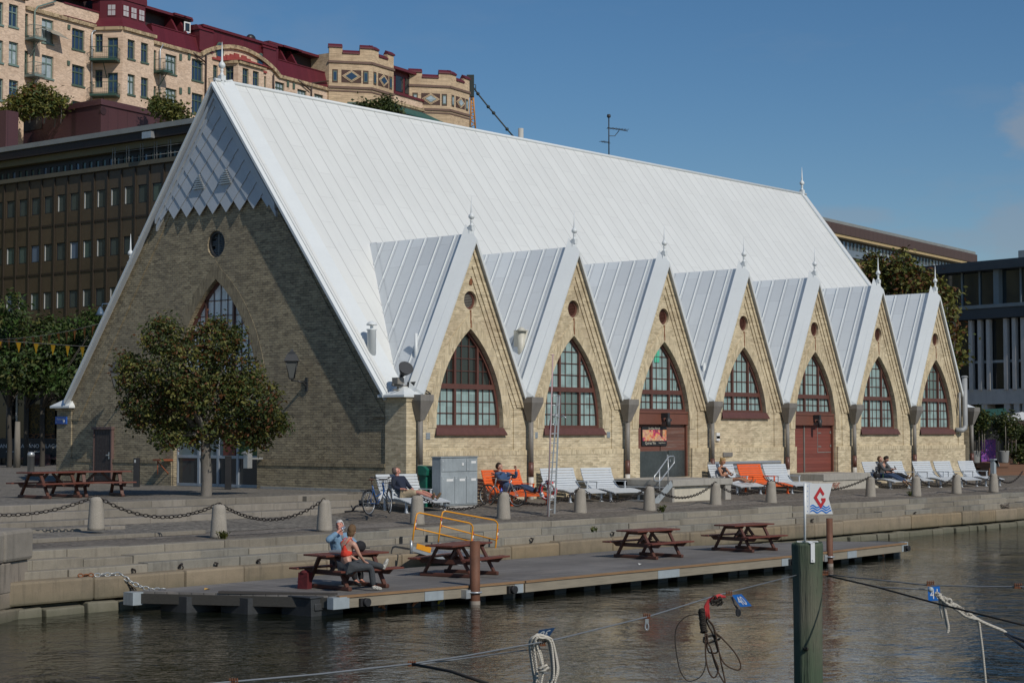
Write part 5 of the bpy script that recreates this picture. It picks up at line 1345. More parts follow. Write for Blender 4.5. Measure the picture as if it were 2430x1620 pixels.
for (px, py) in ((949, 1280), (952, 1280), (1012, 1276), (1026, 1294)): 
    q = at(px, py, y=-6.38); m.box(q.x-.015, q.x+.015, -6.42, -6.38, q.z-.15, q.z+.08)
m.build('bracket', M_dk, gw)

# mooring rings on the steps and the anchor chain to the pontoon
rings_px = [(316, 1357, 'left end, above the galvanised chain'), (428, 1345, 'behind the left corner of the pontoon'), (513, 1341, 'third one along from the galvanised chain'), (612, 1334, 'left of the couple'), (1262, 1282, 'right of the gangway'), (1454, 1267, 'behind the third picnic table'), (1926, 1236, 'left of the flag pole foot'), (2170, 1219, 'near the right edge of the quay')]
rm = None
for (px, py, s_) in rings_px:
    p = at(px, py, y=-6.78)
    if rm is None:
        m = MB(); n = 10; m.tube([(.055*math.cos(2*math.pi*k/n), 0, .055*math.sin(2*math.pi*k/n)) for k in range(n)], .014, 6, closed=True); m.box(-.02, .02, -.02, .07, .03, .07); o = m.build('mooring_ring', M_chain); rm = o
    else: o = rm.copy(); col.objects.link(o)
    o.location = (p.x, -6.80, p.z); o.rotation_euler = (.3, 0, px*.1); tag(o, 'small iron mooring ring on the lowest step, ' + s_, 'mooring ring', 'mooring rings along the quay')
m = MB(); 
a_ = at(225, 1364, y=-6.95); c_ = at(285, 1361, y=-7.0); d_ = at(392, 1397, z=ZP+.02); e_ = at(322, 1400, y=-7.15)
link_chain(m, [a_, c_] + sag(c_, d_, .12, 8)[1:], .14, .08, .014); tag(m.build('mooring_chain', paint('galvanised chain', (.42, .44, .44), .4, .2, 10, metal=.5)), 'bright galvanised chain from the quay step to the pontoon corner', 'chain')
m = MB(); link_chain(m, sag(c_, e_, .05, 8), .12, .07, .013); tag(m.build('mooring_chain', M_chain), 'dark chain hanging from the quay step down behind the pontoon corner', 'chain')
m = MB(); link_chain(m, [at(185, 1365, y=-6.95), at(222, 1363, y=-6.95)], .12, .07, .016); tag(m.build('chain_shackle', M_rust), 'rusty shackle lying on the edge stone left of the galvanised chain', 'shackle')
p = at(2380, 1204, y=-6.7); m = MB(); rr = random.Random(2)
for k in range(5):
    n = 12; m.tube([(p.x+(.18+.03*k)*math.cos(2*math.pi*j/n)+rr.uniform(-.03,.03), p.y-.05+.16*math.sin(2*math.pi*j/n)+rr.uniform(-.03,.03), -1.37+.03*k+.06*math.sin(j+k)) for j in range(n)], .018, 5, closed=True)
tag(m.build('rope_coil', paint('old rope', (.12, .10, .08), .9)), 'small coil of old dark rope on the lowest step near the right edge', 'rope')
# tap post on the last bollard
p = BOLL[-1]; m = MB(); m.box(p.x-.10, p.x+.10, p.y-.08, p.y+.08, -.13, .44); m.prism([(p.x-.13, p.y-.1, .42), (p.x+.13, p.y-.1, .42), (p.x+.36, p.y-.1, .22), (p.x+.36, p.y-.1, .14), (p.x+.13, p.y-.1, .30), (p.x+.13, p.y-.1, .47), (p.x-.13, p.y-.1, .47)], (0, .2, 0))
tag(m.build('tap_post', paint('tap post grey', (.32, .36, .38), .5, .12)), 'grey metal tap post with a bent spout on top of the rightmost bollard', 'tap post')
# ================================================================== people
def skinned(name, verts, edges, radii, extra=None, vox=.013, sub=1):
    """one continuous surface grown around a skeleton (root = first vertex), merged with extra shapes"""
    me = bpy.data.meshes.new(name); me.from_pydata([tuple(v) for v in verts], edges, []); ob = bpy.data.objects.new(name, me); col.objects.link(ob)
    ob.modifiers.new('skin', 'SKIN'); sv = me.skin_vertices[0].data
    for i, r in enumerate(radii): sv[i].radius = (r, r) if not isinstance(r, tuple) else r; sv[i].use_root = (i == 0)
    if sub: s = ob.modifiers.new('sub', 'SUBSURF'); s.levels = sub; s.render_levels = sub
    dg = bpy.context.evaluated_depsgraph_get(); dg.update()
    m2 = bpy.data.meshes.new_from_object(ob.evaluated_get(dg)); bpy.data.objects.remove(ob); bpy.data.meshes.remove(me)
    if extra is not None and extra.v:
        bmx = bmesh.new(); bmx.from_mesh(m2); em = bpy.data.meshes.new('t'); em.from_pydata(extra.v, [], extra.f); bmx.from_mesh(em); bmx.to_mesh(m2); bmx.free(); bpy.data.meshes.remove(em)
    if vox:
        ob = bpy.data.objects.new(name, m2); col.objects.link(ob); rm_ = ob.modifiers.new('rm', 'REMESH'); rm_.mode = 'VOXEL'; rm_.voxel_size = vox; rm_.use_smooth_shade = True
        sm_ = ob.modifiers.new('sm', 'SMOOTH'); sm_.factor = .5; sm_.iterations = 3
        dg = bpy.context.evaluated_depsgraph_get(); dg.update(); m3 = bpy.data.meshes.new_from_object(ob.evaluated_get(dg)); bpy.data.objects.remove(ob); bpy.data.meshes.remove(m2); m2 = m3
    m2.polygons.foreach_set('use_smooth', [True]*len(m2.polygons))
    return m2
def add_part(name, me, m, parent):
    me.materials.clear(); me.materials.append(m); o = bpy.data.objects.new(name, me); col.objects.link(o)
    if parent is not None: o.parent = parent; o.matrix_parent_inverse = WM[parent.name].inverted() if parent.name in WM else Matrix()
    return o
def skin_mat(name, c): 
    g = NG(name); g.b.inputs['Subsurface Weight'].default_value = .05; return g.fin(g.mix(g.noise(14, 4), sc3(c, .82), sc3(c, 1.15)), .5)
def cloth(name, c, var=.18, sc_=9):
    g = NG(name); n1 = g.noise(sc_, 5, dist=1.0); g.bump(n1, .5, .03); return g.fin(g.mix(n1, sc3(c, 1-var), sc3(c, 1+var)), .85)
SK1 = skin_mat('fair skin', (.50, .27, .19)); SK2 = skin_mat('tanned skin', (.42, .20, .115)); SK3 = skin_mat('reddish skin', (.50, .22, .16))
BONES = [('pelvis','waist'),('waist','chest'),('chest','neck'),('neck','head'),('chest','shL'),('shL','elL'),('elL','waL'),('waL','haL'),('chest','shR'),('shR','elR'),('elR','waR'),('waR','haR'),
         ('pelvis','hiL'),('hiL','knL'),('knL','anL'),('anL','toL'),('pelvis','hiR'),('hiR','knR'),('knR','anR'),('anR','toR')]
RAD = dict(pelvis=.125, waist=.115, chest=.13, neck=.055, head=.075, shL=.07, elL=.043, waL=.031, haL=.032, hiL=.092, knL=.058, anL=.04, toL=.036)
for k in list(RAD):
    if k.endswith('L'): RAD[k[:-1]+'R'] = RAD[k]
def person(label, loc, Mx, J, face, skin, clothes, hair, group=None, slim=1.0, glasses=False, up=None):
    """J: joint -> local point; Mx maps local to world; face: local direction the face looks in"""
    root = empty('person', loc, world=True); tag(root, label, 'person', group)
    names = ['pelvis','waist','chest','neck','head'] + [a+s for s in 'LR' for a in ('sh','el','wa','ha','hi','kn','an','to')]
    W = {n: Mx @ Vector(J[n]) for n in names}
    idx = {n: i for i, n in enumerate(names)}
    V = [W[n] for n in names]; Rr = [RAD[n]*slim for n in names]; E = [(idx[a], idx[b_]) for a, b_ in BONES]
    # five fingers on each hand
    for s in 'LR':
        h = W['ha'+s]; d_ = (h - W['wa'+s]).normalized(); sd = d_.cross(Vector((0, 0, 1)))
        if sd.length < .1: sd = d_.cross(Vector((1, 0, 0)))
        sd.normalize(); nn = sd.cross(d_)
        for k, (o_, ln) in enumerate(((-.033, .07), (-.011, .082), (.011, .078), (.033, .06))):
            a = len(V); V.append(h + d_*.035 + sd*o_); V.append(h + d_*(.035+ln*.55) + sd*o_*1.1 - nn*.012); V.append(h + d_*(.035+ln*.9) + sd*o_ - nn*.035)
            Rr += [.011, .0095, .008]; E += [(idx['ha'+s], a), (a, a+1), (a+1, a+2)]
        a = len(V); V.append(h - d_*.01 + sd*.045 - nn*.01); V.append(h + d_*.03 + sd*.062 - nn*.03); Rr += [.012, .009]; E += [(idx['ha'+s], a), (a, a+1)]
    # head with nose, chin, brow and ears
    f = (Mx.to_3x3() @ Vector(face)).normalized(); hc = W['head']; upv = (up and (Mx.to_3x3() @ Vector(up)) or (hc - W['neck'])).normalized()
    sd = f.cross(upv).normalized(); upv = sd.cross(f).normalized()
    ex = MB()
    def ell(c, a, b_, c_, n=12, mb=ex):
        base = len(mb.v); mb.sphere((0, 0, 0), 1, n)
        for i in range(base, len(mb.v)):
            x, y, z = mb.v[i]; mb.v[i] = tuple(c + sd*(x*a) + f*(y*b_) + upv*(z*c_))
    hd = hc + upv*.03
    ell(hd, .078, .098, .118); ell(hd + f*.03 - upv*.07, .055, .062, .055); ell(hd + f*.102 - upv*.012, .014, .024, .024); ell(hd + f*.09 + upv*.028, .05, .016, .014)
    ell(hd + f*.088 - upv*.055, .03, .014, .012)
    for s_ in (-1, 1): ell(hd + sd*(.08*s_) - f*.005 - upv*.005, .012, .022, .032)
    body = add_part('body', skinned('body', V, E, Rr, ex), skin, root)
    e_ = MB()
    for s_ in (-1, 1): ell(hd + sd*(.033*s_) + f*.09 + upv*.012, .014, .01, .008, 8, e_)
    e_.build('eyes', M_black, body)
    if hair:
        hm, kind = hair; h_ = MB(); pts = []
        mb = MB(); ell(hd + upv*.018 - f*.016, .088, .104, .118, 16, mb)
        if kind in ('long', 'bun'): ell(hd - f*.055 - upv*.045, .074, .06, .10, 12, mb)
        if kind == 'bun': ell(hd - f*.12 + upv*.06, .045, .045, .045, 10, mb)
        keep = MB(); base = mb
        # trim the face opening
        vs_, fs_ = [], []
        for fc in mb.f:
            c = sum((Vector(mb.v[i]) for i in fc), Vector())/len(fc) - hd
            if c.dot(f) > .035 and c.dot(upv) < .075: continue
            if c.dot(upv) < -.055 and kind == 'short': continue
            fs_.append(fc)
        rr_ = random.Random(4)
        keep.v = [tuple(Vector(v) + (Vector(v)-hd).normalized()*rr_.uniform(-.008, .014)) for v in mb.v]; keep.f = fs_; keep.m = [0]*len(fs_); keep.s = [True]*len(fs_)
        keep.build('hair', hm, root)
    for (nm, js, m, infl, rest) in clothes:
        js = [j for j in js]; ii = {j: i for i, j in enumerate(js)}
        es = [(ii[a], ii[b_]) for a, b_ in BONES if a in ii and b_ in ii]
        vv = [W[j] if not isinstance(j, tuple) else W[j[0]].lerp(W[j[1]], j[2]) for j in js]
        rr_ = [(RAD[j]*slim if not isinstance(j, tuple) else (RAD[j[0]]*(1-j[2])+RAD[j[1]]*j[2])*slim) + infl for j in js]
        for j in js:
            if isinstance(j, tuple):
                src = [q for q in js if not isinstance(q, tuple) and q == j[0]]
                if src: es.append((ii[j[0]], ii[j]))
        add_part(nm, skinned(nm, vv, es, rr_, None, .014), m, root)
    return root, W
def lmat(o): return Matrix.Translation(o.location) @ Matrix.Rotation(o.rotation_euler.z, 4, 'Z')
def recline(x, dxf=.35, up_=1.0, hand=None, bent=0, hh=.0):
    J = dict(pelvis=(x+.04, .82, .50), waist=(x+.03, .98, .62), chest=(x, 1.12, .84), neck=(x, 1.20, 1.03), head=(x, 1.19, 1.15))
    for s, k in (('L', -1), ('R', 1)):
        J['sh'+s] = (x+.19*k, 1.13, .96); J['el'+s] = (x+.30*k, .98, .70); J['wa'+s] = (x+.20*k+.03, .78, .66); J['ha'+s] = (x+.15*k+.04, .71, .66)
        J['hi'+s] = (x+.05+.09*k, .76, .50); J['kn'+s] = (x+.5*dxf+.11*k, .34, .58); J['an'+s] = (x+dxf+.08*k, -.08, .42); J['to'+s] = (x+dxf+.12*k, -.17, .55)
    if hand: J.update(hand)
    return J
UPB = ['pelvis','waist','chest','shL','elL',('elL','waL',.85),'shR','elR',('elR','waR',.85)]
def fixc(js): return js
TORSO = ['pelvis','waist','chest','shL','elL','waL','shR','elR','waR']; LEGS = ['pelvis','hiL','knL','anL','hiR','knR','anR']
H_grey = cloth('grey white hair', (.52, .50, .47)); H_dark = cloth('dark brown hair', (.028, .018, .012)); H_brn = cloth('light brown hair', (.13, .075, .035)); H_bl = cloth('blond hair', (.34, .22, .09))
C_navy = cloth('navy cloth', (.012, .018, .038)); C_beige = cloth('beige cloth', (.42, .33, .21)); C_den = cloth('faded denim', (.16, .27, .38)); C_jean = cloth('blue jeans', (.03, .055, .11)); C_blk = cloth('black cloth', (.012, .012, .014))
C_grey = cloth('dark grey cloth', (.045, .05, .055)); C_red = cloth('bright red cloth', (.62, .045, .022), .1); C_jump = cloth('mid grey knit', (.085, .085, .085)); C_whi = cloth('white cloth', (.62, .62, .6)); C_shoe = cloth('tan shoes', (.17, .11, .06)); C_blu = cloth('blue shirt cloth', (.035, .075, .16))
def shoes(root, W, m, name='shoe', r=.052):
    for s in 'LR':
        a, t = W['an'+s], W['to'+s]; h = a - (t-a)*.25; dn = Vector((0, 0, -.015))
        add_part(name, skinned(name, [h+dn, a+dn, a.lerp(t, .6)+dn, t+(t-a)*.25+dn], [(0,1),(1,2),(2,3)], [r*.9, r, r*.95, r*.7], None, .012), m, root)
# man on the wide white lounger
lo = lng[0]; Mx = lmat(lo)
r_, W = person('man in a navy jacket and beige shorts lying back on the wide white lounger', lo.location, Mx, recline(.64, .40), (.55, -.45, .7), SK3,
   [('jacket', TORSO, C_navy, .024, 0), ('shorts', ['pelvis','hiL','knL','hiR','knR'], C_beige, .03, 0)], (cloth('thin grey hair', (.12, .09, .075)), 'short')); shoes(r_, W, C_shoe)
add_part('shirt_front', skinned('shirt_front', [W['neck']+Vector((0,-.05,-.02)), W['chest'].lerp(W['neck'], .4)+Vector((.03,-.13,0))], [(0,1)], [.04, .03], None, .012), C_whi, r_)
# man on the orange lounger
lo = lng[1]; Mx = lmat(lo); x = .60
r_, W = person('dark haired man in a blue jacket lying on the wide orange lounger', lo.location, Mx, recline(x, .42, hand=dict(elR=(x+.36, .82, .84), waR=(x+.30, .74, 1.06), haR=(x+.27, .73, 1.14), elL=(x-.2, .85, .74), waL=(x+.05, .72, .86), haL=(x+.12, .72, .92))), (.35, -.85, .2), SK1,
   [('jacket', TORSO, C_blu, .026, 0), ('trousers', LEGS, C_jean, .022, 0)], (H_dark, 'short')); shoes(r_, W, C_blk)
add_part('beard', skinned('beard', [W['head']+Vector((.03,-.07,-.05)), W['head']+Vector((.05,-.05,-.09))], [(0,1)], [.035, .03], None, .012), H_dark, r_)
# sunbathing woman
lo = lng[4]; Mx = lmat(lo); x = .50
r_, W = person('blond woman in a black bikini reading on a white lounger behind the dock', lo.location, Mx, recline(x, .28, hand=dict(elL=(x-.27, .9, .66), elR=(x+.27, .9, .66), waL=(x-.08, .70, .74), haL=(x-.04, .63, .78), waR=(x+.14, .70, .74), haR=(x+.1, .63, .78), neck=(x, 1.16, 1.04), head=(x+.01, 1.10, 1.16))), (.15, -.8, -.35), SK2,
   [('bikini_top', ['chest', ('chest', 'waist', .35), ('chest', 'neck', .25)], C_blk, .012, 0), ('bikini_bottom', ['pelvis', 'hiL', 'hiR'], C_blk, .006, 0)], (H_bl, 'bun'), slim=.88, up=(0, .5, 1))
p = Mx @ Vector((x+.03, .60, .80)); b = MB(); b.obox(p + Vector((-.07,0,0)), (.07, 0, .012), (0, .10, .04), (0, -.004, .01)); b.obox(p + Vector((.07,0,0)), (.07, 0, -.012), (0, .10, .04), (0, -.004, .01)); tag(b.build('book', C_whi), 'open white book in the hands of the sunbathing woman', 'book')
# man in grey with phone, and the woman beside him
lo = lng[7]; Mx = lmat(lo); x = .50
J = dict(pelvis=(x, .78, .48), waist=(x+.01, .80, .66), chest=(x+.02, .74, .90), neck=(x+.03, .66, 1.07), head=(x+.04, .57, 1.17))
for s, k in (('L', -1), ('R', 1)):
    J['sh'+s] = (x+.19*k, .70, 1.00); J['el'+s] = (x+.24*k, .48, .76); J['wa'+s] = (x+.08*k+.05, .25, .78); J['ha'+s] = (x+.05*k+.05, .17, .80)
    J['hi'+s] = (x+.09*k, .72, .48); J['kn'+s] = (x+.13*k+.05, .28, .56); J['an'+s] = (x+.10*k+.22, -.22, .30); J['to'+s] = (x+.12*k+.28, -.38, .16)
r_, W = person('dark haired man in a grey jumper and jeans sitting up and bending over his phone', lo.location, Mx, J, (.35, -.8, -.5), SK1, [('jumper', TORSO, C_jump, .028, 0), ('trousers', LEGS, C_jean, .024, 0)], (H_dark, 'short'), up=(0, -.5, .9)); shoes(r_, W, C_shoe)
add_part('beard', skinned('beard', [W['head']+Vector((.02,-.06,-.05)), W['head']+Vector((.03,-.05,-.08))], [(0,1)], [.035, .03], None, .012), H_dark, r_)
p = Mx @ Vector((x+.05, .13, .84)); b = MB(); b.obox(p, (.04, 0, 0), (0, .03, .07), (0, .006, -.003)); tag(b.build('phone', M_black), 'dark phone held by the man in the grey jumper', 'phone')
x = 1.02
r_, W = person('brown haired woman in black trousers lying behind the man in the grey jumper', lo.location, Mx, recline(x, .12), (.2, -.8, .3), SK1, [('shirt', TORSO, C_blk, .022, 0), ('trousers', LEGS, C_blk, .02, 0)], (H_brn, 'long'), slim=.9); shoes(r_, W, C_shoe, 'sandal', .045)
p = Mx @ Vector((.10, .72, .42)); b = MB(); b.sphere(p + Vector((0,0,.12)), .17, 12, sc=(1.1, .8, .9)); b.tube([p+Vector((-.1,-.05,.25)), p+Vector((0,-.08,.38)), p+Vector((.1,-.05,.25))], .02, 6); tag(b.build('backpack', C_blk), 'black backpack on the lounger left of the man in the grey jumper', 'bag')
p = Mx @ Vector((.30, .55, .40)); b = MB(); b.lathe([(.035, 0), (.035, .16), (.014, .21), (.014, .26)], p, 10); tag(b.build('bottle', paint('dark bottle', (.03, .06, .03), .15)), 'dark bottle standing on the lounger beside the man in the grey jumper', 'bottle')
lo = lng[8]; p = lmat(lo) @ Vector((.55, .55, .44)); b = MB(); rr = random.Random(8)
for k in range(9): b.sphere(p + Vector((rr.uniform(-.35, .35), rr.uniform(-.15, .15), rr.uniform(-.01, .05))), rr.uniform(.08, .14), 8, sc=(1.3, .9, .5))
tag(b.build('towel', C_whi), 'crumpled white cloth on the lounger right of the man in the grey jumper', 'towel')

# ---- the couple on the pontoon
Mt = lmat(T1)
x = .42; J = dict(pelvis=(x, .74, .50), waist=(x, .76, .66), chest=(x+.01, .74, .92), neck=(x, .70, 1.10), head=(x-.03, .67, 1.22))
J.update(shL=(x+.20, .72, 1.02), elL=(x+.33, .52, .82), waL=(x+.22, .34, .78), haL=(x+.16, .28, .78),          # left arm on the table
         shR=(x-.20, .70, 1.02), elR=(x-.50, .52, .96), waR=(x-.28, .46, 1.13), haR=(x-.20, .46, 1.19),
         hiL=(x+.10, .70, .49), knL=(x+.13, .24, .52), anL=(x+.12, .14, .10), toL=(x+.12, .00, .05), hiR=(x-.10, .70, .49), knR=(x-.10, .22, .52), anR=(x-.06, .12, .10), toR=(x-.06, -.02, .05))
r_, W = person('white haired man in a denim jacket drinking from a can at the pontoon table', T1.location, Mt, J, (-.85, -.55, .25), SK3, [('denim_jacket', TORSO, C_den, .032, 0), ('trousers', LEGS, C_blk, .026, 0)], (H_grey, 'long'), up=(.1, .25, 1)); shoes(r_, W, C_blk)
add_part('beard', skinned('beard', [W['head']+(Mt.to_3x3() @ Vector((-.07,-.04,-.06))), W['head']+(Mt.to_3x3() @ Vector((-.06,-.03,-.09)))], [(0,1)], [.036, .03], None, .012), H_grey, r_)
add_part('shirt_front', skinned('shirt_front', [W['neck']+(Mt.to_3x3() @ Vector((.0,-.03,-.03))), W['chest']+(Mt.to_3x3() @ Vector((.01,-.13,.02)))], [(0,1)], [.05, .045], None, .012), cloth('checked shirt', (.16, .17, .19), .5, 40), r_)
p = W['haR'] + (Mt.to_3x3() @ Vector((.05, -.03, .02))); dcan = (Mt.to_3x3() @ Vector((.9, .2, .35))).normalized(); b = MB(); b.tube([p-dcan*.06, p-dcan*.05, p+dcan*.05, p+dcan*.06], [.027, .034, .034, .027], 14); tag(b.build('can', paint('silver can', (.55, .55, .57), .25, .2, 20, metal=.7)), 'silver drink can at the mouth of the white haired man', 'can')
x = -.66; yb = -.74
J = dict(pelvis=(x, yb, .53), waist=(x+.0, yb, .70), chest=(x+.05, yb+.02, .93), neck=(x+.13, yb+.03, 1.09), head=(x+.19, yb+.05, 1.20))
J.update(shL=(x+.05, yb+.20, 1.0), elL=(x+.22, yb+.25, .76), waL=(x+.40, yb+.12, .62), haL=(x+.48, yb+.08, .60),
         shR=(x+.06, yb-.17, 1.0), elR=(x+.17, yb-.22, .75), waR=(x+.36, yb-.16, .60), haR=(x+.44, yb-.12, .58),
         hiR=(x+.03, yb-.10, .50), knR=(x+.47, yb-.24, .50), anR=(x+.52, yb-.26, .09), toR=(x+.68, yb-.30, .05),
         hiL=(x+.03, yb+.09, .50), knL=(x+.48, yb-.02, .58), anL=(x+.93, yb-.12, .46), toL=(x+1.02, yb-.13, .61))
r_, W = person('woman in a bright red strap top and dark trousers on the near bench', T1.location, Mt, J, (.8, .45, -.1), SK1, [('red_top', [('waist', 'pelvis', .3), 'waist', ('waist', 'chest', .5), 'chest', ('chest', 'shL', .4), ('chest', 'shR', .4)], C_red, .024, 0), ('trousers', LEGS, C_grey, .03, 0)], (H_brn, 'long'), slim=.92)
g = NG('checked canvas'); ck = g.n('ShaderNodeTexChecker'); ck.inputs['Scale'].default_value = 55; g.l(g.tc, ck.inputs['Vector']); ck.inputs['Color1'].default_value = (.6, .58, .52, 1); ck.inputs['Color2'].default_value = (.08, .08, .07, 1); shoes(r_, W, g.fin(ck.outputs[0], .8))
b = MB(); q = Mt.to_3x3()
for s in (-1, 1): b.tube([W['chest']+q@Vector((-.10, .09*s, .06)), W['chest']+q@Vector((.02, .08*s, .17)), W['chest']+q@Vector((.10, .08*s, .08))], .009, 6)
b.build('strap', C_red, r_)
p = Mt @ Vector((-.05, .25, .735)); b = MB(); b.obox(p+Vector((0,0,.02)), (.11, .05, 0), (-.05, .12, 0), (0, 0, .02)); tag(b.build('tray', paint('grey tray', (.2, .22, .24), .4)), 'flat grey tray on the picnic table behind the woman in red', 'tray')
p = Mt @ Vector((.42, .05, .74)); b = MB(); b.sphere(p+Vector((0,0,.10)), .13, 12, sc=(1.1, .9, .95)); tag(b.build('bag', C_blk), 'round black bag on the picnic table beside the woman in red', 'bag')
p = Mt @ Vector((-.78, .42, 0)); b = MB(); b.obox(p+Vector((0,0,.17)), (.09, .02, 0), (-.02, .12, 0), (.01, 0, .17)); b.sphere(p+Vector((0,0,.34)), .11, 10, sc=(1, 1, .5)); ob_ = b.build('backpack', cloth('red black fabric', (.09, .008, .011), .6, 5)); tag(ob_, 'red and black backpack under the left end of the couple table', 'bag')

# ================================================================== bicycles
def bike(label, pf, prr, frame_m, saddle_m, kind, steer=.0, lean=.06, basket=False):
    """pf / prr: ground points of the front and the rear wheel"""
    d_ = (pf-prr); d_.z = 0; d_ = d_.normalized(); mid = prr
    up = Vector((0, 0, 1)); sd = d_.cross(up); up = (up + sd*lean).normalized()
    root = empty('bicycle', prr, world=True); tag(root, label, 'bicycle')
    P = lambda a, h, s=0: prr + d_*a + up*h + sd*s
    wb = 1.08; Rw = .335
    def wheel(a, dirv, parent):
        c = P(a, Rw); m = MB(); n = 28
        pt = lambda an, r: c + dirv*(math.cos(an)*r) + up*(math.sin(an)*r)
        m.tube([pt(2*math.pi*k/n, Rw-.017) for k in range(n)], .019, 7, closed=True); wo = m.build('wheel', M_rub_, root)
        m = MB(); m.tube([pt(2*math.pi*k/n, Rw-.042) for k in range(n)], .010, 6, closed=True)
        for k in range(16): m.tube([c, pt(2*math.pi*k/16, Rw-.045)], .0022, 4)
        sdv = dirv.cross(up); m.tube([c-sdv*.05, c+sdv*.05], .022, 8); m.build('rim', M_zincl, wo)
        return c
    fd = (d_*math.cos(steer) + sd*math.sin(steer)).normalized()
    cr = wheel(0, d_, root); cf = wheel(wb, fd, root)
    bb = P(.44, .28); seat = P(.22, .80); head0 = P(.83, .62); head1 = P(.78, .86)
    m = MB(); r_ = .019 if kind == 'road' else .024
    if kind == 'road': m.tube([seat-up*.02, head1-up*.05], r_*.9, 8); m.tube([head0, bb], r_, 8)
    else: m.tube([head0+up*.05, P(.60, .42), bb], .032, 8); m.tube([head0, P(.45, .50), P(.34, .50)], .02, 8)
    m.tube([seat, bb], r_*.9, 8); m.tube([head0-up*.02, head1], r_*1.1, 8)
    for s in (-1, 1): m.tube([bb+sd*.03*s, cr+sd*.055*s], .011, 6); m.tube([P(.25, .72)+sd*.015*s, cr+sd*.055*s], .009, 6); m.tube([head0+sd*.02*s, head0.lerp(cf, .4)+sd*.05*s, cf+sd*.05*s], .013, 6)
    m.build('frame', frame_m, root)
    m = MB(); m.tube([seat, seat+up*.14-d_*.03], .013, 8); sp = seat+up*.16-d_*.03
    base = len(m.v); m.sphere((0,0,0), 1, 12)
    for i in range(base, len(m.v)):
        x, y, z = m.v[i]; wdt = .075 if x < 0 else .075*(1-x*.72); m.v[i] = tuple(sp + d_*(x*.13) + sd*(y*wdt) + up*(z*.028))
    m.build('saddle', saddle_m, root)
    m = MB(); hb = head1+up*.10+d_*.03; m.tube([head1, hb], .014, 8)
    if kind == 'road': m.tube([hb+sd*.28-d_*.03, hb+sd*.1, hb-sd*.1, hb-sd*.28-d_*.03], .012, 8); 
    else: m.tube([hb-d_*.20+sd*.30+up*.06, hb-d_*.08+sd*.28+up*.06, hb+sd*.1, hb-sd*.1, hb-d_*.08-sd*.28+up*.06, hb-d_*.20-sd*.30+up*.06], .012, 8)
    for s in (-1, 1): m.tube([hb+sd*.20*s-d_*.06+up*.03, hb+sd*.30*s-d_*(.16 if kind != 'road' else .05)+up*.05], .018, 8)
    m.build('handlebar', M_black, root)
    m = MB(); m.tube([bb-sd*.06, bb+sd*.06], .03, 10); n = 16; m.tube([bb+sd*.05+d_*(.09*math.cos(2*math.pi*k/n))+up*(.09*math.sin(2*math.pi*k/n)) for k in range(n)], .008, 5, closed=True)
    for s in (-1, 1): m.tube([bb+sd*.07*s, bb+sd*.08*s+d_*.11*s-up*.13*s], .011, 6); m.obox(bb+sd*.12*s+d_*.11*s-up*.13*s, sd*.045, d_*.04, up*.01)
    m.build('crank', M_dk, root)
    if kind != 'road':
        m = MB(); m.tube([P(-.30, .68, .06), P(.15, .70, .06), P(.15, .70, -.06), P(-.30, .68, -.06)], .009, 6, closed=True)
        for s in (-1, 1): m.tube([P(-.22, .68, .06*s), cr+sd*.06*s], .007, 5); m.tube([P(-.05, .69, .06*s), cr+sd*.06*s], .007, 5)
        m.build('rack', M_dk, root)
        m = MB(); n = 12
        for off in (0,): 
            for (c_, a0, a1, dv) in ((cr, R(10), R(190), d_), (cf, R(-10), R(150), fd)):
                pts = [c_ + dv*(math.cos(a0+(a1-a0)*k/n)*(Rw+.02)) + up*(math.sin(a0+(a1-a0)*k/n)*(Rw+.02)) for k in range(n+1)]; m.tube(pts, .022, 5)
        m.build('mudguard', M_black, root)
        m = MB(); c0 = hb + d_*.16 - up*.02
        for k in range(5):
            h = -.22+.055*k; e = .13+.012*k
            m.tube([c0+d_*e+sd*e*1.2+up*h, c0+d_*e-sd*e*1.2+up*h, c0-d_*e-sd*e*1.2+up*h, c0-d_*e+sd*e*1.2+up*h], .006, 5, closed=True)
        for s in (-1, -.33, .33, 1):
            for s2 in (-1, 1): m.tube([c0+d_*.13*s2+sd*.15*s-up*.22, c0+d_*.178*s2+sd*.21*s], .005, 4); m.tube([c0+d_*.13*s+sd*.156*s2-up*.22, c0+d_*.178*s+sd*.213*s2], .005, 4)
        m.build('basket', M_dk, root)
        m = MB(); m.obox(P(.63, .50), d_*.07+up*.10, sd*.035, up*.03); m.build('label_strip', M_white, root)
    else:
        m = MB(); q = P(.58, .42); m.tube([q-up*.1, q+up*.08, q+up*.10, q+up*.14], [.036, .036, .015, .015], 10); m.build('bottle', paint('blue bottle', (.03, .12, .6), .3), root)
    m = MB(); m.tube([bb-sd*.05-up*.02, P(.35, .0, -.16)], .010, 6); m.build('kickstand', M_dk, root)
    return root
pr0 = at(876, 1221.5, y=-2.75); dirb = Vector((.97, .24, 0)); bike('blue bicycle with a brown saddle and front wire basket beside the wide white lounger', pr0 + dirb*1.08, pr0, paint('blue frame paint', (.02, .07, .20), .3, .1), paint('brown leather', (.085, .035, .02), .5), 'city', steer=-.35, lean=-.05)
pf0 = ag(1165, 1203); pr1 = ag(1227, 1207.5); pf0.z = pr1.z = (pf0.z+pr1.z)/2; bike('silver grey sports bicycle leaning before the orange lounger', pf0, pr1, paint('silver grey frame paint', (.30, .32, .33), .3, .1, metal=.4), M_black, 'road', steer=.1, lean=.04)
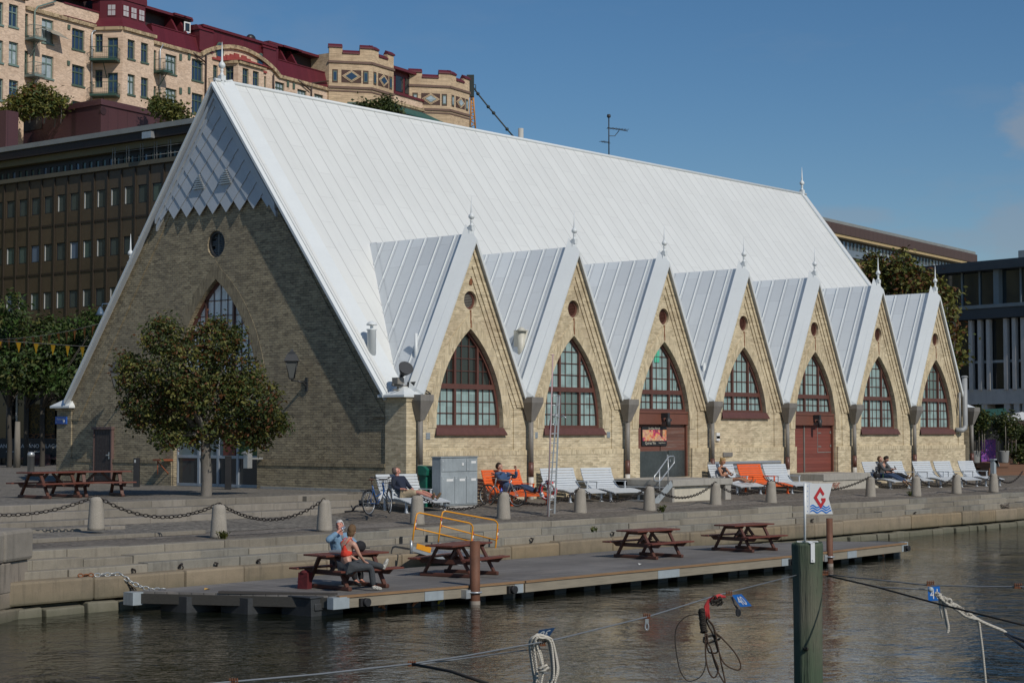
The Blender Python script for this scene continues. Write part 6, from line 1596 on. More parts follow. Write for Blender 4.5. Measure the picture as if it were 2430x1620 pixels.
# scooter stand / folded metal thing on the ground left of the blue bicycle
p = at(842, 1216, y=-2.6); m = MB(); m.tube([p+RT*-.28+Vector((0,0,.03)), p+RT*.05+Vector((0,0,.05)), p+RT*.25+Vector((0,0,.02))], .025, 6); m.tube([p+RT*-.08+Vector((0,0,.04)), p+RT*.02+Vector((0,0,.17)), p+RT*.2+Vector((0,0,.24))], .03, 6); m.tube([p+RT*-.1+Vector((0,0,.2)), p+RT*-.03+Vector((0,0,.06))], .02, 6)
tag(m.build('grapnel', M_black), 'small black grapnel lying on the ground left of the blue bicycle', 'grapnel')
# low concrete slab behind the bicycle
p0 = ag(897, 1209); m = MB(); m.box(-2.1, p0.x, .4, .75, -.95, -.55); m.build('kerb_stone', M_kerb, ts); m = MB(); m.box(-3.2, p0.x-.4, .9, 1.25, -.95, -.30)
m.build('kerb_stone', M_kerb, ts, bevel=.015)
# ================================================================== trees and plants
def leafm(name, c, rough=.55):
    g = NG(name); g.b.inputs['Transmission Weight'].default_value = 0
    n1 = g.noise(1.3, 3); cc = g.mix(n1, sc3(c, .75), sc3(c, 1.3))
    tr_ = g.n('ShaderNodeBsdfTranslucent'); g.l(cc, tr_.inputs[0]); mx = g.n('ShaderNodeMixShader'); mx.inputs[0].default_value = .28
    g.fin(cc, rough, 0, .35); g.l(g.b.outputs[0], mx.inputs[1]); g.l(tr_.outputs[0], mx.inputs[2]); g.l(mx.outputs[0], g.o.inputs[0]); return g.m
L_dk = leafm('leaf dark green', (.034, .052, .014)); L_md = leafm('leaf mid green', (.062, .085, .020)); L_ol = leafm('leaf olive', (.105, .105, .025)); L_rd = leafm('leaf rust', (.115, .045, .014)); L_yl = leafm('leaf yellow green', (.17, .165, .035)); L_lm = leafm('leaf fresh green', (.055, .105, .020))
M_bark = stone('bark', (.17, .152, .13), var=.5, stain=.95); M_barkd = stone('dark bark', (.05, .043, .034), var=.4)
def tree(name, label, base, blobs, n, size, mats, wts, trunk=None, seed=1, group=None, cat='tree', bark=None, clump=9):
    """blobs: (centre, radius) in the world; leaves grow in clumps on twigs spread through each blob"""
    rr = random.Random(seed); root = empty(name, base, world=True); tag(root, label, cat, group)
    m = MB(); tot = sum(r**2 for c, r in blobs)
    for c, r in blobs:
        k = max(1, int(n/clump*r*r/tot))
        for _ in range(k):
            while True:
                v = Vector((rr.uniform(-1,1), rr.uniform(-1,1), rr.uniform(-1,1)))
                if .05 < v.length < 1: break
            v = v.normalized()*(v.length**.55)*rr.uniform(.75, 1.12)
            p = c + Vector((v.x*r, v.y*r, v.z*r*.85))
            cs = size*rr.uniform(1.3, 2.6); mi = rr.choices(range(len(mats)), wts)[0]
            out_ = (v*.6 + Vector((rr.uniform(-.5,.5), rr.uniform(-.5,.5), rr.uniform(-.3,.6)))).normalized()
            for _ in range(clump):
                q = p + Vector((rr.gauss(0, .5), rr.gauss(0, .5), rr.gauss(0, .4)))*cs
                a = Vector((rr.uniform(-1,1), rr.uniform(-1,1), rr.uniform(-.8,.5))).normalized()
                nn = (out_*.7 + Vector((rr.uniform(-1,1), rr.uniform(-1,1), rr.uniform(-.2,1)))*.8).normalized()
                b_ = nn.cross(a)
                if b_.length < .1: continue
                b_.normalize(); a = b_.cross(nn); s = size*rr.uniform(.7, 1.35)
                mm = mi if rr.random() < .75 else rr.choices(range(len(mats)), wts)[0]
                m.add([q - a*s*.5, q + b_*s*.27 + nn*s*.06, q + a*s*.55 - nn*s*.06, q - b_*s*.27 + nn*s*.06], [(0,1,2,3)], mm)
    m.build('crown', mats, root)
    t = MB()
    if trunk:
        h0, r0, top = trunk; base = Vector(base)
        t.tube([base - Vector((0,0,.15)), base + Vector((0,0,.12)), base.lerp(top, .35) + Vector((.03,0,0)), base.lerp(top, .7) - Vector((.03,0.02,0)), top], [r0*1.25, r0*1.02, r0*.92, r0*.85, r0*.7], 12)
        for c, r in blobs:
            for _ in range(2):
                e = c + Vector((rr.uniform(-.5,.5), rr.uniform(-.5,.5), rr.uniform(-.2,.6)))*r
                mid = top.lerp(e, .5) + Vector((rr.uniform(-.1,.1), rr.uniform(-.1,.1), -.12))*r; t.tube([top - Vector((0,0,.2)), top.lerp(mid, .5), mid, e], [r0*.45, r0*.34, r0*.2, r0*.06], 6)
    else:
        for c, r in blobs:
            t.tube([Vector((c.x, c.y, base[2])), Vector((c.x+r*.1, c.y, (base[2]+c.z)/2)), c], [max(.03, r*.06), max(.025, r*.05), .02], 6)
    t.build('trunk', bark or M_bark, root)
    return root
def blobs_px(lst, k, jit, seed=3):
    rr = random.Random(seed); o = []
    for (px, py, r) in lst:
        kk = k + rr.uniform(-jit, jit); p = at(px, py, k=kk); o.append((p, r*kk/FPX))
    return o
# the tree before the gable end
tb = at(489, 1192, z=-.47); KT = (tb-CAM).dot(FW)
bl = blobs_px([(385,802,52),(392,772,26),(500,812,62),(505,775,28),(545,800,40),(322,890,48),(430,880,88),(555,890,72),(610,950,62),(350,960,62),(450,985,84),(565,1005,66),(640,1000,40),(300,860,30),(600,1020,42),(400,1030,45),(665,1005,24),(615,1045,28),(480,1030,42),(330,1000,30),(520,930,60),(440,940,60)], KT, .95)
tree('round_crowned_tree', 'broad round crowned tree with rust tinged leaves and a grey trunk before the big gable', tb, bl, 31000, .108, [L_dk, L_md, L_ol, L_rd, L_yl], [24, 26, 25, 16, 9], (0, .165, at(489, 1030, k=KT)), 11, clump=8)
m = MB()
for (dx_, dy_, an) in ((-.55, -.1, .25), (.45, -.15, -.3)): m.obox(tb + Vector((dx_, dy_, .06)), (.42, .2*an, -.06*(-1 if dx_ < 0 else 1)), (0, .03, .0), (0, 0, .05))
tag(m.build('root_frame', timber('old planks', (.12, .10, .08))), 'old boards laid around the foot of the tree before the gable', 'boards')
# trees in the street behind, left
K1 = 92
gz = -.28
def street_tree(lst, label, seed, mats, wts, tx, n=4200, k=K1, trunk_r=.14, size=.26, top=980):
    b_ = at(tx, 1098, k=k); b_ = Vector((b_.x, b_.y, gz)); return tree('street_tree', label, b_, blobs_px(lst, k, 2.2, seed), n, size, mats, wts, (0, trunk_r, at(tx, top, k=k)), seed, 'street trees left of the hall', bark=M_barkd, clump=9)
GM = [L_dk, L_md, L_lm, L_ol]; GW_ = [40, 30, 22, 8]
street_tree([(22,750,38),(35,715,20),(12,800,50),(45,830,55),(20,880,55),(70,900,40),(-20,830,60)], 'leafy street tree with a tall tip at the left edge, behind the bunting', 21, GM, GW_, 22, 4600, top=960)
street_tree([(100,790,48),(120,840,62),(95,895,50),(140,910,38),(80,830,45)], 'dense green street tree in the middle of the left group, behind the yellow flags', 22, GM, GW_, 62, 4200, k=95, top=960)
street_tree([(175,785,42),(165,845,58),(205,820,40),(160,905,42),(215,860,35),(225,760,28),(190,905,36)], 'green street tree partly hidden by the left slope of the hall roof', 23, GM, [30, 30, 35, 5], 100, 4200, k=93, top=960)
# trees on the hill by the apartment house
tree('hill_tree', 'yellowing maple on the hill before the left part of the apartment house', at(75, 300, k=140), blobs_px([(70,248,38),(105,240,34),(40,255,30),(130,250,24),(88,222,26),(145,240,16)], 140, 1.5, 31), 3600, .34, [L_md, L_ol, L_yl, L_rd], [30, 34, 28, 8], None, 31, 'trees on the hill')
tree('hill_tree', 'small maple on the hill above the plant room roof, left of the white roof peak', at(400, 320, k=140), blobs_px([(385,255,24),(415,268,26),(430,282,20),(370,250,14)], 140, 1.2, 32), 1900, .32, [L_md, L_ol, L_yl], [40, 40, 20], None, 32, 'trees on the hill')
tree('hill_tree', 'low dark bush on the hill at the foot of the larger battlemented tower', at(890, 300, k=150), blobs_px([(860,255,14),(885,258,16),(912,250,18),(930,264,16)], 158, 1.2, 33), 1700, .34, [L_dk, L_md, L_ol], [45, 45, 10], None, 33, 'trees on the hill')
tree('hill_tree', 'maple on the hill cut off by the left edge of the picture', at(0, 320, k=140), blobs_px([(-4,275,18)], 138, 1.2, 34), 700, .34, [L_md, L_ol, L_yl], [40, 40, 20], None, 34, 'trees on the hill')
# right: behind the far end of the hall
RM = [L_md, L_ol, L_yl, L_rd]
def rtree(lst, label, tx, seed, n, k, wts, top=900):
    b_ = at(tx, 1100, k=k); b_ = Vector((b_.x, b_.y, -.28)); tree('street_tree', label, b_, blobs_px(lst, k, 2.0, seed), n, .27, RM, wts, (0, .16, at(tx, top, k=k)), seed, 'street trees behind the far end of the hall')
rtree([(2085,645,42),(2120,655,46),(2150,632,28),(2060,660,30),(2110,690,50),(2160,682,46),(2195,665,26),(2072,618,17),(2138,606,13),(2060,705,38),(2170,725,40)], 'big autumn tinged tree rising behind the sixth side gable', 2120, 41, 6200, 97, [22, 26, 28, 24])
rtree([(2205,690,34),(2225,720,28),(2220,780,34),(2245,760,22),(2255,730,16),(2250,810,26),(2262,850,26),(2235,850,26),(2245,690,18),(2270,790,14)], 'thin autumn tree with rust leaves behind the last side gable, before the glass building', 2240, 42, 3000, 93, [18, 24, 28, 30], 940)
# planters and shrubs of the terrace at the right end
KP = 86
def shrub_pot(px, label, blobs, seed):
    p = at(px, 1108, k=KP); s_ = at(px, 1108, k=KP)
    zt_ = at(px, 1069, k=KP).z; zb_ = at(px, 1098, k=KP).z; r = 13*KP/FPX
    m = MB(); m.lathe([(r*.78, zb_), (r*.82, zb_+.05), (r*1.0, zt_-.05), (r*1.04, zt_), (r*.9, zt_), (r*.85, zt_-.06)], (p.x, p.y, 0), 18)
    o = m.build('plant_pot', stone('grey pot', (.25, .25, .24), stain=.3)); tag(o, 'big grey plant pot standing ' + ('between the hall corner and the bright canvas' if label == 'left' else 'on the far side of the bright canvas'), 'plant pot', 'grey pots on the terrace')
    tree('potted_shrub', 'shrub with bare thin stems in the grey pot ' + ('next to the hall corner' if label == 'left' else 'beyond the bright canvas'), (p.x, p.y, zt_-.05), blobs_px(blobs, KP, .5, seed), 1500, .15, [L_dk, L_md, L_ol], [45, 35, 20], None, seed, 'shrubs in grey pots', 'shrub', bark=M_kerb[0], clump=8)
shrub_pot(2314, 'left', [(2322,985,16),(2312,1005,18),(2330,1010,16),(2318,1030,14),(2335,990,14)], 51)
shrub_pot(2382, 'right', [(2365,1000,18),(2385,990,16),(2400,1005,18),(2392,1030,16),(2372,1025,14),(2410,1020,14)], 52)
tree('terrace_bush', 'dark low bush at the right edge behind the wooden terrace', at(2420, 1098, k=89), blobs_px([(2405,1065,14),(2425,1060,20),(2420,1085,16),(2428,1030,18)], 89, .6, 53), 1500, .17, [L_dk, L_md, L_ol], [50, 30, 20], None, 53, None, 'bush')
# weeds in the joints of the quay
def weed(px, py, h, label, seed, z=-.9, n=26, mats=None):
    p = at(px, py, z=z); rr = random.Random(seed); m = MB()
    for k in range(n):
        a = rr.uniform(0, 6.28); l = h*rr.uniform(.4, 1); d_ = Vector((math.cos(a)*.45, math.sin(a)*.45, 1)).normalized(); q = p + Vector((rr.uniform(-.08, .08), rr.uniform(-.08, .08), 0)); s = Vector((-d_.y, d_.x, 0)).normalized()*.012
        m.add([q-s, q+s, q+d_*l*.6+s*1.6, q+d_*l, q+d_*l*.6-s*1.6], [(0,1,2,3,4)], rr.randrange(2))
        for j in range(3): c = q + d_*l*(.35+.25*j); m.add([c, c+Vector((rr.uniform(-.06,.06), rr.uniform(-.06,.06), .03)), c+Vector((rr.uniform(-.06,.06), rr.uniform(-.06,.06), .06))], [(0,1,2)], rr.randrange(2))
    tag(m.build('weed', [L_md, L_ol]), label, 'weed')
weed(1570, 1216, .26, 'pale green weed growing between the bollards left of the loading dock', 61); weed(2160, 1178, .22, 'green weed at the left foot of the bollard by the grey jumper man', 62); weed(530, 1279, .2, 'small weed at the foot of the second bollard', 63); weed(1410, 1262, .16, 'tiny weed in the joint of the second quay step', 64, -1.06, 12); weed(858, 1178, .16, 'strip of weeds at the foot of the corner plinth', 65, -.75, 26)
# ================================================================== foreground: mooring pile, sign, lines
KM = 18.0
def fp(px, py, k=KM): return at(px, py, k=k)
c0 = fp(1916, 1290); ztop = fp(1916, 1287).z
def pilewood():
    g = NG('green treated pile wood'); X = g.sep()
    n1 = g.noise(5, 6, v=g.map((3.5, 3.5, .22)), rough=.7); n2 = g.noise(16, 4, v=g.map((4, 4, .25))); big = g.noise(1.3, 5)
    c = g.mix(n1, (.028, .042, .026), (.085, .125, .07)); c = g.mix(g.ramp(big, [(.45, 0.0), (.7, .75)]), c, (.135, .125, .09)); c = g.mix(g.ramp(n2, [(.60, 0.0), (.70, .8)]), c, (.018, .02, .014))
    g.bump(g.math('ADD', n1, n2), .6, .02); return g.fin(c, .8)
mp = empty('mooring_post', (c0.x, c0.y, -2.1), world=True); tag(mp, 'thick green treated timber mooring post standing in the water in the foreground', 'mooring post')
m = MB(); rr = random.Random(12); n = 40; rad0 = 35*KM/FPX
rows = [(-3.2, .96), (-1.5, .95), (-.8, .955), (-.2, .97), (ztop-.35, 1.0), (ztop-.03, 1.06), (ztop, 1.03)]
o = len(m.v); bump_ = [1 + rr.uniform(-.02, .02) - (.05 if rr.random() < .12 else 0) for _ in range(n)]
for (z, s) in rows:
    for j in range(n): a = 2*math.pi*j/n; r = rad0*s*bump_[j]; m.v.append((c0.x + r*math.cos(a), c0.y + r*math.sin(a), z + (rr.uniform(-.012, .012) if z == ztop else 0)))
for i in range(len(rows)-1):
    for j in range(n): j2 = (j+1) % n; m.f.append([o+i*n+j, o+i*n+j2, o+(i+1)*n+j2, o+(i+1)*n+j]); m.m.append(0); m.s.append(True)
m.f.append([o+(len(rows)-1)*n+j for j in range(n)]); m.m.append(0); m.s.append(False)
m.build('timber', pilewood(), mp)
m = MB(); m.sphere(c0 - FW*rad0*.98 + RT*-.05 + Vector((0,0,-1.05)), .03, 8, sc=(1,1,.7)); m.build('knot', paint('dark knot', (.02, .018, .012), .9), mp)
# flag shaped sign on a white bracket
sg = empty('flag_sign', (c0.x, c0.y, ztop), world=True); tag(sg, 'white swallow tailed sign with a red diamond letter over blue waves, on the green post', 'sign')
M_sw = paint('sign white', (.70, .71, .70), .4, .04, 4)
kf = KM - rad0*.2
S_ = lambda px, py, d_=0: at(px, py, k=kf+d_)
m = MB(); m.tube([S_(1910, 1286), S_(1910, 1146)], .0125, 10); m.build('pole', M_sw, sg)
m = MB(); m.prism([S_(1908, 1146.5), S_(1976, 1146), S_(1966.5, 1182), S_(1976.5, 1219), S_(1913, 1219)], FW*.004); m.build('plate', M_sw, sg)
M_sred = paint('sign red paint', (.52, .035, .04), .4, .06); M_sblue = paint('sign blue paint', (.03, .20, .62), .4, .06)
X0s, Y0s = 1880, 1120; kx = 130/971
sp = lambda x, y, d_=-.004: S_(X0s + x*kx, Y0s + y*kx, d_)
m = MB()                                             # the diamond letter G
m.prism([sp(*q) for q in ((497,255),(573,380),(547,420),(497,346),(440,442),(440,446),(507,556),(534,508),(515,496),(515,458),(593,458),(593,505),(507,645),(381,447))], FW*.003); m.build('diamond_letter', M_sred, sg)
m = MB()
for y0, x1, x2 in ((570, 323, 660), (614, 323, 678), (660, 323, 694)):
    N = 22; up_, lo_ = [], []
    for k in range(N+1):
        x = x1 + (x2-x1)*k/N; y = y0 + 21 - 21*math.cos((x-365)/160*2*math.pi); up_.append((x, y)); lo_.append((x, y+26))
    for k in range(N):
        if y0 < 620 and 455 < (up_[k][0]+up_[k+1][0])/2 < 545: pass
        m.prism([sp(*up_[k], -.003), sp(*up_[k+1], -.003), sp(*lo_[k+1], -.003), sp(*lo_[k], -.003)], FW*.002)
m.build('waves', M_sblue, sg)
for k, ch in enumerate('GREFAB'):
    q = sp(274, 245 + 89*k); text_mesh(ch, .0125*1.18, 'lettering', M_sblue, sg, q, RT, UPV, ext=.0008, sx=.62) if False else text_mesh(ch, .0155, 'lettering', M_sblue, sg, q, RT, UPV, ext=.0008, sx=.78)
m = MB(); m.prism([sp(303, 195), sp(305, 195), sp(305, 738), sp(303, 738)], FW*.001); m.build('line', M_sblue, sg)
m = MB(); a0 = c0 + Vector((0,0,0)); nf = -FW.copy(); nf.z = 0; nf.normalize()
q0 = S_(1922, 1286, -.0) ; fr = c0 + nf*rad0*1.09; 
fx_ = lambda px, z: Vector((c0.x, c0.y, 0)) + nf*rad0*1.10 + RT*((px-1916)*KM/FPX) + Vector((0, 0, z))
m.obox(fx_(1922, ztop-.09), RT*.021, nf*.004, (0, 0, .10)); m.obox((fx_(1922, ztop+.008)+Vector((c0.x, c0.y, ztop+.008)))/2, RT*.021, nf*rad0*.6, (0, 0, .004)); m.tube([fx_(1922, ztop-.165)+nf*.003, fx_(1922, ztop-.165)+nf*.010], .007, 8); m.obox(Vector((c0.x, c0.y, ztop+.012)), RT*.11, nf*.02, (0, 0, .004)); m.build('bracket', M_sw, sg)
# mooring lines
M_wire = paint('steel wire', (.15, .165, .18), .6, .2, 30); M_rope = None
def ropem(name, c):
    g = NG(name); n1 = g.noise(60, 3); wv = g.n('ShaderNodeTexWave'); wv.inputs['Scale'].default_value = 38; wv.bands_direction = 'DIAGONAL'; g.l(g.tc, wv.inputs['Vector']); cc = g.mix(wv.outputs['Fac'], sc3(c, .62), sc3(c, 1.15)); g.bump(wv.outputs['Fac'], .6, .006); return g.fin(g.mix(n1, cc, sc3(c, .8)), .9)
M_rope = ropem('white rope', (.58, .54, .46)); M_rope2 = ropem('dark rope', (.035, .028, .022)); M_rope3 = ropem('brown rope', (.075, .045, .028))
kz = lambda py, z=.06: (py-1024)/1.0
def wire(pts, r, m_, name, label, grp=None):
    b_ = MB(); P_ = [at(x, y, k=k) for x, y, k in pts]; b_.tube(P_, r, 7); o = b_.build(name, m_); tag(o, label, 'mooring line', grp); return P_
W1 = wire([(1889, 1364, 17.9), (1700, 1412, 16.2), (1535, 1463, 14.8), (1320, 1516, 13.0), (1100, 1556, 11.8), (975, 1574, 11.2), (760, 1598, 10.7), (545, 1617, 10.2), (300, 1640, 9.8)], .0062, M_wire, 'mooring_line', 'grey steel mooring wire sagging from the green post towards the lower left')
wire([(1248, 1541, 13.0), (1110, 1560, 12.0), (985, 1577, 11.2)], .005, M_wire, 'mooring_line', 'thinner grey wire just below the long wire, left of the rope coil')
wire([(980, 1575, 11.2), (1070, 1592, 10.6), (1160, 1622, 10.0)], .010, M_rope2, 'mooring_line', 'dark rope running down to the lower edge from the second rusty clamp')
wire([(1952, 1362, 18.0), (2110, 1378, 17.4), (2205, 1388, 17.0), (2330, 1391, 16.8), (2420, 1391, 16.7), (2500, 1396, 16.5)], .006, M_wire, 'mooring_line', 'grey wire running almost level to the right from the green post')
wire([(1955, 1363, 18.0), (2090, 1393, 17.4), (2202, 1398, 17.0)], .006, M_wire, 'mooring_line', 'thin lower wire from the green post to the plate with a four')
wire([(1962, 1365, 18.0), (2080, 1392, 17.0), (2226, 1432, 15.6), (2330, 1458, 14.9), (2445, 1486, 14.2)], .009, M_rope2, 'mooring_line', 'black rope slanting down to the right edge from the green post')
wire([(2386, 1502, 15.6), (2410, 1512, 15.4), (2450, 1528, 15.0)], .012, M_black, 'mooring_line', 'upper black strand leaving the white rope towards the right edge')
wire([(2386, 1503, 15.6), (2412, 1522, 15.3), (2450, 1550, 14.8)], .012, M_black, 'mooring_line', 'lower black strand leaving the white rope towards the right edge')
def clamp(px, py, k, label, tilt=0, sc_=1.0):
    p = at(px, py, k=k); m = MB(); u = k/FPX*sc_
    for j in (-1, 1):
        for s in (-1, 1):
            q = p + RT*(j*5*u + s*2.6*u); m.tube([q - UPV*3*u, q + UPV*5*u, q + UPV*7*u, q + UPV*9*u], [1.6*u, 1.6*u, 1.2*u, 1.2*u], 6); m.tube([q + UPV*3.5*u, q + UPV*5.5*u], 2.6*u, 6)
        m.obox(p + RT*(j*5*u) - UPV*2.5*u, RT*4.6*u, FW*2.6*u, UPV*2.4*u)
    o = m.build('wire_clamp', M_rust2); tag(o, label, 'wire clamp', 'rusty wire clamps on the mooring lines'); return o
M_rust2 = paint('orange rust', (.155, .055, .022), .85, .4, 60)
clamp(554, 1618, 10.2, 'rusty wire clamp on the long wire, cut by the lower edge', sc_=1.15); clamp(977, 1575, 11.2, 'rusty wire clamp where the dark rope leaves the long wire'); clamp(1535, 1462, 14.8, 'rusty wire clamp with a small pulley, between the rope coil and the red bundle', sc_=.9)
clamp(1285, 1527, 13.0, 'rusty wire clamp under the mirrored blue plate'); clamp(1730, 1408, 16.3, 'rusty wire clamp at the upper corner of the blue plate 40', sc_=.8); clamp(2208, 1385, 17.0, 'rusty wire clamp above the plate with a four', sc_=.95); clamp(2416, 1391, 16.7, 'rusty wire clamp at the right edge of the picture', sc_=.95); clamp(1958, 1360, 17.95, 'rusty wire clamp beside the green post', sc_=.8)
p = at(1535, 1480, k=14.8); u = 14.8/FPX; m = MB(); m.obox(p + UPV*7*u, RT*4*u, FW*3*u, UPV*5*u); m.tube([p + RT*math.cos(a)*4*u + UPV*(-6*u + math.sin(a)*8*u) for a in [2*math.pi*j/12 for j in range(12)]], 2*u, 6, closed=True); tag(m.build('pulley', M_zincl), 'small steel pulley hanging from the wire between the rope coil and the red bundle', 'pulley')
# number plates
M_pl = paint('plate blue', (.008, .13, .47), .35, .08, 8); M_pld = paint('plate back blue', (.010, .045, .115), .4, .12, 8)
def plate(corners, k, txt, label, m_, mirror=False, tsz=.075, toff=(0, 0), tm=None):
    P_ = [at(x, y, k=k) for x, y in corners]; cen = sum(P_, Vector())/4
    root = empty('number_plate', cen, world=True); tag(root, label, 'number plate', 'blue number plates on the mooring lines')
    nrm = (P_[1]-P_[0]).cross(P_[3]-P_[0]).normalized()
    if nrm.dot(FW) > 0: nrm = -nrm
    m = MB(); m.prism(P_, -nrm*.004); m.build('plate', m_, root)
    xd = (P_[1]-P_[0]); yd = (P_[0]-P_[3])
    cu = text_mesh(txt, tsz, 'number', tm or M_white, None, (0,0,0), (1,0,0), (0,1,0), ext=.0005)
    me = cu.data; xs = [v.co.x for v in me.vertices]; ys = [v.co.y for v in me.vertices]
    bx0, bx1, by0, by1 = min(xs), max(xs), min(ys), max(ys)
    for v in me.vertices:
        a = (v.co.x-bx0)/(bx1-bx0); b_ = (v.co.y-by0)/(by1-by0)
        if mirror: a = 1-a
        a = .16 + a*.64 + toff[0]; b_ = .14 + b_*.70 + toff[1]; z_ = v.co.z
        v.co = P_[3].lerp(P_[2], a).lerp(P_[0].lerp(P_[1], a), b_) + nrm*(.003+z_)
    me.update(); cu.parent = root; cu.matrix_parent_inverse = WM[root.name].inverted()
    return root
plate([(1737, 1411), (1760, 1409), (1784, 1437), (1757, 1439)], 16.3, '40', 'tilted blue plate with a white number 40 on the wire left of the green post', M_pl)
plate([(1280, 1494), (1318, 1488), (1301, 1513), (1266, 1521)], 12.95, '39', 'dark blue plate above the rope coil, its number 39 seen mirrored', M_pld, True, tm=paint('grey white number', (.40, .42, .43), .5))
plate([(2202, 1392), (2230, 1390), (2232, 1424), (2203, 1425)], 16.95, '41', 'upright blue plate numbered 41, half covered by white rope', M_pl)
m = MB(); p = at(1752, 1452, k=16.2); u = 16.2/FPX; m.tube([at(1737, 1416, k=16.25), at(1744, 1434, k=16.2), at(1750, 1442, k=16.2)], .011, 6); m.tube([p + RT*math.cos(a)*4.5*u + UPV*(math.sin(a)*8*u) for a in [2*math.pi*j/12 for j in range(12)]], 2.6*u, 6, closed=True); m.obox(p, RT*3*u, FW*2*u, UPV*6*u); tag(m.build('pulley', M_black), 'black pulley block hanging below the blue plate 40', 'pulley')
# white rope coil hanging on the wire
rc = empty('rope_coil', at(1285, 1520, k=12.9), world=True); tag(rc, 'thick coil of white rope hanging over the wire below the mirrored blue plate', 'rope')
rr = random.Random(6); m = MB()
for i in range(13):
    xl_ = 1251 + rr.uniform(0, 17); xr_ = 1303 + rr.uniform(0, 12); kk = 12.8 + rr.uniform(-.05, .05); yt = 1505 + rr.uniform(0, 9); xb = 1286 + rr.uniform(-18, 18); yb_ = 1650 + rr.uniform(-25, 30)
    wl, wr = rr.uniform(0, 8), rr.uniform(4, 16)
    pts = [(xb-10, yb_), (xl_+10, 1600), (xl_+4, 1560), (xl_, 1528), (xl_+3, yt+8), (xl_+10, yt), (1276+rr.uniform(-6, 6), yt+rr.uniform(-3, 2)), (xr_-8, yt+2), (xr_, 1528), (xr_+wr*.6, 1560), (xr_+wr, 1590), (xr_+wl, 1615), (xb+14, yb_)]
    if i % 4 == 3: pts = [(1262+i, 1510), (1266+i, 1530), (1276+i, 1560), (1290, 1590), (1282, 1630), (1276, 1660)]
    # smooth
    P_ = [at(x, y, k=kk + .03*math.sin(j)) for j, (x, y) in enumerate(pts)]
    Q = []
    for a, b_ in zip(P_, P_[1:]): Q += [a*.75+b_*.25, a*.25+b_*.75]
    m.tube(Q, 2.9*12.9/FPX, 7)
m.build('strands', M_rope, rc)
m = MB(); m.tube([at(x, y, k=12.72) for x, y in ((1276, 1588), (1286, 1582), (1298, 1576), (1302, 1582), (1292, 1590), (1280, 1594))], 3*12.9/FPX, 7); m.build('binding', M_rope, rc)
# red strap and black brown rope bundle
KB = 15.7; bu = empty('rope_bundle', at(1672, 1440, k=KB), world=True); tag(bu, 'tangle of black and brown rope hanging from a red strap on the wire', 'rope')
bp = lambda x, y, d_=0: at(1560 + x/6.533, 1380 + y/6.533, k=KB + d_)
m = MB()
for s in (-1, 0, 1): m.tube([bp(1040+s*8, 230, .05), bp(960, 215+12*s), bp(860, 255+14*s), bp(790, 300+s*10), bp(765+s*22, 370), bp(760+s*30, 470), bp(770+s*28, 570)], .013, 6)
m.build('red_strap', paint('red strap', (.42, .03, .03), .7, .3, 20), bu)
m = MB(); rr = random.Random(14)
for i in range(9): 
    cx_, cy_ = 900+rr.uniform(-40, 130), 280+rr.uniform(-40, 50); m.tube([bp(cx_+50*math.cos(a)+rr.uniform(-12, 12), cy_+40*math.sin(a)+rr.uniform(-12, 12), rr.uniform(-.04, .04)) for a in [2*math.pi*j/10 for j in range(10)]], .0065, 5, closed=True)
for i in range(16):
    y = 440+i*22; m.tube([bp(690+45*math.cos(a)+rr.uniform(-8, 8)+(i*2), y+20*math.sin(a)+rr.uniform(-8, 8), .03*math.sin(a)) for a in [2*math.pi*j/8 for j in range(8)]], .009, 5, closed=True)
m.tube([bp(720, 860), bp(715, 930), bp(770, 950), bp(870, 920), bp(960, 885), bp(985, 850), bp(930, 825), bp(830, 830), bp(760, 850)], .010, 6, closed=True); m.build('black_turns', M_rope2, bu)
def smooth(pts):
    for _ in range(2):
        Q = [pts[0]]
        for a, b_ in zip(pts, pts[1:]): Q += [(a[0]*.75+b_[0]*.25, a[1]*.75+b_[1]*.25), (a[0]*.25+b_[0]*.75, a[1]*.25+b_[1]*.75)]
        pts = Q + [pts[-1]]
    return pts
loops = [[(770,560),(860,660),(890,740),(900,790),(930,960),(970,1150),(1050,1290),(1200,1360),(1270,1370),(1300,1310),(1270,1200),(1180,1060),(1050,920),(960,830),(880,770)],
 [(780,540),(740,700),(745,1000),(750,1200),(790,1380),(850,1480),(900,1480),(945,1390),(945,1320),(880,1180),(830,1020),(780,940),(770,800)],
 [(790,600),(880,700),(885,820),(920,960),(960,1080),(985,1240),(1030,1440),(1055,1560),(1040,1570),(960,1430),(900,1290),(850,1120),(820,1000)],
 [(760,600),(800,700),(840,760),(880,870),(900,950),(950,1100),(830,1105),(790,1080),(770,1000),(755,900),(740,700)],
 [(720,600),(750,760),(760,900),(750,1100),(755,1260),(720,1400),(640,1500),(500,1545),(430,1510),(350,1380),(310,1200),(280,1000),(270,820),(300,680),(400,560),(520,505),(660,505)]]
for i, lp in enumerate(loops):
    m = MB(); m.tube([bp(x, y, .02*i-.03) for x, y in smooth(lp)], .0075 if i < 4 else .005, 6); m.build('loose_loop', M_rope3 if i < 4 else M_rope2, bu)
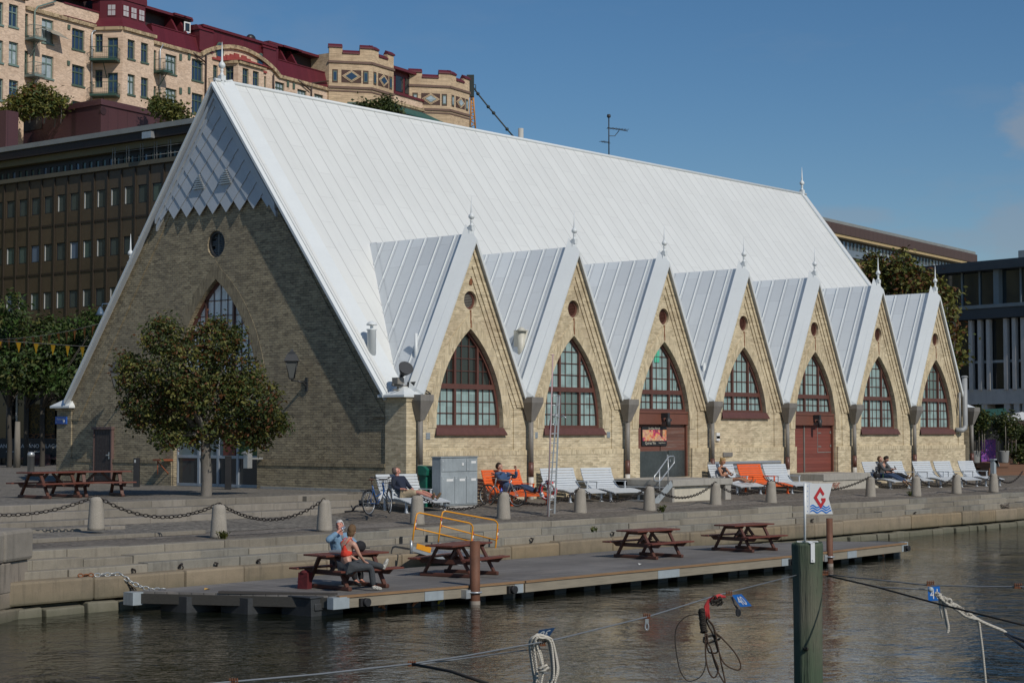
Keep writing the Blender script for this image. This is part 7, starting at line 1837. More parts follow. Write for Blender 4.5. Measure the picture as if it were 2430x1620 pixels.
# knotted white rope at the right
kr = empty('knotted_rope', at(2240, 1415, k=16.5), world=True); tag(kr, 'frayed white rope knotted along a line at the right, with two loose ends hanging down', 'rope')
rp = lambda x, y, d_=0: at(2130 + x/5.6, 1340 + y/5.6, k=16.5 + d_)
m = MB()
m.tube([rp(x, y) for x, y in smooth([(500,385),(540,400),(600,440),(680,480),(760,530),(850,590),(930,640),(1000,680),(1075,730),(1180,780),(1300,830),(1400,870),(1440,900)])], .016, 7)
m.tube([rp(x, y, -.03) for x, y in smooth([(560,430),(640,500),(720,550),(820,610),(870,660),(960,700),(1060,720)])], .014, 7)
rr = random.Random(3)
for i in range(26):
    t = rr.random(); x = 510+t*520; y = 380+t*330; m.tube([rp(x+rr.uniform(10, 34)*math.cos(a)+rr.uniform(-6,6), y+rr.uniform(10, 30)*math.sin(a), rr.uniform(-.04, .04)) for a in [2*math.pi*j/8 for j in range(8)]], .011, 6, closed=True)
m.tube([rp(x, y, -.02) for x, y in smooth([(650,470),(690,445),(715,470),(700,530),(780,520),(790,545)])], .013, 6)
m.build('knots', M_rope, kr)
m = MB(); m.tube([rp(x, y) for x, y in smooth([(1060,700),(1085,760),(1100,900),(1125,1080),(1145,1280),(1165,1480),(1180,1700)])], .012, 7)
m.tube([rp(x, y) for x, y in smooth([(570,430),(610,480),(625,560),(650,700),(680,830),(660,900)])], .014, 7); m.tube([rp(x, y, .02) for x, y in smooth([(555,440),(560,520),(580,620),(600,700)])], .013, 6); m.tube([rp(x, y, .02) for x, y in smooth([(590,470),(610,560),(635,680),(650,800),(685,880)])], .011, 6)
m.build('loose_end', M_rope, kr)
m = MB(); m.sphere(rp(440, 325, -.05), .027, 12, sc=(1, 1, 1)); m.build('float_ball', paint('grey ball', (.35, .4, .42), .4), kr)
# ================================================================== far buildings
def qbox(mb, pl, u0, u1, z0, z1, o0, o1, m=0):
    """box in facade coordinates: along u, height z, offset o towards the camera"""
    p = [pl.w(u, z, o) for z in (z0, z1) for (u, o) in ((u0, o0), (u1, o0), (u1, o1), (u0, o1))]
    mb.add(p, [(0,1,2,3),(7,6,5,4),(0,4,5,1),(1,5,6,2),(2,6,7,3),(3,7,4,0)], m)
def holed(mb, pl, u0, u1, z0, z1, holes, off=0, depth=.25, m=0):
    us = sorted(set([u0, u1] + [h[i] for h in holes for i in (0, 1) if u0 < h[i] < u1])); zs = sorted(set([z0, z1] + [h[i] for h in holes for i in (2, 3) if z0 < h[i] < z1]))
    for a, b_ in zip(us, us[1:]):
        for c, d_ in zip(zs, zs[1:]):
            mu, mz = (a+b_)/2, (c+d_)/2
            if any(h[0] < mu < h[1] and h[2] < mz < h[3] for h in holes): continue
            mb.add([pl.w(a, c, off), pl.w(b_, c, off), pl.w(b_, d_, off), pl.w(a, d_, off)], [(0,1,2,3)], m)
    for h in holes:
        a, b_, c, d_ = h[:4]; q = [(a, c), (b_, c), (b_, d_), (a, d_)]
        for i in range(4):
            (ua, za), (ub, zb) = q[i], q[(i+1) % 4]; mb.add([pl.w(ua, za, off), pl.w(ub, zb, off), pl.w(ub, zb, off-depth), pl.w(ua, za, off-depth)], [(0,3,2,1)], m)
M_cb = brick('salmon cream brick', (.68, .51, .375), (.59, .43, .31), (.50, .39, .30), bw=.26, bh=.085, ms=.012, stain=.35, stainc=(.33, .20, .11), bumps=.2)
M_cb2 = brick('tower cream brick', (.60, .45, .29), (.50, .37, .235), (.38, .295, .20), bw=.26, bh=.085, ms=.014, stain=.45, stainc=(.22, .14, .08), bumps=.2)
M_red = panel_roof('dark red sheet metal', (.115, .015, .022), .55, 9, 0, .55, .45, .12)
M_redp = paint('dark red paint', (.115, .016, .022), .45, .12, 1.5)
M_gwin = paint('green window paint', (.075, .115, .085), .5, .12, 5); M_gwin2 = paint('pale green window paint', (.16, .23, .20), .5, .12, 5)
M_gl = glass('blue glass', (.022, .045, .09), .04, .8); M_glw = curtain('white curtain pane', (.34, .40, .42)); M_gld = glass('dark glass', (.02, .026, .03), .05, .8)
M_trim = brick('corbel trim', (.52, .40, .24), (.20, .13, .08), (.12, .09, .06), bw=.30, bh=.30, ms=.02, stain=.1)
AP = Plane(at(171, 1024, k=150), R(9.2))
def c1(x, y): return (x/5.2275, y/5.2275)
def c2(x, y): return (340 + x/5.113, y/5.113)
def c3(x, y): return (760 + x/4.704, 90 + y/4.704)
ap = empty('apartment_house', AP.w(0, 20), world=True); tag(ap, 'long apartment house of salmon brick with dark red roofs, high on the hill', 'apartment house')
zc = AP.uz(*c1(1130, 312))[1]
def wrect(pl, tl, bl, xr, off=0):
    u0, z1 = pl.uz(*tl, off); _, z0 = pl.uz(*bl, off); u1, _ = pl.uz(xr, tl[1], off); return [u0, u1, z0, z1]
def window(pl, r, off, parent, style=0, pane=None, fm=None, door=False):
    u0, u1, z0, z1 = r; m = MB(); d_ = .22; t = .09; o0, o1 = off-d_-.02, off-d_+.06
    qbox(m, pl, u0, u0+t, z0, z1, o0, o1); qbox(m, pl, u1-t, u1, z0, z1, o0, o1); qbox(m, pl, u0+t, u1-t, z0, z0+t, o0, o1-.002); qbox(m, pl, u0+t, u1-t, z1-t*1.4, z1, o0, o1-.002)
    zt = z0 + (z1-z0)*.66; qbox(m, pl, u0+t, u1-t, zt-.05, zt+.05, o0, o1+.01)
    nm = 2 if u1-u0 > 1.35 else 1
    for k in range(1, nm+1): uu = u0 + (u1-u0)*k/(nm+1); qbox(m, pl, uu-.045, uu+.045, z0+t, z1-t, o0, o1-.004)
    if not door: qbox(m, pl, u0-.06, u1+.06, z0-.14, z0, off-d_, off+.09)
    w_ = m.build('door' if door else 'window', fm or M_gwin, parent)
    g = MB(); g.add([pl.w(u0+.03, z0+.03, off-d_+.0), pl.w(u1-.03, z0+.03, off-d_), pl.w(u1-.03, z1-.03, off-d_), pl.w(u0+.03, z1-.03, off-d_)], [(0,1,2,3)]); g.build('pane', pane or M_gl, w_)
    return w_
wl = []                                              # main front
for (xa, xb, rows) in ((520, 665, ((225, 520), (675, 955), (1135, 1400))), (895, 1050, ((345, 600), (795, 1045), (1243, 1500)))):
    for (a, b_) in rows: wl.append((wrect(AP, c1(xa, a), c1(xa, b_), c1(xb, 0)[0]), M_glw if xa == 520 else M_gl, M_gwin2 if xa == 520 else M_gwin))
for (xa, xb, rows) in ((270, 405, ((650, 880), (1062, 1290))), (590, 725, ((708, 965), (1122, 1370))), (1600, 1712, ((985, 1180),)), (1870, 1980, ((1078, 1300),)), (2075, 2183, ((1133, 1340),)), (128, 160, ((608, 850), (1045, 1290))), (848, 905, ((785, 950), (1150, 1350))), (1467, 1492, ((925, 1150),))):
    for (a, b_) in rows: wl.append((wrect(AP, c2(xa, a), c2(xa, b_), c2(xb, 0)[0]), M_glw if xa in (270, 1600, 1870, 2075) else M_gl, M_gwin))
for (a, b_) in ((165, 430), (625, 905), (1075, 1300)): wl.append((wrect(AP, c1(298, a), c1(298, b_), c1(352, 0)[0]), M_gld, M_gwin))
uL, uR = AP.uz(40, 300)[0], AP.uz(1000, 300)[0]
b = MB(); holed(b, AP, uL, uR, 20, zc, [w_[0] for w_ in wl])
U = lambda px, off=0: AP.uz(px, 200, off)[0]
Z = lambda px, py, off=0: AP.uz(px, py, off)[1]
# arched central gable
ua, ub = U(474), U(660); um = (ua+ub)/2; zpk = Z(*c2(1010, 545)); N = 18
arc = [(ua + (ub-ua)*k/N, zc + (zpk-zc)*math.sin(math.pi*k/N)**.8) for k in range(N+1)]
b.poly([AP.w(u, z, .0) for u, z in arc])
b.build('wall', M_cb, ap)
b = MB()
for (p, q) in zip(arc, arc[1:]): 
    pa, pb = AP.w(p[0], p[1]), AP.w(q[0], q[1]); b.beam(pa+AP.n*.1, pb+AP.n*.1, .35, .38, (0,0,1))
qbox(b, AP, U(57), ua, zc-.22, zc+.10, -.05, .22); qbox(b, AP, ub, uR, zc-.22, zc+.10, -.05, .22); b.build('cornice', M_trim, ap)
for (r, pn, fm) in wl: window(AP, r, 0, ap, 0, pn, fm)
# brick parapet at the left, red edge above
b = MB(); qbox(b, AP, U(57), U(262), zc+.1, Z(171, 14), -.35, -.02); b.build('parapet', M_cb, ap)
b = MB(); qbox(b, AP, U(150), U(262), Z(171, 14), Z(171, 14)+.14, -.4, .06); qbox(b, AP, U(145), U(255), zc+.1, zc+.17, -.1, .24); b.build('parapet_cap', M_redp, ap)
# mansard roofs
def mansard(u0, u1, z0, h, nm='mansard_roof', top=3.2):
    b = MB(); a = [AP.w(u0, z0, .12), AP.w(u1, z0, .12), AP.w(u1, z0+h, -.35), AP.w(u0, z0+h, -.35)]; c = [AP.w(u0, z0+h, -1.0), AP.w(u1, z0+h, -1.0), AP.w(u1, z0, -1.0), AP.w(u0, z0, -1.0)]
    b.add(a+c, [(0,1,2,3), (3,2,5,4), (0,3,4,7), (1,6,5,2)]); qbox(b, AP, u0, u1, z0+h, z0+h+.1, -.9, -.28); b.build(nm, M_red, ap)
    d_ = MB(); qbox(d_, AP, u0, u1, z0+h-.2, z0+top, -4, -2.2); d_.build('attic_wall', paint('dark attic boards', (.035, .018, .018), .6), ap)
    e = MB(); qbox(e, AP, u0, u1, z0+top, z0+top+.25, -5, -1.1); e.build('attic_eave', M_redp, ap)
zm = zc+.12
mansard(U(364), U(478), zm, 1.55); mansard(U(658), U(780), zm, 1.6, top=3.3)
d_ = MB(); qbox(d_, AP, U(150), U(364), zc+.6, zc+3.4, -5, -2.2); d_.build('attic_wall', paint('dark attic boards', (.035, .018, .018), .6), ap)
e = MB(); qbox(e, AP, U(330), U(364), zc+3.4, zc+3.65, -5, -1.1); qbox(e, AP, U(150), U(235), zc+2.55, zc+2.85, -5, -1.1); e.build('attic_eave', M_redp, ap)
# red gable wall above the arch, two chimney pylons
b = MB(); zt1, zt2 = Z(*c2(845, 395), -1), Z(*c2(1490, 600), -1); zt = (zt1+zt2)/2
pts = [(u, z+.12) for u, z in arc] + [(ub+.15, zt), (ua+.3, zt)]; b.prism([AP.w(u, z, -.1) for u, z in pts], -AP.n*.9)
qbox(b, AP, ua+.3, ub-.2, zt, zt+.25, -1.6, .1); b.build('gable_parapet', M_red, ap)
for (xa, xb, yt) in ((680, 848, 268), (1455, 1607, 490)):
    b = MB(); u0, u1 = AP.uz(*c2(xa, 400), .1)[0], AP.uz(*c2(xb, 500), .1)[0]; zt_ = AP.uz(*c2(xa, yt+25), .1)[1]
    qbox(b, AP, u0, u1, zc+.4, zt_-.5, -1.2, .14); b.prism([AP.w(u0-.1, zt_-.5, .25), AP.w(u0-.1, zt_, -.2), AP.w(u0-.1, zt_, -.9), AP.w(u0-.1, zt_-.5, -1.4)], AP.d*(u1-u0+.2)); b.build('pylon', M_redp, ap)
# dormers on the attic
for (px, w_) in ((430, 1.6), (452, 1.2), (690, 2.4), (715, 1.3)):
    b = MB(); u0 = U(px); b.prism([AP.w(u0, zm+1.5, -.5), AP.w(u0, zm+3.4, -1.7), AP.w(u0, zm+3.4, -2.3), AP.w(u0, zm+1.5, -2.3)], AP.d*.25); qbox(b, AP, u0, u0+w_, zm+3.3, zm+3.5, -2.3, -.9); b.build('dormer', M_redp, ap)
b = MB(); p = AP.w(U(452), zm+1.9, -.9); b.box(p.x, p.x+.75, p.y-.05, p.y, p.z, p.z+1.0); dm = b.build('roof_window', M_white, ap); b = MB(); b.box(p.x+.12, p.x+.63, p.y-.07, p.y-.05, p.z+.12, p.z+.88); b.build('pane', M_gld, dm)
b = MB(); b.sphere(AP.w(U(613), zt+.55, -1), .55, 12, sc=(1, .7, .8)); b.build('roof_fan', M_black, ap)
b = MB(); b.sphere(AP.w(U(345), zc+4.3, -2), .3, 10, sc=(.8, .8, 1.2)); b.build('roof_fan', M_black, ap)
# bays with canted sides
def bay(pxa, pxc, pxe, off, zt, wins_f, wins_c, roof):
    P0 = AP.w(U(pxa), 0, 0); uc = AP.uz(pxc, 200, off)[0]; P1 = AP.w(uc, 0, off); ue = AP.uz(pxe, 200, off)[0]; P2 = AP.w(ue, 0, off)
    dv = P1-P0; plc = Plane(P0, math.atan2(dv.y, dv.x)); Lc = dv.length
    b = MB(); hf = [wrect(AP, tl, bl, xr, off) for tl, bl, xr in wins_f]; hc = [wrect(plc, tl, bl, xr) for tl, bl, xr in wins_c]
    holed(b, AP, uc, ue, 20, zt, hf, off); holed(b, plc, 0, Lc, 20, zt, hc, 0); b.add([AP.w(ue, 20, off), AP.w(ue, 20, 0), AP.w(ue, zt, 0), AP.w(ue, zt, off)], [(0,1,2,3)])
    b.build('bay_wall', M_cb, ap)
    for i, h in enumerate(hf): window(AP, h, off, ap, 0, M_glw if i % 3 == 2 else M_gl)
    for h in hc: window(plc, h, 0, ap, 0, M_gl, door=True)
    b = MB(); qbox(b, AP, uc, ue+.2, zt-.2, zt+.1, off-.05, off+.22); qbox(b, plc, 0, Lc, zt-.2, zt+.1, -.05, .2); b.build('cornice', M_trim, ap)
    return P0, P1, P2, plc, Lc, uc, ue
b1 = bay(222, 290, 364, 2.3, Z(*c1(1520, 345), 2.3), [(c1(1585, 485), c1(1585, 722), c1(1675, 0)[0]), (c1(1750, 524), c1(1750, 765), c1(1840, 0)[0]), (c1(1585, 915), c1(1585, 1165), c1(1675, 0)[0]), (c1(1750, 955), c1(1750, 1195), c1(1840, 0)[0])],
         [(c1(1180, 425), c1(1180, 650), c1(1275, 0)[0]), (c1(1335, 470), c1(1335, 745), c1(1465, 0)[0]), (c1(1180, 870), c1(1180, 1090), c1(1272, 0)[0]), (c1(1335, 905), c1(1335, 1180), c1(1462, 0)[0])], 1)
b2 = bay(523, 565, 625, 1.8, Z(*c2(1150, 745), 1.8), [(c2(1205, 822), c2(1205, 1060), c2(1280, 0)[0]), (c2(1330, 857), c2(1330, 1080), c2(1405, 0)[0])], [(c2(995, 805), c2(995, 1010), c2(1095, 0)[0])], 0)
# roof and turret on the first bay
P0, P1, P2, plc, Lc, uc, ue = b1; zb = Z(*c1(1520, 345), 2.3)+.1
def ringpts(k, z, cx_u, co): return [Vector((cx_u.x + (p.x-cx_u.x)*k, cx_u.y + (p.y-cx_u.y)*k, z)) for p in (P0, P1, P2, P2-AP.n*3.4, P0-AP.n*1.2)]
cen = (P0+P1+P2+P2-AP.n*3.4+P0-AP.n*1.2)/5
prof = [(1.06, zb), (1.0, zb+.2), (.86, zb+.55), (.76, zb+.9)]; prof2 = [(.76, zb+.9), (.76, zb+2.55)]; prof3 = [(.81, zb+2.55), (.81, zb+2.9), (.79, zb+3.6), (.70, zb+4.3), (.5, zb+4.8), (.2, zb+5.0)]
def loft(prof, nm, mt, par, cap=True):
    b = MB(); R_ = [ringpts(k, z, cen, 0) for k, z in prof]; n = 5
    for i in range(len(R_)-1):
        for j in range(n): b.add([R_[i][j], R_[i][(j+1)%n], R_[i+1][(j+1)%n], R_[i+1][j]], [(0,1,2,3)])
    if cap: b.poly(R_[-1]); b.poly(R_[0][::-1])
    return b.build(nm, mt, par)
loft(prof, 'bay_roof', M_redp, ap); tr_ = loft(prof2, 'turret', M_redp, ap); loft(prof3, 'turret_roof', M_redp, tr_)
rg_ = ringpts(.765, zb+.62, cen, 0)
for (pa, pb, t0, t1) in ((rg_[0], rg_[1], .36, .74), (rg_[1], rg_[2], .05, .29), (rg_[1], rg_[2], .38, .62), (rg_[1], rg_[2], .71, .95)):
    a, c = pa.lerp(pb, t0), pa.lerp(pb, t1); n_ = Vector(((pb-pa).y, -(pb-pa).x, 0)).normalized(); b = MB()
    b.prism([a+Vector((0,0,.45)), c+Vector((0,0,.45)), c+Vector((0,0,1.5)), a+Vector((0,0,1.5))], n_*.04); wd = b.build('turret_window', M_redp, tr_); b = MB()
    for i in range(2):
        for j in range(2):
            p = a.lerp(c, .06+.47*i); q = a.lerp(c, .47+.47*i); b.prism([p+Vector((0,0,.51+.5*j))+n_*.03, q+Vector((0,0,.51+.5*j))+n_*.03, q+Vector((0,0,.94+.5*j))+n_*.03, p+Vector((0,0,.94+.5*j))+n_*.03], n_*.02)
    b.build('pane', paint('bright pane', (.45, .42, .42), .2), wd)
# stepped little roof over the second bay
P0b, P1b, P2b = b2[0], b2[1], b2[2]; zb2 = Z(*c2(1150, 745), 1.8)+.1
b = MB(); apx = AP.w(U(568), zb2+.95, 0); b.add([P0b+Vector((-.4,0,zb2)), P1b+Vector((0,-.3,zb2)), P2b+Vector((1.2,-.2,zb2)), P2b+AP.n*-1.8+Vector((1.2,0,zb2)), apx], [(0,1,4),(1,2,4),(2,3,4)])
for k in range(6):
    for s in (-1, 1): uu = U(568)+s*(.55+.62*k); qbox(b, AP, uu-.34, uu+.34, zb2, zb2+1.15-.19*k, -.02, .16)
b.build('bay_roof', paint('brick red roof', (.30, .055, .045), .6, .15), ap)
for (x, y) in ((925, 630), (1424, 760)):
    u, z = AP.uz(*c2(x, y)); b = MB(); b.prism([AP.w(u+.55*math.cos(2*math.pi*k/16), z+.95*math.sin(2*math.pi*k/16), .0) for k in range(16)], AP.n*.06); w_ = b.build('round_window', M_gwin, ap); b = MB(); b.prism([AP.w(u+.42*math.cos(2*math.pi*k/16), z+.8*math.sin(2*math.pi*k/16), .062) for k in range(16)], AP.n*.01); b.build('pane', M_gl, w_)
# balconies
def balcony(pl, u0, u1, z, off, dpt, mt, glass_=True):
    b = MB(); qbox(b, pl, u0, u1, z-.2, z, off, off+dpt); bal = b.build('balcony', mt, ap)
    b = MB(); c = [pl.w(u0, z, off), pl.w(u0, z, off+dpt-.05), pl.w(u1, z, off+dpt-.05), pl.w(u1, z, off)]
    for h in (.08, 1.0): b.tube([p+Vector((0,0,h)) for p in c], .028, 5)
    for p, q in zip(c, c[1:]):
        n = max(2, int((q-p).length/.16))
        for k in range(n+1): x = p.lerp(q, k/n); b.tube([x, x+Vector((0,0,1.0))], .011, 4)
    b.build('railing', mt, bal)
    b = MB(); b.beam(pl.w((u0+u1)/2, z-.2, off+dpt*.9), pl.w((u0+u1)/2, z-1.5, off+.02), .06, .06); b.build('bracket', mt, bal)
M_gr = paint('green railing', (.03, .075, .055), .5, .1); M_gr2 = paint('grey green railing', (.17, .22, .20), .5, .1)
for (y,) in ((760,), (1195,)): 
    u0, z = b1[3].uz(*c1(1165, y)); u1, _ = b1[3].uz(*c1(1490, y)); balcony(b1[3], u0, u1, z, .0, 1.25, M_gr)
for (y,) in ((470,), (930,)): 
    u0, z = AP.uz(*c1(296, y)); balcony(AP, u0, AP.uz(*c1(440, y))[0], z, 0, 1.3, M_gr2)
for (y,) in ((860,), (1230,)): u0, z = AP.uz(*c2(118, y)); balcony(AP, u0, AP.uz(*c2(235, y))[0], z, 0, 1.3, M_gr)
u0, z = AP.uz(*c2(790, 1080)); balcony(AP, u0, AP.uz(*c2(850, 1080))[0], z, 0, 1.3, M_gr)
# downpipes
def pipe(pts, mt, off=.2, r=.075): b = MB(); b.tube([AP.w(*AP.uz(x, y, off), off) for x, y in pts], r, 6); b.build('downpipe', mt, ap)
pipe([c1(1330, 340), c1(1290, 365), c1(1155, 390), c1(1140, 420), c1(1138, 1300)], M_zincl); pipe([c1(690, 20), c1(470, 85), c1(432, 140), c1(415, 1100)], M_gwin2); pipe([c2(775, 610), c2(765, 640), c2(757, 1300)], paint('brown pipe', (.05, .028, .022), .5)); pipe([c2(605, 640), c2(757, 760)], paint('brown pipe', (.05, .028, .022), .5)); pipe([c2(240, 540), c2(205, 610), c2(200, 1200)], M_zincl); pipe([c2(1583, 900), c2(1583, 1200)], paint('brown pipe', (.05, .028, .022), .5)); pipe([c2(2245, 985), c2(2045, 1010), c2(2040, 1250)], paint('brown pipe', (.05, .028, .022), .5)); pipe([c2(1875, 970), c2(2030, 1100)], paint('brown pipe', (.05, .028, .022), .5))
for (x, y) in (((850, 340)), ((845, 785)), ((840, 1238))): u, z = AP.uz(*c1(x, y)); b = MB(); qbox(b, AP, u-.14, u+.14, z-.2, z+.2, -.01, .1); b.build('wall_vent', M_gwin, ap)
for (x, y) in ((552, 690), (448, 697), (552, 1100), (448, 1105), (1750, 1020), (1822, 1047)): u, z = AP.uz(*c2(x, y)); b = MB(); qbox(b, AP, u-.15, u+.15, z-.3, z+.3, -.01, .1); b.build('wall_vent', M_gwin, ap)
# left wing, nearer
OW = 2.6; wl2 = []
for (xa, xb, rows) in ((112, 228, ((45, 320), (510, 790), (985, 1250))), (-60, 42, ((10, 290), (485, 760), (960, 1230)))):
    for (a, b_) in rows: wl2.append(wrect(AP, c1(xa, a), c1(xa, b_), c1(xb, 0)[0], OW))
uw = AP.uz(57.3, 200, OW)[0]; b = MB(); holed(b, AP, uw-16, uw, 20, zc+6, wl2, OW); b.add([AP.w(uw, 20, OW), AP.w(uw, 20, 0), AP.w(uw, zc+6, 0), AP.w(uw, zc+6, OW)], [(0,1,2,3)]); b.build('wing_wall', M_cb, ap)
for i, r in enumerate(wl2): window(AP, r, OW, ap, 0, (M_gl, M_glw, M_gl)[i % 3], M_gwin2)
b = MB(); qbox(b, AP, uw-16, uw+.2, Z(*c1(300, 5), OW)+.0, Z(*c1(300, 5), OW)+.4, OW-.05, OW+.3); b.build('cornice', M_trim, ap)
# open window sash
u0, z = AP.uz(*c1(523, 330)); b = MB(); a_, c_ = AP.w(u0+.05, z, 0), AP.w(u0+1.9, z-.15, 0); dwn = AP.n*1.2 + Vector((0,0,-.75)); b.prism([a_, c_, c_+dwn, a_+dwn], (0, 0, .04)); b.build('open_sash', glass('pale sash', (.22, .24, .21), .2), ap)
# battlemented towers
def tower(pxl, pxc, pxr, off, yk, label):
    """yk: pixel heights at the corner: merlon top, cap foot, crenel foot, upper string, window top, window foot, lower string"""
    uc = AP.uz(pxc, 200, off)[0]; ur = AP.uz(pxr, 200, off)[0]; Pc = AP.w(uc, 0, off); dirc = (AP.d + AP.n).normalized()   # canted face, going back to the left
    lo, hi = .5, 14
    for _ in range(40):
        s = (lo+hi)/2; q = Pc - dirc*s; v = q - CAM; px = 1215 + FPX*v.dot(RT)/v.dot(FW)
        if px > pxl: lo = s
        else: hi = s
    s = (lo+hi)/2; plL = Plane(Pc - dirc*s, math.atan2(dirc.y, dirc.x)); plR = Plane(Pc, R(9.2)); w_ = ur-uc
    zz = [plR.uz(pxc, y)[1] for y in yk]; zt, zcap, zcr, zs1, zw1, zw0, zs0 = zz
    b = MB(); q = [Pc - dirc*s, Pc, Pc + AP.d*w_, Pc + AP.d*w_ - AP.n*6, Pc - dirc*s - AP.n*6]
    body = MB()
    for pl, ln in ((plL, s), (plR, w_)):
        body.add([pl.w(0, 18, 0), pl.w(ln, 18, 0), pl.w(ln, zcr, 0), pl.w(0, zcr, 0)], [(0,1,2,3)])
        for (t0, t1) in ((0, .31), (.72, 1.0)): qbox(body, pl, ln*t0, ln*t1, zcr-.01, zcap, -.5, 0)
    body.add([q[2]+Vector((0,0,18)), q[3]+Vector((0,0,18)), q[3]+Vector((0,0,zcr)), q[2]+Vector((0,0,zcr))], [(0,1,2,3)]); body.poly([p+Vector((0,0,zcr-.3)) for p in q])
    body.add([q[4]+Vector((0,0,18)), q[0]+Vector((0,0,18)), q[0]+Vector((0,0,zcr)), q[4]+Vector((0,0,zcr))], [(0,1,2,3)])
    t = body.build('tower', M_cb2, ap)
    caps = MB(); strs = MB(); rec = MB(); br = MB()
    def win(f1, f2): f = MB(); f1(f); w_ = f.build('window', M_gwin, t); f = MB(); f2(f); f.build('pane', M_gl if pxc < 950 else M_glw, w_)
    for pl, ln in ((plL, s), (plR, w_)):
        for (t0, t1, z0, z1) in ((-.02, .31, zcap, zt), (.31, .72, zcr, zcr+(zt-zcap)), (.72, 1.03, zcap, zt)): 
            caps.prism([pl.w(ln*t0, z0, .12), pl.w(ln*t0, z0+(z1-z0)*.35, .12), pl.w(ln*t0, z1, -.3), pl.w(ln*t0, z0, -.6)], pl.d*(ln*(t1-t0)))
        for z in (zs1, zs0): qbox(strs, pl, -.1, ln+.1, z-.12, z+.12, -.02, .12); 
        qbox(strs, pl, -.05, ln+.05, zs0-.45, zs0-.3, -.02, .06)
        zm_ = (zw0+zw1)/2; hz = (zw1-zw0)/2
        qbox(rec, pl, ln*.29, ln*.755, zw0, zw1, -.01, .03)
        for sgn in (-1, 1): qbox(rec, pl, ln*(.5+.36*sgn)-ln*.065, ln*(.5+.36*sgn)+ln*.065, zw0-.05, zw1, -.01, .03)
        dia = lambda k, o: [pl.w(ln*.522+ln*.225*k, zm_, o), pl.w(ln*.522, zm_+hz*k, o), pl.w(ln*.522-ln*.225*k, zm_, o), pl.w(ln*.522, zm_-hz*k, o)]
        br.prism(dia(1.0, .035), pl.n*.05); rec.prism(dia(.86, .086), pl.n*.004); br.prism(dia(.80, .092), pl.n*.03); win(lambda f: f.prism(dia(.66, .124), pl.n*.01), lambda p: p.prism(dia(.56, .136), pl.n*.006))
        for sgn in (-1, 1):
            uu = ln*(.5+.36*sgn); win(lambda f: qbox(f, pl, uu-ln*.045, uu+ln*.045, zw0+.1, zw1-.15, .03, .045), lambda p: qbox(p, pl, uu-ln*.03, uu+ln*.03, zw0+.22, zw1-.28, .045, .052))
        # a window of the floor below
        uu = ln*.55; win(lambda f: qbox(f, pl, uu-ln*.12, uu+ln*.12, zs0-3.4, zs0-1.5, -.01, .03), lambda p: [qbox(p, pl, uu+a*ln, uu+a*ln+ln*.08, zs0-3.3, zs0-1.7, .03, .04) for a in (-.09, .01)])
    caps.build('battlement_cap', M_redp, t); strs.build('string_course', paint('dark string course', (.16, .10, .075), .8), t); rec.build('window_panel', paint('dark panel', (.075, .04, .03), .8), t); br.build('brick_diamond', M_cb2, t)
    tag(t, label)
tower(776, 882, 934, 3.4, (107, 117, 131, 151, 169, 199, 211), 'larger, nearer battlemented tower with diamond windows')
tower(969, 1068, 1114, 3.4, (166, 176, 188, 207, 224, 251, 262), 'smaller, farther battlemented tower with diamond windows')
# link between the towers
OL = 1.2; u0, u1 = AP.uz(930, 240, OL)[0], AP.uz(1040, 280, OL)[0]; zb3 = AP.uz(*c3(820, 625), OL)[1]; zr3 = AP.uz(*c3(820, 590), OL)[1]; z3 = AP.uz(*c3(820, 500), OL)[1]
b = MB(); qbox(b, AP, u0, u1, 18, zb3, -3, OL); b.build('link_wall', M_cb, ap)
b = MB(); qbox(b, AP, u0, u1, zb3, zb3+.25, -1, OL+.15); qbox(b, AP, u0+6, u1, zb3+.2, zb3+3.1, -3, OL-.6); qbox(b, AP, u0, u1, zb3+3.0, zb3+3.3, -4, OL-.5); b.build('link_roof', M_redp, ap)
b = MB(); qbox(b, AP, u0, u0+6, zb3+.2, zb3+3.0, -3, OL-1.2); at_ = b.build('attic_wall', M_redp, ap); b = MB()
for k in range(3): qbox(b, AP, u0+.5+1.8*k, u0+1.9+1.8*k, zb3+.8, zb3+2.5, OL-1.19, OL-1.15)
b.build('pane', M_gld, at_)
b = MB(); qbox(b, AP, u0, u1, AP.uz(*c3(820, 715), OL)[1]-.2, AP.uz(*c3(820, 715), OL)[1]+.1, OL, OL+.2); b.build('cornice', M_trim, ap)
b = MB(); zz = AP.uz(*c3(830, 755), OL)[1]; b.prism([AP.w(u0, zz, OL+.1), AP.w(u0, zz-1.0, OL+1.8), AP.w(u0, zz-1.15, OL+1.8), AP.w(u0, zz-.15, OL+.1)], AP.d*(u1-u0+6)); b.build('awning', paint('green awning', (.03, .10, .085), .7), ap)
# hill under it
b = MB(); q = [AP.w(-60, 0, 14), AP.w(90, 0, 14), AP.w(160, 0, -60), AP.w(-60, 0, -120)]; tp = [AP.w(-60, 22.5, 6), AP.w(75, 22.5, 5), AP.w(120, 20, -60), AP.w(-60, 22, -120)]
b.add(q+tp, [(4,5,6,7),(0,1,5,4),(1,2,6,5),(3,0,4,7)]); tag(b.build('hill', cobble('hill rock and scrub', (.09, .09, .05), .6)), kind='structure')
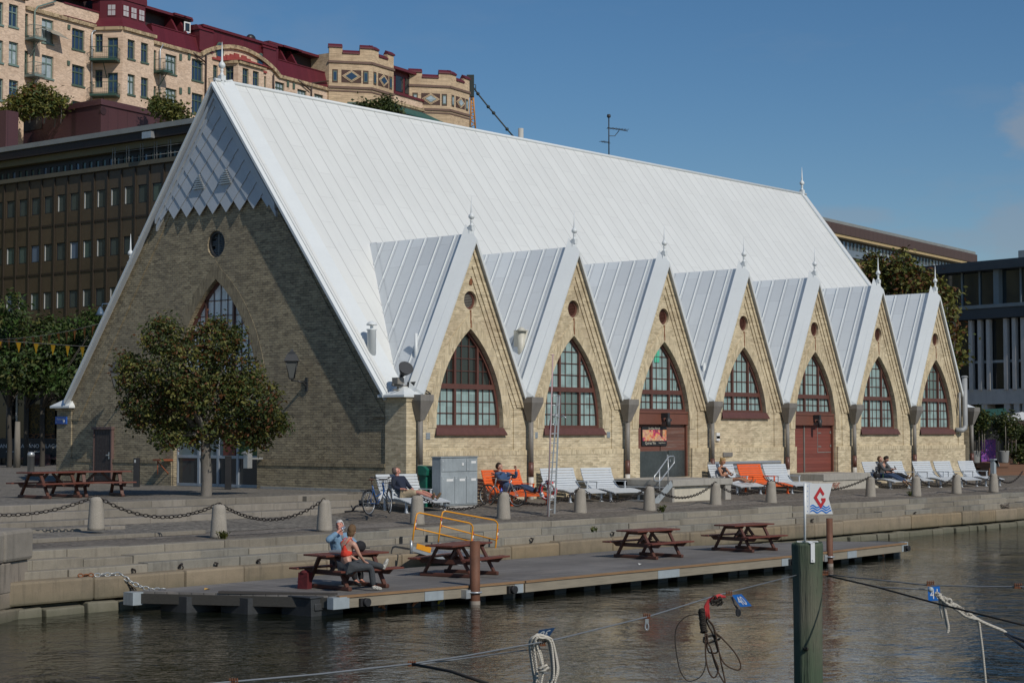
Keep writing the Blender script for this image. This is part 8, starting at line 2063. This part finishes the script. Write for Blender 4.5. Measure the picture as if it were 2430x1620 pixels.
# crane
cr_ = empty('tower_crane', at(1122, 320, k=240), world=True); tag(cr_, 'yellow lattice crane mast with a dark jib folded down, behind the farther tower', 'crane')
KC = 240; b = MB(); C_ = lambda x, y: at(*c3(x, y), k=KC)
for dx_ in (0, 28):
    for dy_ in (0, 1.4): b.tube([C_(1690+dx_*.3, 520)+FW*dy_, C_(1668+dx_*2.5, 1100)+FW*dy_], .11, 5)
for k in range(16):
    y0 = 530+k*36; x0_, x1_ = 1690-22*(y0-520)/580, 1698+40*(y0-520)/580; b.tube([C_(x0_, y0), C_(x1_+2, y0+36)] if k % 2 else [C_(x1_, y0), C_(x0_-2, y0+36)], .07, 4)
b.build('mast', paint('crane yellow', (.55, .24, .04), .5), cr_)
b = MB(); b.tube([C_(1700, 540), C_(1760, 625), C_(1875, 770), C_(1935, 840), C_(2085, 1020), C_(2180, 1130)], .11, 6)
for (x, y) in ((1760, 625), (1875, 770), (1935, 840), (2085, 1020)): b.sphere(C_(x, y), .26, 8)
b.tube([C_(1690, 470), C_(1702, 560)], .1, 5); b.tube([C_(1683, 515), C_(1735, 525), C_(1735, 600), C_(1690, 590)], .07, 5); b.obox(C_(1676, 540), RT*.5, FW*.5, UPV*1.5); b.build('jib', paint('crane dark green', (.028, .035, .03), .6), cr_)
b = MB(); p = at(1236, 318, k=112); b.tube([Vector((p.x, p.y, -.3)), Vector((p.x, p.y, at(1236, 305, k=112).z))], .17, 10); tag(b.build('chimney', paint('pale chimney', (.45, .44, .40), .7)), 'slim pale chimney pipe showing above the ridge of the white roof', 'chimney')

# ---- brown office building at the left
OP = Plane(at(84, 1024, k=125), R(-85.5)); ob_ = empty('office_building', OP.w(0, 0), world=True); tag(ob_, 'dark brown panelled office block with rows of windows and a maroon plant room', 'office building')
c4 = lambda x, y: (x/4.6125, 220 + y/4.6125)
M_ob = paint('dark brown panel', (.085, .063, .038), .45, .22, .35, streak=.15); M_obr = paint('dark brown rib', (.035, .026, .018), .5, .15, 1); M_fas = panel_roof('near black fascia', (.022, .014, .012), .95, 20, 1, .5, .5); M_tan = paint('olive tan band', (.135, .115, .055), .6, .12, .5); M_mar = panel_roof('maroon cladding', (.075, .032, .036), 1.05, 20, 0, .55, .5, .1); M_gutter = paint('grey roof edge', (.22, .23, .22), .5, .15, 1)
u_1 = OP.uz(*c4(1208, 1048))[0]; u_2 = OP.uz(*c4(75, 1210))[0]; pit_ = (u_1-u_2)/8; zw1 = OP.uz(*c4(1208, 1048))[1]; zw0 = OP.uz(*c4(1208, 1245))[1]; ww_ = OP.uz(*c4(1305, 1048))[0]-u_1
zB0 = OP.uz(262, 607)[1]; fl = zw0-zB0
z_sill = OP.uz(*c4(1208, 840))[1]; z_rib1 = OP.uz(*c4(1208, 668))[1]; z_tan0 = OP.uz(*c4(1208, 655))[1]; z_tan1 = OP.uz(*c4(1208, 582))[1]; z_top = OP.uz(*c4(1208, 440))[1]
ue0, ue1 = u_2 - pit_*7, u_1 + pit_*9
hol = []; cols = range(-5, 17)
for r_ in range(5):
    for k in cols: hol.append((u_2+pit_*k, u_2+pit_*k+ww_, zw0-fl*r_, zw1-fl*r_))
b = MB(); holed(b, OP, ue0, ue1, -.3, z_sill, hol, 0, .08); b.build('panel_wall', M_ob, ob_)
b = MB()
for k in cols:
    u = u_2+pit_*k-(pit_-ww_)/2; qbox(b, OP, u-.05, u+.05, -.3, z_sill-.05, 0, .09)
for r_ in range(6): qbox(b, OP, ue0, ue1, zw0-fl*r_+fl*.72, zw0-fl*r_+fl*.76, -.02, .05)
b.build('rib', M_obr, ob_)
wm = None; rr = random.Random(77)
Mp = [glass('office pane dark', (.06, .078, .074), .05, .7), glass('office pane sky', (.12, .17, .24), .05, .8), glass('office pane green', (.075, .115, .10), .05, .7)]
for i, h in enumerate(hol):
    k = cols[i % len(cols)]
    if h[0] > u_1 + pit_*4.5: continue
    m = MB(); t = .06
    qbox(m, OP, h[0], h[0]+t, h[2], h[3], -.09, -.03); qbox(m, OP, h[1]-t, h[1], h[2], h[3], -.09, -.03); qbox(m, OP, h[0], h[1], h[2], h[2]+t, -.09, -.031); qbox(m, OP, h[0], h[1], h[3]-t, h[3], -.09, -.031); w_ = m.build('window', M_black, ob_)
    g = MB(); qbox(g, OP, h[0]+.05, h[1]-.05, h[2]+.05, h[3]-.05, -.1, -.08); g.build('pane', rr.choices(Mp, [60, 18, 22])[0], w_)
    if rr.random() < .72: g = MB(); qbox(g, OP, h[0]+t, h[0]+t+.07, h[2]+t, h[3]-t, -.08, -.04); g.build('lit_jamb', paint('sunlit jamb', (.50, .50, .47), .5, .1), w_)  # sun on the window jamb put into the colour of a pale strip
b = MB(); holed(b, OP, ue0, ue1, z_sill+.25, z_tan0, [(u_2+pit_*.5*k+.1, u_2+pit_*.5*k+pit_*.5-.28, z_sill+.4, z_tan0-.35) for k in range(-8, 36)], -.4, .1); b.build('top_wall', M_black, ob_)
for k in range(-8, 36):
    g = MB(); qbox(g, OP, u_2+pit_*.5*k+.1, u_2+pit_*.5*k+pit_*.5-.28, z_sill+.4, z_tan0-.35, -.52, -.48)
    g.build('top_window', Mp[2] if k % 5 else Mp[1], ob_)
b = MB(); qbox(b, OP, ue0, ue1, z_sill-.05, z_sill+.25, -1.4, .22); b.build('ledge', paint('olive ledge', (.10, .092, .065), .55, .15, 1), ob_)
b = MB(); qbox(b, OP, ue0, ue1, z_tan0, z_tan1, -1.4, .1); b.build('tan_band', M_tan, ob_)
b = MB(); qbox(b, OP, ue0, ue1, z_tan1, z_top-.35, -1.4, .45); b.build('fascia', M_fas, ob_)
b = MB(); qbox(b, OP, ue0, ue1, z_top-.35, z_top, -20, .62); b.build('roof_edge', M_gutter, ob_)
b = MB(); 
for k in range(5): u = OP.uz(*c4(1245+152*k, 740))[0]; b.tube([OP.w(u, z_sill+.25, .1), OP.w(u, z_sill+1.45, .1), OP.w(u+.25, z_sill+1.45, .1), OP.w(u+.25, z_sill+.25, .1)], .035, 5)
for h in (.55, 1.1): b.tube([OP.w(OP.uz(*c4(1245, 740))[0], z_sill+h, .1), OP.w(OP.uz(*c4(2000, 700))[0], z_sill+h, .1)], .02, 5)
b.build('railing', M_gutter, ob_)
b = MB(); u = OP.uz(*c4(1705, 455))[0]; z = OP.uz(*c4(1705, 455), .6)[1]; qbox(b, OP, u-.5, u+.4, z-.22, z+.22, .45, .8); b.build('camera_box', M_zincl, ob_)
pc = at(230, 1024, k=137); PL_ = Plane(pc, R(-85.5)); PR_ = Plane(pc, R(8.5)); zpt = PL_.uz(230, 237)[1]; uLl = PL_.uz(-10, 300)[0]; uRr = PR_.uz(403, 270)[0]
b = MB(); q = [PL_.w(uLl, z_top-.5, 0), Vector((pc.x, pc.y, z_top-.5)), PR_.w(uRr, z_top-.5, 0), PR_.w(uRr, z_top-.5, 0)+PL_.d*uLl]; b.prism(q, (0, 0, zpt-z_top+.1)); pr_o = b.build('plant_room', M_mar, ob_)
b = MB(); qbox(b, PL_, uLl, .15, zpt-.45, zpt, -.05, .12); qbox(b, PR_, -.1, uRr+.1, zpt-.45, zpt, -.05, .12); b.build('parapet_cap', paint('maroon cap', (.085, .036, .04), .5), pr_o)
b = MB(); u, z = PL_.uz(*c4(360, 340)); qbox(b, PL_, u-1.2, u+1.2, z-.55, z+.55, -.01, .06); b.build('louvre', M_black, pr_o)
b = MB(); u, z = PR_.uz(*c4(1127, 200)); b.prism([PR_.w(u+.32*math.cos(2*math.pi*k/16), z+.32*math.sin(2*math.pi*k/16), 0) for k in range(16)], PR_.n*.06); b.build('round_vent', paint('maroon vent', (.04, .018, .02), .5), pr_o)
ps = Plane(at(30, 1024, k=131), R(8.5)); b = MB(); u0, u1 = ps.uz(14, 300)[0], ps.uz(43.5, 300)[0]; qbox(b, ps, u0, u1, z_top-.3, ps.uz(30, 264)[1], -3, 0); b.build('chimney_stack', M_mar, ob_)

# ---- far office with the ribbon windows
FP_ = Plane(at(1960, 1024, k=169), R(5.4)); fo_ = empty('far_office_building', FP_.w(0, 0), world=True); tag(fo_, 'long flat roofed office with brown metal fascia, cream band and ribbon windows', 'office building')
c5 = lambda x, y: (1620 + x/2.9037, 240 + y/2.9037)
uE = FP_.uz(*c5(2013, 1080))[0]; zt = FP_.uz(*c5(1300, 900))[1]; z1 = FP_.uz(*c5(1300, 965))[1]; z0 = FP_.uz(*c5(1300, 985))[1]; zw1_ = FP_.uz(*c5(1300, 998))[1]; zw0_ = FP_.uz(*c5(1300, 1062))[1]; zb_ = FP_.uz(*c5(1300, 1080))[1]
b = MB(); qbox(b, FP_, -30, uE, z1, zt, -20, .3); b.build('fascia', panel_roof('brown metal fascia', (.085, .05, .04), 1.1, 30, 0, .5, .5), fo_)
b = MB(); qbox(b, FP_, -30, uE, zt, zt+.35, -20, .1); b.build('roof_edge', M_gutter, fo_)
b = MB(); qbox(b, FP_, -30, uE-3, z0, z1, -18, .2); b.build('cream_band', paint('cream band', (.46, .34, .17), .6), fo_)
b = MB(); qbox(b, FP_, -30, uE-3, -.3, z0, -15, -.6); b.build('wall', paint('dark frame wall', (.05, .05, .055), .5), fo_)
nW = int((uE+27)/3.6)
for k in range(nW):
    u = -29+3.6*k; m = MB()
    for j in range(4): qbox(m, FP_, u+.08+.88*j, u+.14+.88*j, zw0_, zw1_, -.6, -.4)
    qbox(m, FP_, u, u+3.4, zw0_-.1, zw0_, -.6, -.38); w_ = m.build('window', M_zincl, fo_); g = MB()
    for j in range(4): qbox(g, FP_, u+.18+.88*j, u+.80+.88*j, zw0_, zw1_, -.58, -.52)
    g.build('pane', [Mp[1], glass('pale office pane', (.30, .34, .36), .1), Mp[0]][(k*5+k//3) % 3], w_)
b = MB(); qbox(b, FP_, -30, uE-3, zb_-.4, zb_+.3, -.6, .3); b.build('ledge', paint('grey blue ledge', (.16, .2, .24), .5), fo_)
b = MB(); qbox(b, FP_, -30, uE-3, zb_-2.6, zb_-.4, -.6, -.1); b.build('wall_band', paint('tan brick band', (.30, .2, .10), .7), fo_)

# ---- glass building with concrete fins at the right
GP = Plane(at(2219, 1024, k=112), R(79.7-180)); gb = empty('glass_building', GP.w(0, 0), world=True); tag(gb, 'modern dark glass building with pale vertical concrete fins at the right edge', 'office building')
c6 = lambda x, y: (2150 + x/2.8, 560 + y/2.8)
M_slate = paint('slate metal', (.06, .072, .082), .45, .15, 1); M_fin = stone('fin concrete', (.62, .58, .52), stain=.25); M_tg = glass('tinted glass', (.012, .024, .03), .03, .9)
G = lambda x, y, o=0: GP.uz(*c6(x, y), o)
uA = GP.uz(2219, 700)[0]; uZ = GP.uz(2480, 700)[0]; zT = G(580, 172)[1]; zg1 = G(580, 222)[1]; zg0 = G(580, 466)[1]; zf1 = G(580, 485)[1]; zf0 = G(580, 545)[1]; zfin1 = G(580, 550)[1]; zfin0 = G(580, 1010)[1]; zcw = G(580, 1115)[1]
b = MB(); qbox(b, GP, uA-2, uZ, zg1, zT, -14, .25); qbox(b, GP, uA-2, uZ, zf0, zf1+.1, -14, .1); qbox(b, GP, uA-2, uZ, zT, zT+.15, -14, -.2); b.build('slate_band', M_slate, gb)
b = MB(); qbox(b, GP, uA-1.8, uZ, zg0, zg1, -12, -.6); b.build('upper_glass', M_tg, gb)
b = MB()
for x in (338, 455, 728, 845): u = G(x, 350)[0]; qbox(b, GP, u-.05, u+.05, zg0, zg1, -.6, -.5)
for x in (585, 1010): u = G(x, 350)[0]; qbox(b, GP, u-.2, u+.2, zg0, zg1, -.6, -.2)
qbox(b, GP, uA-2, uA-1.6, zg0, zg1, -.7, .1); qbox(b, GP, uA-2, uZ, zg0-.1, zg0+.12, -.6, .2); b.build('glazing_bar', paint('grey glazing bar', (.22, .26, .27), .4), gb)
b = MB(); qbox(b, GP, uA-2, uZ, zfin0, zfin1+.3, -12, -.5); b.build('lower_glass', glass('dark lower glass', (.012, .016, .018), .05, .7), gb)
xs = [300, 418, 478, 535, 650, 707, 765, 880]
for x in xs:
    u = G(x, 780)[0]; m = MB(); qbox(m, GP, u-.13, u+.13, zfin0-.1, zfin1, -.45, -.15); m.build('fin', M_fin, gb)
b = MB(); qbox(b, GP, uA-2, uZ, zcw, zfin0-.05, -12, -.25); b.build('concrete_wall', M_fin, gb)
b = MB(); z_ = G(600, 830)[1]; qbox(b, GP, uA, uZ, z_-.08, z_+.08, -.5, -.44); b.build('transom', M_zincl, gb)
b = MB(); qbox(b, GP, uA-2, uZ, -.3, zcw, -12, -1.2); b.build('ground_floor', M_black, gb)
for x in (500, 650, 715, 772): u = G(x, 1150)[0]; m = MB(); qbox(m, GP, u-.2, u+.2, -.3, zcw, -1.2, -.3); m.build('column', M_fin, gb)
b = MB(); u = G(700, 140)[0]; qbox(b, GP, u-.9, u+1.2, zT+.1, zT+.8, -4, -2); qbox(b, GP, u-3.4, u+2.2, zT+.1, zT+.35, -4.5, -2.2); b.build('roof_box', paint('pale roof box', (.5, .5, .46), .6), gb)

# ---- terrace at the right end of the hall: decking, awning, parasol, painting
KT_ = 87
p0 = at(2300, 1100, k=KT_); p1 = at(2392, 1099, k=KT_); 
tp_ = Plane(at(2290, 1024, k=KT_), YAW-R(90)+R(4)); dkp = empty('wooden_terrace', p0, world=True); tag(dkp, 'low terrace edged with red brown planks at the right end of the hall', 'terrace')
b = MB(); u0 = tp_.uz(2318, 1110)[0]; u1 = tp_.uz(2396, 1110)[0]; z1_ = tp_.uz(2350, 1098)[1]; zq = tp_.uz(2350, 1108)[1]
qbox(b, tp_, u0, u1, zq, z1_, -8, 0); qbox(b, tp_, u0+.2, u1-.05, -.95, zq-.01, -8, -.04); qbox(b, tp_, u1, u1+8, -.9, z1_-.1, -8, -.35); b.build('planking', boards('red brown planks', (.20, .095, .05), .14, .2, .2), dkp)
pp_ = at(2363, 1065, k=KT_-.3); art = empty('painting', (pp_.x, pp_.y, -.2), world=True); tag(art, 'bright abstract canvas of purple and orange strokes standing between two grey pots', 'painting')
g = NG('bright strokes'); n1 = g.noise(4.5, 3, v=g.map((2.6, 2.6, 1.0)), dist=2.5, rough=.7); a = g.n('ShaderNodeValToRGB'); g.l(n1, a.inputs[0]); a.color_ramp.interpolation = 'CONSTANT'; e = a.color_ramp.elements; e[0].color = (.02, .05, .03, 1); e[1].position = .78; e[1].color = (.5, .10, .02, 1)
for q, c in ((.32, (.02, .13, .06)), (.37, (.10, .03, .35)), (.43, (.30, .12, .50)), (.48, (.08, .03, .30)), (.53, (.55, .12, .30)), (.58, (.30, .10, .45)), (.64, (.65, .13, .02)), (.70, (.12, .02, .22))): k = e.new(q); k.color = (*c, 1)
b = MB(); c_ = [at(x, y, k=KT_-.3) for x, y in ((2329, 1043), (2363, 1042), (2363, 1094), (2329, 1095))]; b.prism(c_, FW*.05); b.build('canvas', g.fin(a.outputs[0], .5), art)
b = MB(); b.beam(c_[3]+FW*.1+Vector((0,0,-.05)), c_[0]+FW*.1, .04, .04); b.beam(c_[2]+FW*.1+Vector((0,0,-.05)), c_[1]+FW*.1, .04, .04); b.build('easel', M_black, art)
aw = empty('awning', at(2350, 990, k=95), world=True); tag(aw, 'dark green canvas awning above the shrubs at the right end of the hall', 'awning'); b = MB(); q = [at(2318, 972, k=97), at(2386, 968, k=97), at(2394, 990, k=93.5), at(2305, 993, k=93.5)]; b.add(q, [(0,1,2,3)]); b.add([q[1], q[1]+Vector((1.0,.6,-.75)), q[2]], [(0,1,2)]); b.add([q[3], q[2], q[2]-Vector((0,0,.3)), q[3]-Vector((0,0,.3))], [(0,1,2,3)]); b.build('canvas', paint('green canvas', (.014, .075, .055), .8, .12), aw)
b = MB(); 
for x in (2312, 2390): q_ = at(x, 1000, k=94); b.tube([Vector((q_.x, q_.y, -.3)), Vector((q_.x, q_.y, q_.z+.3))], .05, 6)
b.build('post', M_black, aw)
par = empty('parasol', at(2405, 1000, k=90), world=True); tag(par, 'white parasol at the right edge above the potted shrubs', 'parasol'); tpp = at(2425, 986, k=90); b = MB(); b.lathe([(2.1, 0), (2.08, .05), (.1, .42), (.02, .44)], (tpp.x, tpp.y, at(2405, 997, k=90).z), 8, sm=False); b.build('canopy', paint('white canvas', (.70, .70, .68), .8, .05), par); b = MB(); b.tube([Vector((tpp.x, tpp.y, -.4)), Vector((tpp.x, tpp.y, tpp.z-.2))], .03, 8); b.build('pole', M_white, par)
rst = empty('pavilion', at(2380, 1060, k=94), world=True); tag(rst, 'dark open pavilion with a brown wall behind the shrubs at the right edge', 'pavilion'); tq = Plane(at(2300, 1024, k=95), YAW-R(90)); b = MB(); qbox(b, tq, .2, 8, -.3, tq.uz(2350, 998)[1], -4, -.5); b.build('back_wall', M_black, rst); b = MB(); qbox(b, tq, tq.uz(2392, 1010)[0], 8, -.3, tq.uz(2350, 1000)[1], -.45, -.1); b.build('brown_wall', paint('brown boards', (.055, .028, .018), .7), rst)
# ---- left: restaurant front with banners under the trees
LP_ = Plane(at(60, 1024, k=98), YAW-R(90)+R(3)); rs_ = empty('restaurant', LP_.w(0, -.28), world=True); tag(rs_, 'dark glazed restaurant front with black posts and lattice screens under the left trees', 'restaurant')
LZ = lambda x, y: LP_.uz(x, y)
b = MB(); qbox(b, LP_, -4, 3.2, -.28, LZ(60, 925)[1], -1.2, -1.0); b.build('back_wall', glass('dark shop glass', (.016, .018, .018), .08, .6), rs_)
b = MB(); qbox(b, LP_, -6, 3.2, LZ(60, 925)[1], LZ(60, 900)[1], -1.2, .4); b.build('canopy_edge', paint('brown canopy', (.05, .022, .016), .7), rs_)
b = MB()
for x in (18, 60, 98): u = LZ(x, 1000)[0]; qbox(b, LP_, u-.13, u+.13, -.28, LZ(60, 925)[1], -.5, -.2)
b.build('post', M_black, rs_)
b = MB()
for x in (30, 50): u = LZ(x, 1000)[0]; qbox(b, LP_, u-.05, u+.05, -.28, LZ(60, 935)[1], -1.0, -.9)
b.build('window_bar', M_zincl, rs_)
g = NG('lattice screen'); v_ = g.n('ShaderNodeTexVoronoi'); v_.inputs['Scale'].default_value = 5.5; v_.feature = 'DISTANCE_TO_EDGE'; g.l(g.tc, v_.inputs['Vector']); M_lat = g.fin(g.ramp(v_.outputs['Distance'], [(.05, (.16, .105, .02)), (.10, (.035, .03, .012))]), .7)
g = NG('rust lattice'); v_ = g.n('ShaderNodeTexVoronoi'); v_.inputs['Scale'].default_value = 4; v_.feature = 'DISTANCE_TO_EDGE'; g.l(g.tc, v_.inputs['Vector']); M_lat2 = g.fin(g.ramp(v_.outputs['Distance'], [(.06, (.30, .12, .035)), (.12, (.04, .022, .012))]), .7)
b = MB(); b2_ = MB()
for (xa, xb) in ((65, 94), (102, 126)):
    u0, u1 = LZ(xa, 1000)[0], LZ(xb, 1000)[0]; qbox(b, LP_, u0, u1, LZ(60, 1028)[1], LZ(60, 958)[1], -.45, -.4); qbox(b2_, LP_, u0, u1, LZ(60, 1043)[1], LZ(60, 1028)[1], -.44, -.38)
b.build('lattice', M_lat, rs_); b2_.build('rust_lattice', M_lat2, rs_)
for k, t_ in enumerate(('F E M', 'G O', 'T A R')): u, z = LZ((10, 32, 51)[k], 959); text_mesh(t_, .26, 'lettering', paint('grey letter', (.10, .11, .11), .5), rs_, LP_.w(u, z, -.95), LP_.d, (0,0,1))
for i, (x, lab) in enumerate(((10, 'leftmost black banner, its white word cut by the picture edge'), (76.5, 'black banner with the white word in full, second from the left edge'), (140, 'black banner partly hidden behind the left corner pier of the hall'))):
    u, z = LZ(x, 1058); hw_ = (LZ(x+33, 1058)[0]-LZ(x-33, 1058)[0])/2
    if i == 2: hw_ = hw_*.95
    zt_, zb_ = LZ(x, 1043)[1], LZ(x, 1086)[1]; ban = empty('banner', LP_.w(u, -.28, .6), world=True); tag(ban, lab, 'banner', 'black restaurant banners')
    b = MB(); qbox(b, LP_, u-hw_+.03, u+hw_-.03, zb_, zt_, .58, .60); b.build('cloth', M_black, ban)
    b = MB(); qbox(b, LP_, u-hw_, u-hw_+.06, -.28, zt_+.1, .55, .63); qbox(b, LP_, u-hw_, u+hw_, zt_, zt_+.08, .56, .62); b.build('frame', M_dk, ban)
    text_mesh('LAGANO', .30, 'lettering', M_white, ban, LP_.w(u-.05, z+.0, .606), LP_.d, (0,0,1), sx=.92)
    b = MB(); qbox(b, LP_, u+.25, u+.7, z-.32, z-.29, .602, .606); b.build('small_line', M_white, ban)
b = MB(); u0 = LZ(80, 1090)[0]; qbox(b, LP_, u0, u0+1.1, -.28, LZ(60, 1077)[1], .7, 1.0); qbox(b, LP_, u0-1, u0+2.2, LZ(60, 1088)[1], LZ(60, 1084)[1], .7, 1.2); tag(b.build('bench_seat', paint('maroon bench', (.085, .04, .04), .6)), 'dull maroon bench in front of the black banners', 'bench')
p = at(40, 1100, k=90); b = MB(); b.tube([Vector((p.x, p.y, -.3)), at(42, 1000, k=90)], [.19, .13], 10); tag(b.build('pale_trunk', M_kerb[0]), 'pale grey trunk standing before the leftmost black banners', 'tree trunk')
# bunting
def bunting(pts, k0, k1, lab, mats, n, sz, seed):
    rr = random.Random(seed); e = empty('bunting', at(*pts[0], k=k0), world=True); tag(e, lab, 'bunting'); P_ = [at(x, y, k=k0+(k1-k0)*i/(len(pts)-1)) for i, (x, y) in enumerate(pts)]
    b = MB(); b.tube(P_, .012, 5); b.build('string', M_zinc, e); tot = len(P_)-1
    for j in range(n):
        t = (j+.4)/n*tot; i = int(t); q = P_[i].lerp(P_[i+1], t-i); d_ = (P_[i+1]-P_[i]).normalized(); sw = Vector((rr.uniform(-.25, .25), rr.uniform(-.3, .3), 0))*(sz if seed == 2 else .3*sz); m = MB()
        a, c = q - d_*sz*.42, q + d_*sz*.42; tip = q + sw + Vector((0,0,-sz*1.3)); mid = (a+c)/2*.5 + tip*.5 + sw*.3
        m.add([a, c, c.lerp(tip, .5)+sw*.25, tip, a.lerp(tip, .5)+sw*.25], [(0,1,2,3,4)]); o_ = m.build('flag', mats[j % len(mats)], e)
bunting([(-20, 808), (60, 812), (130, 817), (190, 821), (250, 822)], 74, 70, 'string of bright yellow pennants at the left edge before the trees', [leafm('yellow pennant', (.62, .34, .012))], 7, .36, 1)
bunting([(-20, 806), (40, 803), (110, 795), (180, 782), (260, 762)], 80, 71, 'string of orange pennants rising to the right behind the yellow ones', [leafm('orange pennant', (.30, .10, .012))], 14, .36, 2)
# street lamp hanging left of the roof slope
p = at(238, 745, k=84); b = MB(); b.tube([at(270, 720, k=84), at(243, 721, k=84), at(241, 735, k=84)], .03, 6); b.lathe([(.02, .42), (.10, .32), (.16, .14), (.26, .0)], (p.x, p.y, at(238, 748, k=84).z), 12); b.tube([at(268, 720, k=84), at(268, 1100, k=84)], .06, 6); tag(b.build('street_lamp', paint('blue grey lamp', (.08, .13, .19), .4)), 'small blue grey street lamp with a bell shade left of the hall roof', 'street lamp')
